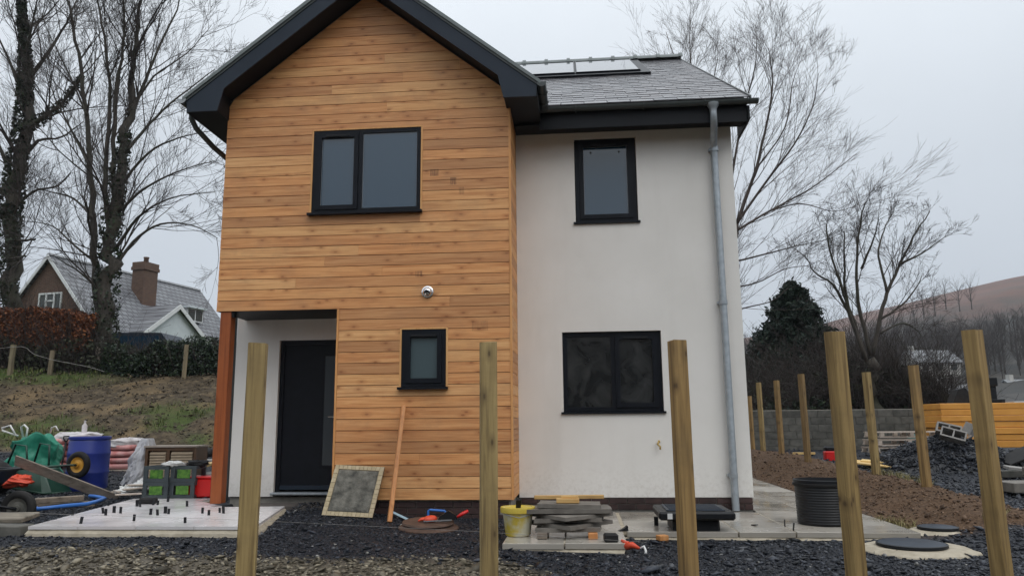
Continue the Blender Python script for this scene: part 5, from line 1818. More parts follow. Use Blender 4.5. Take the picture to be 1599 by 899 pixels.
# long weathered plank leaning across
A_, B_ = atY(24, 718, uy_ - .45), atY(184, 780, uy_ - .75)
plain(beam(MB(), A_, B_, .025, .15, 0.25), 'scaffold_board', 'oldwood', 'long grey weathered plank leaning over the upturned wheelbarrow', 'plank')
for k, (pa, pb, lb) in enumerate((((55, 782), (130, 777), 'upper weathered timber lying below the green wheelbarrow tray'), ((50, 790), (150, 786), 'lower weathered timber lying on the ground below the green wheelbarrow'))):
    a, b = atZ(*pa, .22 + .08 * (1 - k)), atZ(*pb, .22 + .08 * (1 - k))
    plain(beam(MB(), a + Vector((0, 0, .0)), b, .09, .07), 'old_timber', 'oldwood', lb, 'timber')
pts = [atZ(a, b, .24) for a, b in ((42, 792), (60, 797), (100, 792), (135, 789), (150, 785), (163, 780), (150, 777), (140, 776))]
pts = [p + Vector((0, 0, .02)) for p in pts]
plain(MB().tube(pts, .024, 8), 'blue_pipe', 'bluepipe', 'bright blue plastic water pipe snaking behind the patio edge', 'pipe', None, True)
x, y = at_ground(30, 752, .42)
b_ = MB(); pillow(b_, TR(x + .05, y - .1, .44, .2), .22, .14, .085, 8, 18, 21, 2.0, .10, .6)
plain(b_, 'orange_sheet', 'redorange', 'crumpled orange-red sheet in front of the green bulk bag', 'sheet', None, True)
x, y = at_ground(4, 760, .35)
b_ = MB(); pillow(b_, TR(x - .22, y + .05, .48), .30, .26, .24, 10, 18, 22, 2.2, .08)
plain(b_, 'black_sack', 'rubber', 'dark full sack at the left edge beside the green bag', 'sack', None, True)
# concrete trough edge and slab at the very left front
x, y = at_ground(14, 836, .12)
plain(MB().bbox(-.55, .20, -.10, .10, 0, .13, .012, TR(x, y, .10, -.06)), 'kerb_stone', 'concrete', 'grey concrete kerb lying at the left edge before the black wheelbarrow', 'kerb')
plain(MB().bbox(-.5, .1, -.16, .16, 0, .05, .008, TR(x - .22, y + .45, .22, .1, .1)), 'timber_sheet', 'oldwood', 'dark timber piece lying between the kerb and the black wheelbarrow wheel', 'timber')

# white sack, louvred cabinet, crates, red box
x, y = at_ground(202, 758, .27)
b_ = MB()
vs = []; fs = []; nn = 64
for i in range(29):
    t = i / 28
    rad = .27 * (1 - .35 * t) * sqrt(max(.02, 1 - (t - .15) ** 2 * 1.05))
    for j in range(nn):
        f = 2 * pi * j / nn
        w = 1 + .08 * sin(4 * f + 6 * t) + .9 * float(abs(fbm(np.array([f * 2.2]), np.array([t * 3.0 + sin(f)]), 88, 4)[0])) - .1
        vs.append((x + rad * cos(f) * w + .10 * t, y + .25 + rad * sin(f) * w, .22 + .78 * t))
for i in range(28):
    fs += [(i * nn + j, i * nn + (j + 1) % nn, (i + 1) * nn + (j + 1) % nn, (i + 1) * nn + j) for j in range(nn)]
fs.append(tuple(range(28 * nn, 29 * nn)))
b_.add(vs, fs)
plain(b_, 'white_sack', 'whitesack', 'tall crumpled translucent white sack beside the louvred cabinet', 'sack')
for k, (px, py, s, sd_, lb) in enumerate(((222, 765, .2, 31, 'crumpled white plastic scrap at the foot of the white sack'), (196, 772, .16, 32, 'torn white plastic scrap among offcuts beside the patio'), (205, 765, .13, 33, 'small white plastic scrap between the drum and the crates'))):
    x, y = at_ground(px, py, .26)
    b_ = MB(); pillow(b_, TR(x, y, .26 + s * .25, sd_), s, s * .6, s * .42, 8, 16, sd_, 1.6, .15, .9)
    plain(b_, 'plastic_scrap', 'white', lb, 'scrap', None, True)
offc = [(190, 770, .1), (200, 776, .7), (182, 774, 2.3), (208, 772, 1.2), (214, 768, .4)]
for k, (px, py, rz) in enumerate(offc):
    x, y = at_ground(px, py, .26)
    plain(MB().bbox(-.16, .16, -.025, .025, 0, .02, .003, TR(x, y, .27 + .02 * k, rz, .05 * k)), 'offcut', 'palletwood', 'thin timber offcut in the heap of scraps between blue drum and crates', 'offcut', 'timber offcuts by the white sack')

cxl, cyl = at_ground(238, 762, .27)
cb_ = thing('louvred_cabinet', (cxl + .3, cyl + .3, .27), 'brown wooden cabinet with tan louvred doors behind the plastic crates', 'cabinet')
CM = TR(cxl - .48, cyl + .55, .24, radians(3))
cw, ch_, cdp = .83, .62, .42
k_ = MB()
k_.box(0, .045, 0, cdp, 0, ch_, CM); k_.box(cw - .04, cw, 0, cdp, 0, ch_, CM); k_.box(.045, cw - .04, 0.002, cdp, 0, .05, CM); k_.box(.35, .40, 0.001, .03, .05, ch_ - .05, CM)
k_.box(.045, cw - .04, .002, cdp, ch_ - .05, ch_ - .001, CM); k_.box(.045, cw - .04, cdp - .02, cdp - .001, .05, ch_ - .05, CM)
k_.build('carcass', M['brownwood'], cb_)
MB().box(-.02, cw + .02, -.02, cdp + .01, ch_, ch_ + .025, CM).build('top', M['palletwood'], cb_)
for (a, b) in ((.07, .335), (.415, .77)):
    pnl = MB().box(a, b, .03, .035, .06, ch_ - .06, CM).build('louvre_door', M['brownwood'], cb_)
    for i in range(11):
        zz = .07 + i * (ch_ - .14) / 11
        MB().prism([(.005, zz), (.03, zz + .03), (.03, zz + .042), (.005, zz + .012)], a + .004, b - .004, 'x', CM).build('slat', M['tanslat'], pnl)


def crate(x, y, z, rz, label, w=.36, d_=.30, h=.215):
    Mx = TR(x, y, z, rz)
    r = thing('plastic_crate', (x, y, z), label, 'crate', 'grey plastic crates with green labels')
    b = MB()
    t = .018
    for zz in (0, h - .045):
        b.box(-w / 2, w / 2, -d_ / 2, -d_ / 2 + t, zz, zz + .045, Mx); b.box(-w / 2, w / 2, d_ / 2 - t, d_ / 2, zz, zz + .045, Mx)
        b.box(-w / 2, -w / 2 + t, -d_ / 2 + t, d_ / 2 - t, zz, zz + .045, Mx); b.box(w / 2 - t, w / 2, -d_ / 2 + t, d_ / 2 - t, zz, zz + .045, Mx)
    for sx in (-1, 1):
        for sy in (-1, 1):
            xx = sx * (w / 2 - .03); yy_ = sy * (d_ / 2 - .012)
            b.box(xx - .029, xx + .029, yy_ - .011, yy_ + .011, .045, h - .045, Mx)
    b.box(-w / 2 + t, w / 2 - t, -d_ / 2 + t, d_ / 2 - t, .004, .016, Mx)
    b.build('body', M['crate'], r)
    MB().box(-.085, .095, -d_ / 2 + .002, -d_ / 2 + .012, .05, h - .05, Mx).build('label_panel', M['greenlabel'], r)
    return r


crx, cry = at_ground(239, 776, .245)
crate(crx, cry + .18, .225, .02, 'lower left grey plastic crate with green label beside the patio')
crate(crx, cry + .18, .442, .0, 'upper left grey plastic crate with green label, rags on its rim')
crate(crx + .365, cry + .22, .225, -.03, 'lower right grey plastic crate with green label next to the red box')
crate(crx + .365, cry + .22, .442, .02, 'upper right grey plastic crate with green label before the cabinet')
b_ = MB(); pillow(b_, TR(crx + .22, cry + .08, .685, .1), .17, .07, .035, 8, 16, 41, 1.8, .15, .7)
plain(b_, 'white_rag', 'white', 'white rag draped over the rim of the upper crates', 'rag', None, True)
b_ = MB(); pillow(b_, TR(crx + .47, cry + .24, .675, -.1), .17, .11, .05, 8, 16, 43, 2.0, .12, .5)
plain(b_, 'dark_cloth', 'rubber', 'dark bundled cloth on the upper right crate', 'cloth', None, True)
x, y = at_ground(318, 774, .245)
rb_ = thing('red_box', (x, y + .15, .24), 'bright red plastic box standing beside the stained porch post', 'box')
Mx = TR(x - .07, y + .10, .225, .03)
MB().bbox(-.19, .19, -.14, .14, 0, .255, .02, Mx).build('body', M['red'], rb_)
MB().bbox(-.20, .20, -.15, .15, .256, .285, .012, Mx).build('lid', M['red'], rb_)
# things behind: slabs, planks, ochre logs
x, y = at_ground(322, 724, .42)
plain(MB().bbox(-.45, .35, -.3, .3, 0, .09, .01, TR(x, y, .42, .1)), 'grey_slab', 'concrete_l', 'flat grey slab lying on dark membrane behind the cabinet', 'slab')
A_, B_ = atZ(312, 728, .52), atZ(345, 720, .52)
plain(beam(MB(), A_, B_ + (B_ - A_) * .6, .12, .05), 'pine_board', 'pine', 'orange pine board lying behind the cabinet, left of the porch post', 'board')
A_, B_ = atZ(312, 742, .38), atZ(345, 738, .38)
plain(beam(MB(), A_, B_ + (B_ - A_) * .5, .45, .05), 'white_board', 'concrete_l', 'pale board lying on the ground behind the red box', 'board')
for k in range(6):
    p = atZ(203 + 7 * (k % 4), 705 + 3 * (k // 4), .62 - .05 * (k // 4))
    plain(MB().tube([p, p + Vector((.10, .42, .01 * k))], .055, 10), 'ochre_log', 'yellowfoam', 'short ochre log in the small heap behind the white sack', 'log', 'ochre logs behind the white sack')
for k, (pa, pb, lb) in enumerate((((245, 694), (345, 692), 'black rolled sheeting lying along the foot of the earth bank'), ((300, 712), (345, 707), 'dark folded membrane lying before the grey slab'))):
    a, b = atZ(*pa, .66 - .1 * k), atZ(*pb, .66 - .1 * k)
    mb = MB(); n = 14
    mb.tube([a.lerp(b, i / n) + Vector((0, 0, .05 * sin(i * 2.1) * .5)) for i in range(n + 1)], [.12 + .05 * sin(i * 1.7 + k) for i in range(n + 1)], 9)
    plain(mb, 'sheeting_roll', 'rubber', lb, 'sheeting', None, True)


# ================================================================== THE YARD AT RIGHT
# block wall, every block a piece
bw = thing('block_wall', (8.2, 15.0, .3), 'grey concrete block wall behind the timber posts', 'wall')
MB().box(4.45, 11.6, 15.02, 15.19, .0, 1.50).build('wall_core', M['mortar'], bw)
core = bw.children[0] if bw.children else None
bm_ = MB().bbox(-.2165, .2165, -.012, .10, -.1035, .1035, .004).mesh('block', M['concrete'])
for r_ in range(6):
    for c in range(17):
        x = 4.6 + c * .444 + (.222 if r_ % 2 else 0)
        if x < 11.45:
            inst('block', bm_, TR(x, 15.01 + random.uniform(-.003, .003), .30 + r_ * .2145), bw)
# orange boards
oz = .40
q = random.Random(3)
hts = [.19, .17, .18, .17, .16, .17, .17]
names_ = ['lowest', 'second lowest', 'third lowest', 'middle', 'third highest', 'second highest', 'topmost']
for k, h in enumerate(hts):
    dx = q.uniform(-.05, .05) - (.05 if k >= 5 else 0)
    y0 = 12.9 + q.uniform(-.02, .02)
    plain(MB().bbox(9.95 + dx, 14.0 + dx, y0, y0 + 1.15, oz + .003, oz + h - .004, .012), 'orange_board', 'orange', names_[k] + ' of the thick orange boards stacked in the yard', 'board', 'orange boards stacked in the yard')
    oz += h
plain(MB().bbox(11.9, 14.0, 12.92, 14.0, oz + .002, oz + .03, .004), 'white_sheet', 'white', 'thin white sheet lying on top of the orange stack', 'sheet')
ct = thing('black_pot', (11.4, 13.2, oz), 'black square chimney-like pot standing on the orange stack', 'pot')
MB().bbox(11.14, 11.72, 13.0, 13.5, oz + .002, oz + .10, .01).build('base', M['black'], ct)
MB().bbox(11.21, 11.56, 13.08, 13.42, oz + .10, oz + .46, .01).build('body', M['black'], ct)
MB().bbox(11.16, 11.60, 13.04, 13.46, oz + .46, oz + .70, .015).build('cap', M['black'], ct)
plain(MB().prism([(0, 0), (.5, 0), (.46, .30), (.36, .42), (.18, .38), (.10, .22)], 0, .4, 'y', TR(10.38, 13.1, oz + .002)), 'black_bundle', 'rubber', 'dark stepped bundle on the left end of the orange stack', 'bundle')
# pallets
def pallet(x, y, z, rz, label, L=1.95, D=1.0):
    Mx = TR(x, y, z, rz)
    r = thing('pallet', (x, y, z), label, 'pallet', 'pallets stacked before the block wall')
    for i in range(6):
        yy_ = -D / 2 + i * (D - .10) / 5
        MB().box(-L / 2, L / 2, yy_, yy_ + .10, .118, .142, Mx).build('deck_board', M['palletwood'], r)
    for i in range(3):
        yy_ = -D / 2 + i * (D - .10) / 2
        MB().box(-L / 2, L / 2, yy_ + .001, yy_ + .099, .0, .022, Mx).build('base_board', M['palletwood'], r)
    for i in range(4):
        xx = -L / 2 + .02 + i * (L - .14) / 3
        for j in range(3):
            yy_ = -D / 2 + j * (D - .10) / 2
            MB().box(xx, xx + .09, yy_ + .002, yy_ + .098, .022, .118, Mx).build('block', M['palletwood'], r)
    return r


for k, lb in enumerate(('lowest of the three slatted pallets before the block wall', 'middle one of the three slatted pallets before the block wall', 'topmost of the three slatted pallets before the block wall')):
    pallet(8.45 + .05 * k, 11.2, .36 + .19 * k, .02 * k, lb, 2.3)
    if k < 2:
        pass
for k in range(2):
    pass
rx, ry = 5.75, 9.3
rc = thing('fuel_can', (rx, ry, .3), 'red box with black lid on the ground before the block wall', 'can')
MB().bbox(rx - .12, rx + .15, ry - .1, ry + .1, gz(rx, ry) - .01, gz(rx, ry) + .22, .02).build('body', M['red'], rc)
MB().bbox(rx - .11, rx + .13, ry - .08, ry + .09, gz(rx, ry) + .222, gz(rx, ry) + .33, .03).build('lid', M['black'], rc)
A_ = Vector((5.0, 9.6, gz(5.0, 9.6) + .05))
plain(beam(MB(), A_, A_ + Vector((.5, -.05, .0)), .06, .05), 'pine_offcut', 'pine', 'short yellow timber offcut on the ground left of the red box', 'timber')
plain(MB().bbox(-.45, .45, -.25, .25, 0, .03, .003, TR(5.95, 6.9, gz(5.95, 6.9) + .07, -.5, .06, .10)), 'plywood_offcut', 'pine', 'yellow plywood sheet lying on the rubble behind the corner-on post', 'plywood')
plain(MB().bbox(-.4, .4, -.2, .2, 0, .025, .003, TR(6.1, 7.1, gz(6.1, 7.1) + .11, -.42, .03, .06)), 'plywood_offcut', 'pine', 'second yellow plywood piece lying on the other below the pallets', 'plywood')
# slate heap
HX, HY, HR, HH = 7.45, 7.3, 1.75, .70
def heap_z(x, y):
    d_ = np.hypot((x - HX) / HR, (y - HY) / (HR * .9))
    return HH * np.clip(1 - d_, 0, None) ** .85 * (1 + .35 * fbm(x * 2, y * 2, 71))
hx, hy = np.meshgrid(np.linspace(HX - HR, HX + HR, 50), np.linspace(HY - HR, HY + HR, 50))
hz_ = base_z(hx.ravel(), hy.ravel()) - .03 + heap_z(hx.ravel(), hy.ravel())
ii = np.arange(2500).reshape(50, 50)
hp = npmesh('slate_heap', np.stack([hx.ravel(), hy.ravel(), hz_], 1), np.stack([ii[:-1, :-1].ravel(), ii[:-1, 1:].ravel(), ii[1:, 1:].ravel(), ii[1:, :-1].ravel()], 1), pm('heap slate', (0.012, 0.013, 0.016), (0.05, 0.052, 0.058), 14, 0.6, 0.8, 0.03, coord='pos'), True)
tag(hp, 'heap of dark broken slate in the yard with blocks on top', 'slate heap', None, 'stuff')
x, y = scatter(11000, HX - HR, HX + HR, HY - HR, HY + HR, 14, lambda x, y, r: np.hypot(x - HX, (y - HY) / .9) < HR * (1.05 - .2 * r.random(len(x))))
chips('heap_chips', x, y, base_z(x, y) - .02 + heap_z(x, y), 0.028, .3, 'slatechip', None, None, 14, hp, tilt=.6)


def hollow_block(x, y, z, rz, rx, ry_, label):
    Mx = TR(x, y, z, rz, rx, ry_)
    b = MB()
    L, W2, H2, t = .44, .10, .215, .03
    b.box(-L / 2, L / 2, -W2, -W2 + t, 0, H2, Mx); b.box(-L / 2, L / 2, W2 - t, W2, 0, H2, Mx)
    for xx in (-L / 2, -t / 2, L / 2 - t):
        b.box(xx + .0005, xx + t - .0005, -W2 + t, W2 - t, .0005, H2 - .0005, Mx)
    plain(b, 'hollow_block', 'concrete_l', label, 'concrete block', 'hollow blocks on the slate heap')


hollow_block(7.35, 6.95, .93, -.35, 1.2, .25, 'upper hollow concrete block lying on top of the slate heap')
hollow_block(7.28, 6.62, .83, -.42, 1.15, .3, 'lower hollow concrete block lying on the front of the slate heap')
hollow_block(7.85, 7.0, .85, .5, .4, .3, 'hollow concrete block tipped at the right of the slate heap')
for k, (px, py, z_, s, mt, lb, cat) in enumerate(((1437, 686, .6, .34, 'teal', 'crumpled teal tarpaulin draped at the left of the slate heap', 'tarpaulin'), (1418, 694, .5, .28, 'black', 'black plastic bag on the rubble before the pallets', 'bag'),
                                                 (1425, 700, .42, .16, 'greenlabel', 'bright green plastic scrap beside the black bag on the rubble', 'scrap'), (1385, 700, .42, .26, 'concrete', 'grey muddy lump on the ground before the pallets', 'rubble'))):
    p = atZ(px, py, z_)
    b_ = MB(); pillow(b_, TR(p.x, p.y, z_ - .02, k, 0, .2), s, s * .6, s * .4, 8, 16, 50 + k, 1.9, .12, .8)
    plain(b_, 'heaped_sheet' if k == 0 else ('plastic_bag' if k == 1 else ('green_scrap' if k == 2 else 'mud_lump')), mt, lb, cat, None, True)
for k, (pa, pb, z_) in enumerate((((1372, 694), (1395, 698), .5), ((1374, 699), (1390, 700), .45))):
    plain(beam(MB(), atZ(*pa, z_), atZ(*pb, z_), .06, .03), 'white_lath', 'white', ('upper' if k == 0 else 'lower') + ' white lath lying on the rubble before the pallets', 'lath')
# slabs and sheets at the right edge
plain(MB().bbox(-.1, 1.4, -.25, .25, 0, .14, .01, TR(6.15, 2.6, gz(6.3, 2.6) + .05, .05)), 'concrete_kerb', 'slabgrey', 'nearest dark concrete kerb lying at the right edge of the yard', 'kerb', 'kerbs at the right edge')
plain(MB().bbox(0, 1.2, -.2, .2, 0, .13, .01, TR(6.75, 3.2, gz(6.8, 3.2) + .20, -.08)), 'concrete_kerb', 'slabgrey', 'second dark concrete kerb stacked behind the nearest at the right edge', 'kerb', 'kerbs at the right edge')
plain(MB().bbox(0, 1.3, -.3, .3, 0, .05, .006, TR(7.0, 4.3, gz(7.2, 4.3) + .22, -.35, 0, .12)), 'grey_sheet', 'concrete_l', 'pale flat sheet lying behind the kerbs at the right edge', 'sheet')
plain(MB().bbox(-.2, 1.5, -.4, .4, 0, .03, .004, TR(8.15, 6.2, gz(8.4, 6.2) + .25, -.2, .1, -.42)), 'black_sheet', 'rubber', 'black sheet tilted up at the right edge before the orange stack', 'sheet')
plain(beam(MB(), (8.30, 5.85, gz(8.3, 5.8) + .33), (8.75, 5.75, gz(8.3, 5.8) + .62), .10, .03), 'white_lath', 'white', 'white board propped along the tilted black sheet', 'board')
for k in range(4):
    x, y = (7.4 + .5 * k, 4.9 + .25 * k)
    plain(MB().bbox(-.22, .22, -.1, .1, 0, .12, .01, TR(x, y, gz(x, y) + .02 + .07 * (k % 2), k * .8, .2 * k)), 'broken_block', 'concrete', ('leftmost', 'second', 'third', 'rightmost')[k] + ' broken grey block on the slate left of the tilted black sheet', 'concrete block', 'broken blocks in the yard')


# ================================================================== PLANTS
def catmull(pts, k=4):
    out = []
    n = len(pts)
    for i in range(n - 1):
        p0, p1, p2, p3 = pts[max(i - 1, 0)], pts[i], pts[i + 1], pts[min(i + 2, n - 1)]
        for j in range(k):
            t = j / k
            out.append(0.5 * ((2 * p1) + (p2 - p0) * t + (2 * p0 - 5 * p1 + 4 * p2 - p3) * t * t + (3 * p1 - p0 - 3 * p2 + p3) * t ** 3))
    out.append(pts[-1])
    return out


class Twigs:
    """grows side branches and collects thin tubes as numpy"""
    def __init__(self, seed):
        self.r = random.Random(seed); self.mb = MB(); self.mn = .0042

    def rv(self):
        v = Vector((self.r.gauss(0, 1), self.r.gauss(0, 1), self.r.gauss(0, 1)))
        return v.normalized() if v.length > 1e-6 else Vector((0, 0, 1))

    def grow(self, p, d_, L, rad, lev, up, spread, wig, nch):
        n = 5 if lev > 1 else 3
        pts = [p]; c = p.copy(); dd = d_.normalized()
        for i in range(n):
            dd = (dd + self.rv() * wig + Vector((0, 0, up))).normalized()
            c = c + dd * (L / n)
            pts.append(c)
        rads = [max(rad * (1 - .7 * i / n), self.mn) for i in range(n + 1)]
        self.mb.tube(pts, rads, 4 if lev > 1 else 3, False)
        if lev <= 0:
            return
        k = nch[lev] if lev < len(nch) else nch[-1]
        for j in range(k):
            t = self.r.uniform(.2, 1.0)
            i = min(int(t * n), n - 1)
            q = pts[i].lerp(pts[i + 1], t * n - i)
            td = (pts[i + 1] - pts[i]).normalized()
            side = self.rv(); side = (side - td * side.dot(td))
            side = side.normalized() if side.length > 1e-5 else Vector((1, 0, 0))
            nd_ = td * cos(spread) + side * sin(spread)
            self.grow(q, nd_, L * self.r.uniform(.42, .68), rads[i] * .55, lev - 1, up, spread, wig, nch)


def bare_tree(name, label, limbs, Yt, seed, *a_, mn=.0042, **k_):
    return _bare_tree(name, label, limbs, Yt, seed, mn, *a_, **k_)


def _bare_tree(name, label, limbs, Yt, seed, mn, twigL=1.6, nch=(0, 4, 5), lev=2, up=.10, spread=.75, wig=.16, per=9, dep=1.6, bark='bark', twig='twig', start=.3, group=None, minr=.012, rough_trunk=10):
    """limbs: list of (r0, r1, [(px,py),...]) traced skeleton laid out at distance Yt with depth spread"""
    q = random.Random(seed)
    base = None
    tr_ = MB(); tw_ = Twigs(seed); tw_.mn = mn
    for li, (r0, r1, pix) in enumerate(limbs):
        ph = q.uniform(-1, 1) if li else 0
        pts = []
        for i, (a, b) in enumerate(pix):
            t = i / max(1, len(pix) - 1)
            pts.append(atY(a, b, Yt + ph * dep * t ** 1.2))
        if li == 0:
            base = pts[0].copy()
            zb = gz(base.x, base.y)
            pts = [Vector((base.x, base.y, zb - .3))] + pts
            base.z = zb
        pts = catmull(pts, 4)
        n = len(pts)
        for i in range(1, n - 1):
            pts[i] = pts[i] + Vector((q.gauss(0, 1), q.gauss(0, 1), q.gauss(0, .5))) * r1 * .8
        rads = [r0 + (r1 - r0) * (i / (n - 1)) ** .8 for i in range(n)]
        tr_.tube(pts, rads, rough_trunk if r0 > .12 else 6)
        Ltot = sum((pts[i + 1] - pts[i]).length for i in range(n - 1))
        cnt = int(per * Ltot)
        for j in range(cnt):
            t = q.uniform(start if li == 0 else .12, 1.0)
            i = min(int(t * (n - 1)), n - 2)
            p = pts[i].lerp(pts[i + 1], t * (n - 1) - i)
            td = (pts[i + 1] - pts[i]).normalized()
            side = tw_.rv(); side = side - td * side.dot(td)
            side.normalize()
            a = spread * q.uniform(.6, 1.25)
            L = twigL * q.uniform(.5, 1.25) * (1.15 - .5 * t)
            tw_.grow(p, td * cos(a) + side * sin(a), L, max(minr, min(rads[i] * .4, .008 + L * .011) if lev > 2 else rads[i] * .16), lev, up, spread * .8, wig, nch)
    r = thing(name, base, label, 'tree', group)
    tr_.build('trunk', M[bark], r, True)
    o = tw_.mb.build('crown', M[twig], r)
    return r


def leaf_cloud(P, size, mat, name, parent, seed=1, aspect=.6, flat=.0):
    r = np.random.default_rng(seed)
    n = len(P)
    u = r.normal(size=(n, 3)); u /= np.linalg.norm(u, axis=1)[:, None]
    v = r.normal(size=(n, 3)); v[:, 2] *= 1 - flat
    v -= u * (u * v).sum(1)[:, None]; v /= np.linalg.norm(v, axis=1)[:, None] + 1e-9
    s = (size * r.uniform(.6, 1.4, n))[:, None]
    V = np.stack([P - u * s, P + v * s * aspect, P + u * s, P - v * s * aspect], 1).reshape(-1, 3)
    F = np.arange(4 * n).reshape(n, 4)
    return npmesh(name, V, F, M[mat], False, parent)


T1 = [(.52, .16, [(166, 575), (164, 500), (168, 430), (172, 370), (184, 285), (196, 205), (204, 130)]),
      (.16, .03, [(204, 130), (212, 70), (218, 10), (226, -60), (232, -130)]),
      (.24, .05, [(160, 540), (150, 440), (146, 350), (140, 260), (136, 180), (126, 100), (112, 30), (98, -40)]),
      (.17, .03, [(172, 370), (164, 300), (167, 225), (172, 150), (165, 80), (152, 0), (146, -60)]),
      (.16, .03, [(180, 310), (178, 220), (184, 130), (194, 55), (190, -30)]),
      (.13, .02, [(196, 205), (222, 140), (248, 75), (276, 15), (290, -40)]),
      (.11, .02, [(194, 240), (232, 195), (280, 150), (336, 108)]),
      (.10, .015, [(190, 290), (230, 240), (280, 215), (330, 205)]),
      (.10, .015, [(186, 330), (225, 295), (278, 268), (338, 250)]),
      (.11, .015, [(180, 390), (215, 340), (265, 310), (335, 300)]),
      (.11, .015, [(178, 420), (208, 378), (250, 350), (300, 352), (340, 372)]),
      (.08, .012, [(200, 180), (240, 120), (290, 85), (330, 40)]),
      (.09, .012, [(140, 260), (110, 200), (85, 150), (70, 90)]),
      (.09, .012, [(145, 340), (115, 310), (80, 300), (45, 290)]),
      (.09, .012, [(150, 410), (118, 385), (80, 352), (30, 345)]),
      (.07, .012, [(136, 180), (110, 120), (80, 60), (60, 10)]),
      (.09, .05, [(148, 440), (146, 390), (138, 345), (134, 315)]),
      (.07, .012, [(152, 450), (125, 425), (100, 410), (86, 400)])]
t1 = bare_tree('sycamore_tree', 'tall bare tree with ivy-clad trunk standing before the brick house', [(a * .68, b * .8, c) if k else (a * .74, b * .8, c) for k, (a, b, c) in enumerate(T1)], 17, 11, 3.3, (0, 4, 4, 4), 3, .06, .62, .17, 1.45, 2.4)
ys_ = []
q = np.random.default_rng(4)
def ivy_on(px_list, Y, rad, n, seed):
    r = np.random.default_rng(seed)
    pts = [np.array(atY(a, b, Y)) for a, b in px_list]
    out = []
    for k in range(n):
        i = r.integers(0, len(pts) - 1); t = r.random()
        c = pts[i] * (1 - t) + pts[i + 1] * t
        f = r.uniform(0, 2 * pi); rr_ = (rad[i] * (1 - t) + rad[i + 1] * t) * r.uniform(.85, 1.25)
        out.append(c + np.array([cos(f) * rr_, sin(f) * rr_, r.normal(0, .05)]))
    return np.array(out)


leaf_cloud(ivy_on([(166, 560), (164, 500), (168, 430), (172, 370), (184, 285), (196, 205)], 17, [.41, .40, .38, .35, .27, .20], 1700, 1), .075, 'ivy', 'ivy', t1, 5)
T2 = [(.62, .28, [(2, 520), (6, 440), (14, 350), (22, 280), (34, 205), (40, 130)]),
      (.28, .06, [(40, 130), (38, 60), (32, -10), (28, -90)]),
      (.18, .03, [(34, 205), (66, 185), (100, 160), (128, 118)]),
      (.15, .03, [(40, 130), (70, 90), (96, 50), (120, 0)]),
      (.15, .03, [(22, 280), (-5, 220), (-30, 150)]),
      (.13, .02, [(38, 150), (12, 90), (-10, 40)]),
      (.13, .02, [(26, 260), (60, 220), (95, 215), (130, 190)]),
      (.08, .05, [(14, 375), (40, 375), (55, 373)]),
      (.07, .05, [(12, 405), (28, 402), (40, 400)]),
      (.10, .02, [(39, 90), (50, 40), (62, -20)]),
      (.10, .02, [(18, 330), (50, 300), (90, 290), (110, 270)])]
t2 = bare_tree('ivy_tree', 'thick ivy-covered bare tree at the far left edge', [(a * .72, b * .8, c) if k > 1 else (a * .62, b * .72, c) for k, (a, b, c) in enumerate(T2)], 18, 12, 3.2, (0, 4, 4, 4), 3, .06, .62, .17, 1.35, 2.0)
leaf_cloud(ivy_on([(2, 520), (6, 440), (14, 350), (22, 280), (34, 205), (40, 130), (38, 60), (32, -10)], 18, [.44, .42, .39, .34, .29, .25, .19, .12], 5200, 2), .08, 'ivy', 'ivy', t2, 6)
leaf_cloud(ivy_on([(34, 205), (66, 185), (100, 160), (128, 118)], 18, [.24, .2, .14, .08], 700, 3), .075, 'ivy', 'ivy', t2, 7)

T3 = [(.30, .10, [(1118, 640), (1122, 520), (1135, 430), (1150, 350)]),
      (.13, .015, [(1150, 350), (1180, 265), (1198, 190), (1206, 130), (1200, 75)]),
      (.10, .012, [(1150, 350), (1195, 285), (1240, 225), (1268, 170), (1278, 115)]),
      (.09, .012, [(1147, 362), (1210, 325), (1270, 292), (1338, 240)]),
      (.12, .012, [(1135, 430), (1140, 300), (1158, 190), (1178, 110), (1182, 62)]),
      (.11, .012, [(1122, 520), (1100, 340), (1088, 200), (1078, 90), (1078, 15)]),
      (.08, .012, [(1092, 240), (1110, 150), (1122, 80)]),
      (.07, .012, [(1092, 230), (1062, 120), (1040, 50)]),
      (.07, .010, [(1140, 410), (1190, 398), (1240, 385), (1300, 372)]),
      (.06, .010, [(1135, 450), (1180, 442), (1225, 420), (1262, 415)]),
      (.06, .010, [(1128, 490), (1165, 480), (1205, 470), (1230, 450)]),
      (.06, .010, [(1182, 262), (1225, 200), (1238, 130), (1248, 100)]),
      (.05, .008, [(1200, 330), (1250, 318), (1300, 330), (1335, 322)])]
bare_tree('birch_tree', 'tall bare birch-like tree with fine twigs behind the house corner', [(a * .62, b * .9, c) for a, b, c in T3], 20, 13, 2.6, (0, 3, 4, 4), 3, .03, .48, .11, 2.3, 2.0, 'birch', 'birch', minr=.008, mn=.0030)
T4 = [(.26, .2, [(1362, 650), (1362, 600), (1357, 562)]),
      (.10, .02, [(1354, 565), (1335, 505), (1318, 460), (1306, 425), (1295, 385), (1290, 350)]),
      (.08, .012, [(1330, 495), (1300, 445), (1272, 425), (1258, 400)]),
      (.10, .015, [(1350, 560), (1322, 470), (1318, 410), (1318, 360)]),
      (.10, .015, [(1360, 555), (1340, 470), (1338, 400), (1345, 340), (1352, 315)]),
      (.11, .015, [(1362, 555), (1378, 480), (1392, 440), (1412, 400), (1432, 360), (1452, 330)]),
      (.07, .010, [(1385, 455), (1372, 400), (1380, 360), (1395, 330)]),
      (.07, .010, [(1405, 412), (1440, 395), (1475, 370)]),
      (.07, .010, [(1372, 500), (1410, 475), (1430, 450), (1440, 430)]),
      (.06, .010, [(1345, 420), (1365, 370), (1372, 340)]),
      (.06, .010, [(1375, 520), (1405, 505), (1425, 510), (1440, 525)])]
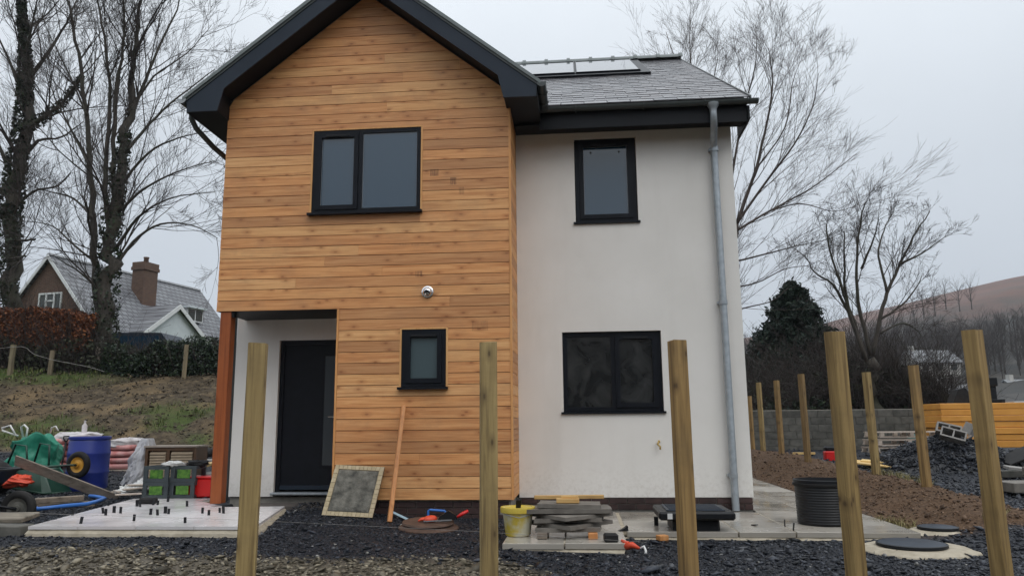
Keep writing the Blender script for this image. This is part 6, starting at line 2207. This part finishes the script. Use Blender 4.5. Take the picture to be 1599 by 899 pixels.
bare_tree('apple_tree', 'smaller bare spreading tree with knotty fork beyond the block wall', [(a * .75, b, c) for a, b, c in T4], 17, 14, 1.25, (0, 3, 3, 4), 3, .04, .6, .18, 2.3, 1.2, 'bark', 'twig', minr=.010, mn=.0034)

# hedges ------------------------------------------------------------------
def hedge(name, label, p0, p1, w, h, n, size, mat, seed, top=.25, twn=300, twmat='twig', cat='hedge', sag=0.0, base_gap=0.0):
    p0, p1 = Vector(p0), Vector(p1)
    L = (p1 - p0).length
    dx = (p1 - p0).normalized(); nx_ = Vector((-dx.y, dx.x, 0))
    r = np.random.default_rng(seed)
    s = r.random(n); u = r.uniform(-1, 1, n); t = base_gap + (1 - base_gap) * r.random(n) ** .8
    hh_ = h * (1 + top * 2 * fbm(s * L * .9, s * 0 + seed, seed, 4))
    ww = w * (1 + .5 * fbm(s * L * 1.2, t * 3, seed + 1, 3)) * np.clip(1.25 - .5 * t, .4, 1)
    edge = np.sign(u) * np.abs(u) ** .45
    clump = fbm(s * L * 2.4, t * 4 + u, seed + 2, 4)
    k = (clump > -.10) | (r.random(n) < .35)
    X = p0.x + dx.x * s * L + nx_.x * edge * ww / 2; Y = p0.y + dx.y * s * L + nx_.y * edge * ww / 2
    Z = base_z(X, Y) + t * hh_
    P = np.stack([X, Y, Z], 1)[k]
    rt = thing(name, (p0 + p1) / 2, label, cat)
    leaf_cloud(P, size, mat, 'foliage', rt, seed + 3)
    tw_ = Twigs(seed)
    for j in range(twn):
        s_ = tw_.r.random(); o_ = tw_.r.uniform(-.4, .4) * w
        x = p0.x + dx.x * s_ * L + nx_.x * o_; y = p0.y + dx.y * s_ * L + nx_.y * o_
        tw_.grow(Vector((x, y, float(base_z(x, y)) + .02)), Vector((tw_.r.gauss(0, .25), tw_.r.gauss(0, .25), 1)), h * tw_.r.uniform(.7, 1.15), .018, 1, .05, .6, .14, (0, 4))
    tw_.mb.build('stems', M[twmat], rt)
    return rt


hA, hB = atY(-60, 600, 16.5), atY(150, 600, 16.8)
hedge('beech_hedge', 'rusty brown beech hedge below the brick gable', (hA.x, hA.y, 0), (hB.x, hB.y, 0), 1.5, 2.1, 24000, .05, 'beech', 21, .25, 300, base_gap=.35)
hedge('bramble_thicket', 'dark tangled thicket under the brown beech hedge', (hA.x, hA.y - .45, 0), (hB.x + .8, hB.y - .4, 0), .9, 1.15, 4200, .06, 'bramble', 27, .35, 420)
hC, hD = atY(172, 600, 16.4), atY(352, 610, 16.0)
hedge('laurel_hedge', 'dark evergreen hedge in front of the slate roofed house', (hC.x, hC.y, 0), (hD.x, hD.y, 0), 1.3, 0.98, 17000, .052, 'laurel', 22, .6, 240)
# right-hand shrubs above the block wall
def bush(name, label, px, py_top, Y, w, h, n, mat, seed, size=.09, twn=120):
    p = atY(px, py_top, Y)
    c = Vector((p.x, Y, gz(p.x, Y)))
    H = p.z - c.z
    r = np.random.default_rng(seed)
    d_ = r.normal(size=(n, 3)); d_ /= np.linalg.norm(d_, axis=1)[:, None]
    rad = r.random(n) ** .38
    lob = 1 + .55 * fbm(np.arctan2(d_[:, 1], d_[:, 0]) * 1.6 + seed, d_[:, 2] * 2.2, seed, 4)
    P = d_ * (rad * lob)[:, None] * np.array([w / 2, w / 2.4, H / 2]) + np.array([c.x, c.y, c.z + H / 2])
    cl = fbm(P[:, 0] * 2.6, P[:, 2] * 2.6 + P[:, 1], seed + 4, 4)
    P = P[(cl > -.06) | (r.random(n) < .25)]
    rt = thing(name, c, label, 'shrub', 'shrubs beyond the block wall')
    leaf_cloud(P, size, mat, 'foliage', rt, seed + 1)
    tw_ = Twigs(seed)
    for j in range(twn):
        tw_.grow(Vector((c.x + tw_.r.gauss(0, w * .16), c.y + tw_.r.gauss(0, w * .14), c.z)), Vector((tw_.r.gauss(0, .45), tw_.r.gauss(0, .35), 1)), H * tw_.r.uniform(.7, 1.12), .025, 2, .03, .65, .16, (0, 4, 5))
    tw_.mb.build('stems', M['twig'], rt)
    return rt


bush('shrub', 'dark tangled shrub right beside the house corner beyond the wall', 1195, 590, 19.5, 4.2, 3, 5200, 'bramble', 31)
bush('shrub', 'broad dark shrub below the conifer beyond the block wall', 1250, 612, 18.5, 4.0, 3, 5600, 'laurel', 32)
bush('shrub', 'bushy shrub under the bare apple tree left of its trunk', 1320, 560, 18.6, 3.2, 3, 4200, 'bramble', 33)
bush('shrub', 'leafy green shrub right of the bare apple tree trunk', 1402, 572, 18.2, 2.7, 3, 4200, 'laurel', 34, .1)
bush('shrub', 'low twiggy shrub behind the left end of the orange stack', 1450, 605, 17.5, 2.0, 2, 2400, 'bramble', 35)
bush('shrub', 'dark twiggy shrub in the distance between conifer and apple tree', 1300, 560, 26, 5, 3, 5200, 'bramble', 36, .12)


def conifer(name, label, px, py_top, Y, w, seed, n=15000):
    p = atY(px, py_top, Y)
    zb = gz(p.x, Y)
    H = p.z - zb
    r = np.random.default_rng(seed)
    rt = thing(name, (p.x, Y, zb), label, 'tree')
    MB().tube([(p.x, Y, zb - .2), (p.x + .05, Y, zb + H * .5), (p.x, Y, p.z - .2)], [.2, .12, .03], 8).build('trunk', M['bark'], rt, True)
    nb = 420
    Ps = []
    for b in range(nb):
        t = r.random() ** .75
        f = r.uniform(0, 2 * pi)
        L = w / 2 * ((1 - t) ** .8) * r.uniform(.7, 1.15) + .05
        m_ = int(n / nb * (0.4 + L))
        s = r.random(m_) ** .55
        z_ = zb + .3 + t * (H - .4) + s * L * .28 - (s * L) ** 2 * .10
        sp = .04 + .05 * L + .18 * (1 - s) * L
        Ps.append(np.stack([p.x + cos(f) * s * L + r.normal(0, sp, m_) * .6, Y + sin(f) * s * L + r.normal(0, sp, m_) * .6, z_ + r.normal(0, .09, m_)], 1))
    leaf_cloud(np.concatenate(Ps), .095, 'conifer', 'crown', rt, seed + 1, .45)
    return rt


conifer('conifer_tree', 'dense dark conical evergreen behind the shrubs beyond the wall', 1235, 440, 23, 6.3, 41, 34000)

# old fence posts with sagging wire on the bank
for k, (px, pyt, pyb, Y, lb) in enumerate(((20, 538, 572, 15.2, 'weathered fence post under the brown hedge at far left'), (81, 547, 580, 15.4, 'short weathered fence post in the dark thicket before the brown hedge'), (290, 538, 598, 15.2, 'weathered fence post standing before the evergreen hedge'))):
    a, b = atY(px, pyt, Y), atY(px - 1, pyb, Y)
    post(a.x, Y, a.z, gz(a.x, Y) - .2, .3 * k, lb, .13, 'oldpost', (0.03, 0), 'old_fence_post', 'weathered posts on the bank', 30 + k)
pts = [atY(a, b, 15.1) for a, b in ((-20, 546), (34, 541), (52, 552), (80, 561), (110, 567), (140, 573), (163, 580))]
plain(MB().tube(catmull(pts, 3), .008, 5), 'fence_wire', 'concrete_l', 'pale sagging wire running from post to tree on the bank', 'wire')
# pale stub trunk beside the sycamore
p = atY(150, 575, 16.4)
mb = MB(); mb.tube([(p.x, 16.4, gz(p.x, 16.4) - .1), (p.x + .03, 16.4, p.z + .45), (p.x + .0, 16.4, p.z + .8)], [.11, .09, .07], 8)
plain(mb, 'tree_stump', 'palletwood', 'short pale stump beside the tall tree trunk', 'stump', None, True)

# ================================================================== NEIGHBOUR'S BRICK HOUSE
B0 = atY(78, 400, 30); B1 = atZ(310, 455, B0.z)
bu = (B1 - B0); BL = bu.length; bu.normalize(); bwv = Vector((bu.y, -bu.x, 0))
bz = 2.9
nh = thing('brick_house', (B0.x, B0.y, bz), "neighbouring brown brick house with grey slate roof and tall chimney", 'house')
NM = Matrix(((bwv.x, bu.x, 0, B0.x), (bwv.y, bu.y, 0, B0.y), (0, 0, 1, 0), (0, 0, 0, 1)))    # local: a across, b along ridge, z
RZ_, EZ_, HW = B0.z, 6.65, 3.5
ks = (RZ_ - EZ_) / HW
w_ = MB()
w_.prism([(-HW, bz - .3), (HW, bz - .3), (HW, EZ_), (0, RZ_ - .12), (-HW, EZ_)], 0.12, 0.4, 'y', NM)
w_.prism([(-HW, bz - .3), (HW, bz - .3), (HW, EZ_), (0, RZ_ - .12), (-HW, EZ_)], BL - .5, BL - .2, 'y', NM)
w_.box(HW - .3, HW - .001, .4, BL - .5, bz - .3, EZ_, NM); w_.box(-HW + .001, -HW + .3, .4, BL - .5, bz - .3, EZ_, NM)
w_.build('wall', M['brickwall'], nh)
rf = MB()
for s in (-1, 1):
    rf.prism([(0, RZ_), (s * (HW + .35), EZ_ - .35 * ks), (s * (HW + .35), EZ_ - .35 * ks + .1), (0, RZ_ + .12)], -.12, BL + .15, 'y', NM)
nroof = rf.build('roof', M['oldroof'], nh)
for k in range(28):
    MB().prism([(-.16, RZ_ + .04), (-.08, RZ_ + .17), (.08, RZ_ + .17), (.16, RZ_ + .04)], -.1 + k * (BL + .2) / 28, -.1 + (k + .93) * (BL + .2) / 28, 'y', NM).build('ridge_tile', M['farroof'], nroof)
for s in (-1, 1):
    MB().prism([(0, RZ_ - .16), (s * (HW + .36), EZ_ - .36 * ks - .16), (s * (HW + .36), EZ_ - .36 * ks + .09), (0, RZ_ + .10)], -.16, -.121, 'y', NM).build('bargeboard', M['whitepaint'], nh)
# chimney
chm = MB()
chm.box(1.05, 1.95, 5.0, 6.15, 7.4, 10.75, NM); chm.box(.98, 2.02, 4.93, 6.22, 10.75, 10.95, NM); chm.box(1.02, 1.98, 4.97, 6.18, 10.95, 11.25, NM)
chn = chm.build('chimney', M['brickwall'], nh)
MB().lathe([(.16, 0), (.14, .3), (.17, .33), (.17, .4), (.1, .4)], 14, NM @ TR(1.5, 5.57, 11.25)).build('chimney_pot', M['brickwall'], chn, True)
# gable window with three lights
gw = MB()
a0, a1, z0, z1 = -.60, 1.05, 7.38, 8.58
gw.box(a0, a0 + .09, .05, .18, z0, z1, NM); gw.box(a1 - .09, a1, .05, .18, z0, z1, NM); gw.box(a0 + .09, a1 - .09, .051, .18, z1 - .09, z1, NM); gw.box(a0 + .09, a1 - .09, .051, .18, z0, z0 + .09, NM)
for t in (.33, .67):
    xm_ = a0 + (a1 - a0) * t; gw.box(xm_ - .05, xm_ + .05, .052, .18, z0 + .09, z1 - .09, NM)
gw.box(a0 + (a1 - a0) * .33 + .05, a0 + (a1 - a0) * .67 - .05, .053, .18, z1 - .5, z1 - .42, NM)
gwin = gw.build('window', M['whitepaint'], nh)
for t in range(3):
    MB().box(a0 + (a1 - a0) * t / 3 + .07, a0 + (a1 - a0) * (t + 1) / 3 - .07, .09, .11, z0 + .08, z1 - .08, NM).build('pane', M['curtain'], gwin)
MB().box(a0 - .06, a1 + .06, .0, .12, z0 - .08, z0 - .002, NM).build('sill', M['whitepaint'], gwin)
# cross gable with white boarded front, facing right
pa, pb, pz, phw = 4.55, 5.0, 8.30, 2.45
zb_ = pz - 1.75
cg = MB()
cg.prism([(pb - phw, bz - .3), (pb + phw, bz - .3), (pb + phw, zb_), (pb, pz - .1), (pb - phw, zb_)], HW - .4, pa, 'x', NM)
cg.build('cross_gable', M['palepaint'], nh)
cr = MB()
for s in (-1, 1):
    cr.prism([(pb, pz), (pb + s * (phw + .3), zb_ - .2), (pb + s * (phw + .3), zb_ - .1), (pb, pz + .1)], 1.2, pa + .25, 'x', NM)
cr.build('cross_roof', M['oldroof'], nh)
for s in (-1, 1):
    MB().prism([(pb, pz - .2), (pb + s * (phw + .32), zb_ - .42), (pb + s * (phw + .32), zb_ - .12), (pb, pz + .09)], pa + .251, pa + .29, 'x', NM).build('bargeboard', M['whitepaint'], nh)
# small flat dormer in the right slope
dm = MB(); dm.box(1.4, 2.75, 8.1, 9.6, 7.9, 8.75, NM); dmo = dm.build('dormer', M['whitepaint'], nh)
MB().box(1.2, 3.0, 7.95, 9.75, 8.751, 8.87, NM).build('dormer_roof', M['palepaint'], dmo)
for (p_, q_) in ((8.18, 8.80), (8.9, 9.52)):
    MB().box(2.751, 2.765, p_, q_, 7.98, 8.68, NM).build('pane', M['curtain'], dmo)
MB().box(2.04, 2.05, 8.0, 8.1, 8, 8.1, NM) if False else None
# dark trailer shape glimpsed behind the evergreen hedge
p = atY(235, 560, 21)
vn = thing('parked_vehicle', (p.x, 21, gz(p.x, 21)), 'dark vehicle half hidden behind the evergreen hedge', 'vehicle')
Vz = gz(p.x, 21)
VM = TR(p.x - .4, 21.4, Vz - .42, .05)
MB().prism([(-2.2, .45), (2.1, .45), (2.15, 1.15), (1.55, 1.35), (1.0, 2.05), (-2.1, 2.1), (-2.25, 1.2)], -.9, .9, 'y', VM).build('body', M['anth'], vn)
MB().prism([(-1.9, 1.35), (1.3, 1.35), (.92, 1.92), (-1.85, 1.95)], -.915, -.902, 'y', VM).build('side_window', M['pane'], vn)
for xx in (-1.4, 1.35):
    MB().lathe([(0, -.1), (.2, -.1), (.33, -.1), (.33, .1), (.2, .1), (0, .1)], 24, VM @ TR(xx, -.86, .33, 0, pi / 2)).build('wheel', M['rubber'], vn, True, 40)

# ================================================================== FAR HILLSIDE
def far_house(px, py, dist, w, d_, h, rz, label, roof_h=2.4):
    v = ray(px, py)
    p = CAM + v * dist
    zg = float(base_z(p.x, p.y))
    z = p.z - h - roof_h
    r = thing('far_house', (p.x, p.y, zg), label, 'house', 'houses on the hillside')
    Mx = TR(p.x, p.y, 0, rz)
    MB().prism([(-d_ / 2, zg - 1), (d_ / 2, zg - 1), (d_ / 2, z + h), (0, z + h + roof_h - .2), (-d_ / 2, z + h)], -w / 2, w / 2, 'x', Mx).build('wall', M['farwall'], r)
    b = MB()
    for s in (-1, 1):
        b.prism([(0, z + h + roof_h), (s * (d_ / 2 + .4), z + h - .25), (s * (d_ / 2 + .4), z + h - .05), (0, z + h + roof_h + .2)], -w / 2 - .3, w / 2 + .3, 'x', Mx)
    rfo = b.build('roof', M['farroof'], r)
    MB().box(-w / 2 + .6, -w / 2 + 1.4, -.4, .4, z + h + roof_h - .6, z + h + roof_h + 1.0, Mx).build('chimney', M['farwall'], rfo)
    for k in range(3):
        xx = -w / 2 + (k + .5) * w / 3
        MB().box(xx - .6, xx + .6, -d_ / 2 - .05, -d_ / 2 + .02, z + h - 1.6, z + h - .5, Mx).build('window', M['curtain'], r)
    return r


far_house(1448, 548, 150, 8.5, 7, 3.2, .12, 'pale far house with light roof above the apple tree shrubs')
far_house(1492, 602, 120, 6.5, 6, 2.8, -.15, 'low far house with pale roof seen over the orange stack')
far_house(1596, 594, 130, 7, 6, 2.8, .3, 'far house at the right edge beyond the black pot')


def tiny_tree(seed):
    t = Twigs(seed); t.mn = .0012
    H = 1.0
    t.mb.tube([(0, 0, -.05), (.01, 0, .3), (0, .01, .7)], [.02, .015, .006], 4, False)
    for j in range(16):
        zz = t.r.uniform(.10, .72)
        a = t.r.uniform(0, 2 * pi)
        t.grow(Vector((0, 0, zz)), Vector((cos(a) * .55, sin(a) * .55, .9)), .42 * t.r.uniform(.6, 1.2) * (1.15 - .4 * zz), .006, 1, .04, .55, .14, (0, 5))
    V = np.array(t.mb.v); 
    F = np.array([f for f in t.mb.f if len(f) == 4])
    return V, F


tt = [tiny_tree(100 + k) for k in range(5)]
r = np.random.default_rng(77)
VS, FS, off = [], [], 0
cnt = 0
def add_far_tree(x, y, H, k):
    global off
    V, F = tt[k]
    a = r.uniform(0, 2 * pi)
    z = float(base_z(x, y))
    W = H * r.uniform(.85, 1.25)
    P = np.stack([x + (V[:, 0] * cos(a) - V[:, 1] * sin(a)) * W, y + (V[:, 0] * sin(a) + V[:, 1] * cos(a)) * W, z + V[:, 2] * H], 1)
    VS.append(P); FS.append(F + off); off += len(P)


for k in range(1050):
    az = radians(r.uniform(-1, 36)); d_ = r.uniform(95, 290)
    if d_ > 290 - 4.2 * (math.degrees(az) - 12) or (math.degrees(az) > 21 and d_ < 165):
        continue
    x, y = d_ * sin(az), d_ * cos(az) - 9
    add_far_tree(x, y, r.uniform(5.5, 9), r.integers(0, 5))
for k in range(260):
    az = radians(r.uniform(20, 36)); d_ = r.uniform(160, 250)
    add_far_tree(d_ * sin(az), d_ * cos(az) - 9, r.uniform(4.5, 7.5), r.integers(0, 5))
for (px, py, d_) in ((1440, 452, 300), (1458, 447, 300), (1476, 450, 310), (1497, 445, 300), (1516, 450, 300), (1425, 455, 290), (1392, 462, 280)):
    v = ray(px, 470).normalized()
    x, y = v.x * d_, CAM.y + v.y * d_
    add_far_tree(x, y, 11, r.integers(0, 5))
    z = float(base_z(x, y))
fw = npmesh('distant_wood', np.concatenate(VS), np.concatenate(FS), M['twig'])
tag(fw, 'grey leafless wood covering the lower hillside at right', 'wood', None, 'stuff')

# ------------------------------------------------------------------ damp air
hz = MB().box(-600, 600, -600, 600, -6, 150)
hzo = hz.build('haze', None)
hm, nt, b = newmat('damp air')
nt.nodes.remove(b)
pv = nt.nodes.new('ShaderNodeVolumePrincipled')
pv.inputs['Color'].default_value = (0.86, 0.92, 1.0, 1)
pv.inputs['Density'].default_value = 0.0003
pv.inputs['Anisotropy'].default_value = 0.2
nt.links.new(pv.outputs[0], nt.nodes['Material Output'].inputs['Volume'])
hzo.data.materials.clear()
hzo.data.materials.append(hm)
tag(hzo, 'thin damp haze filling the valley air', 'haze', None, 'stuff')
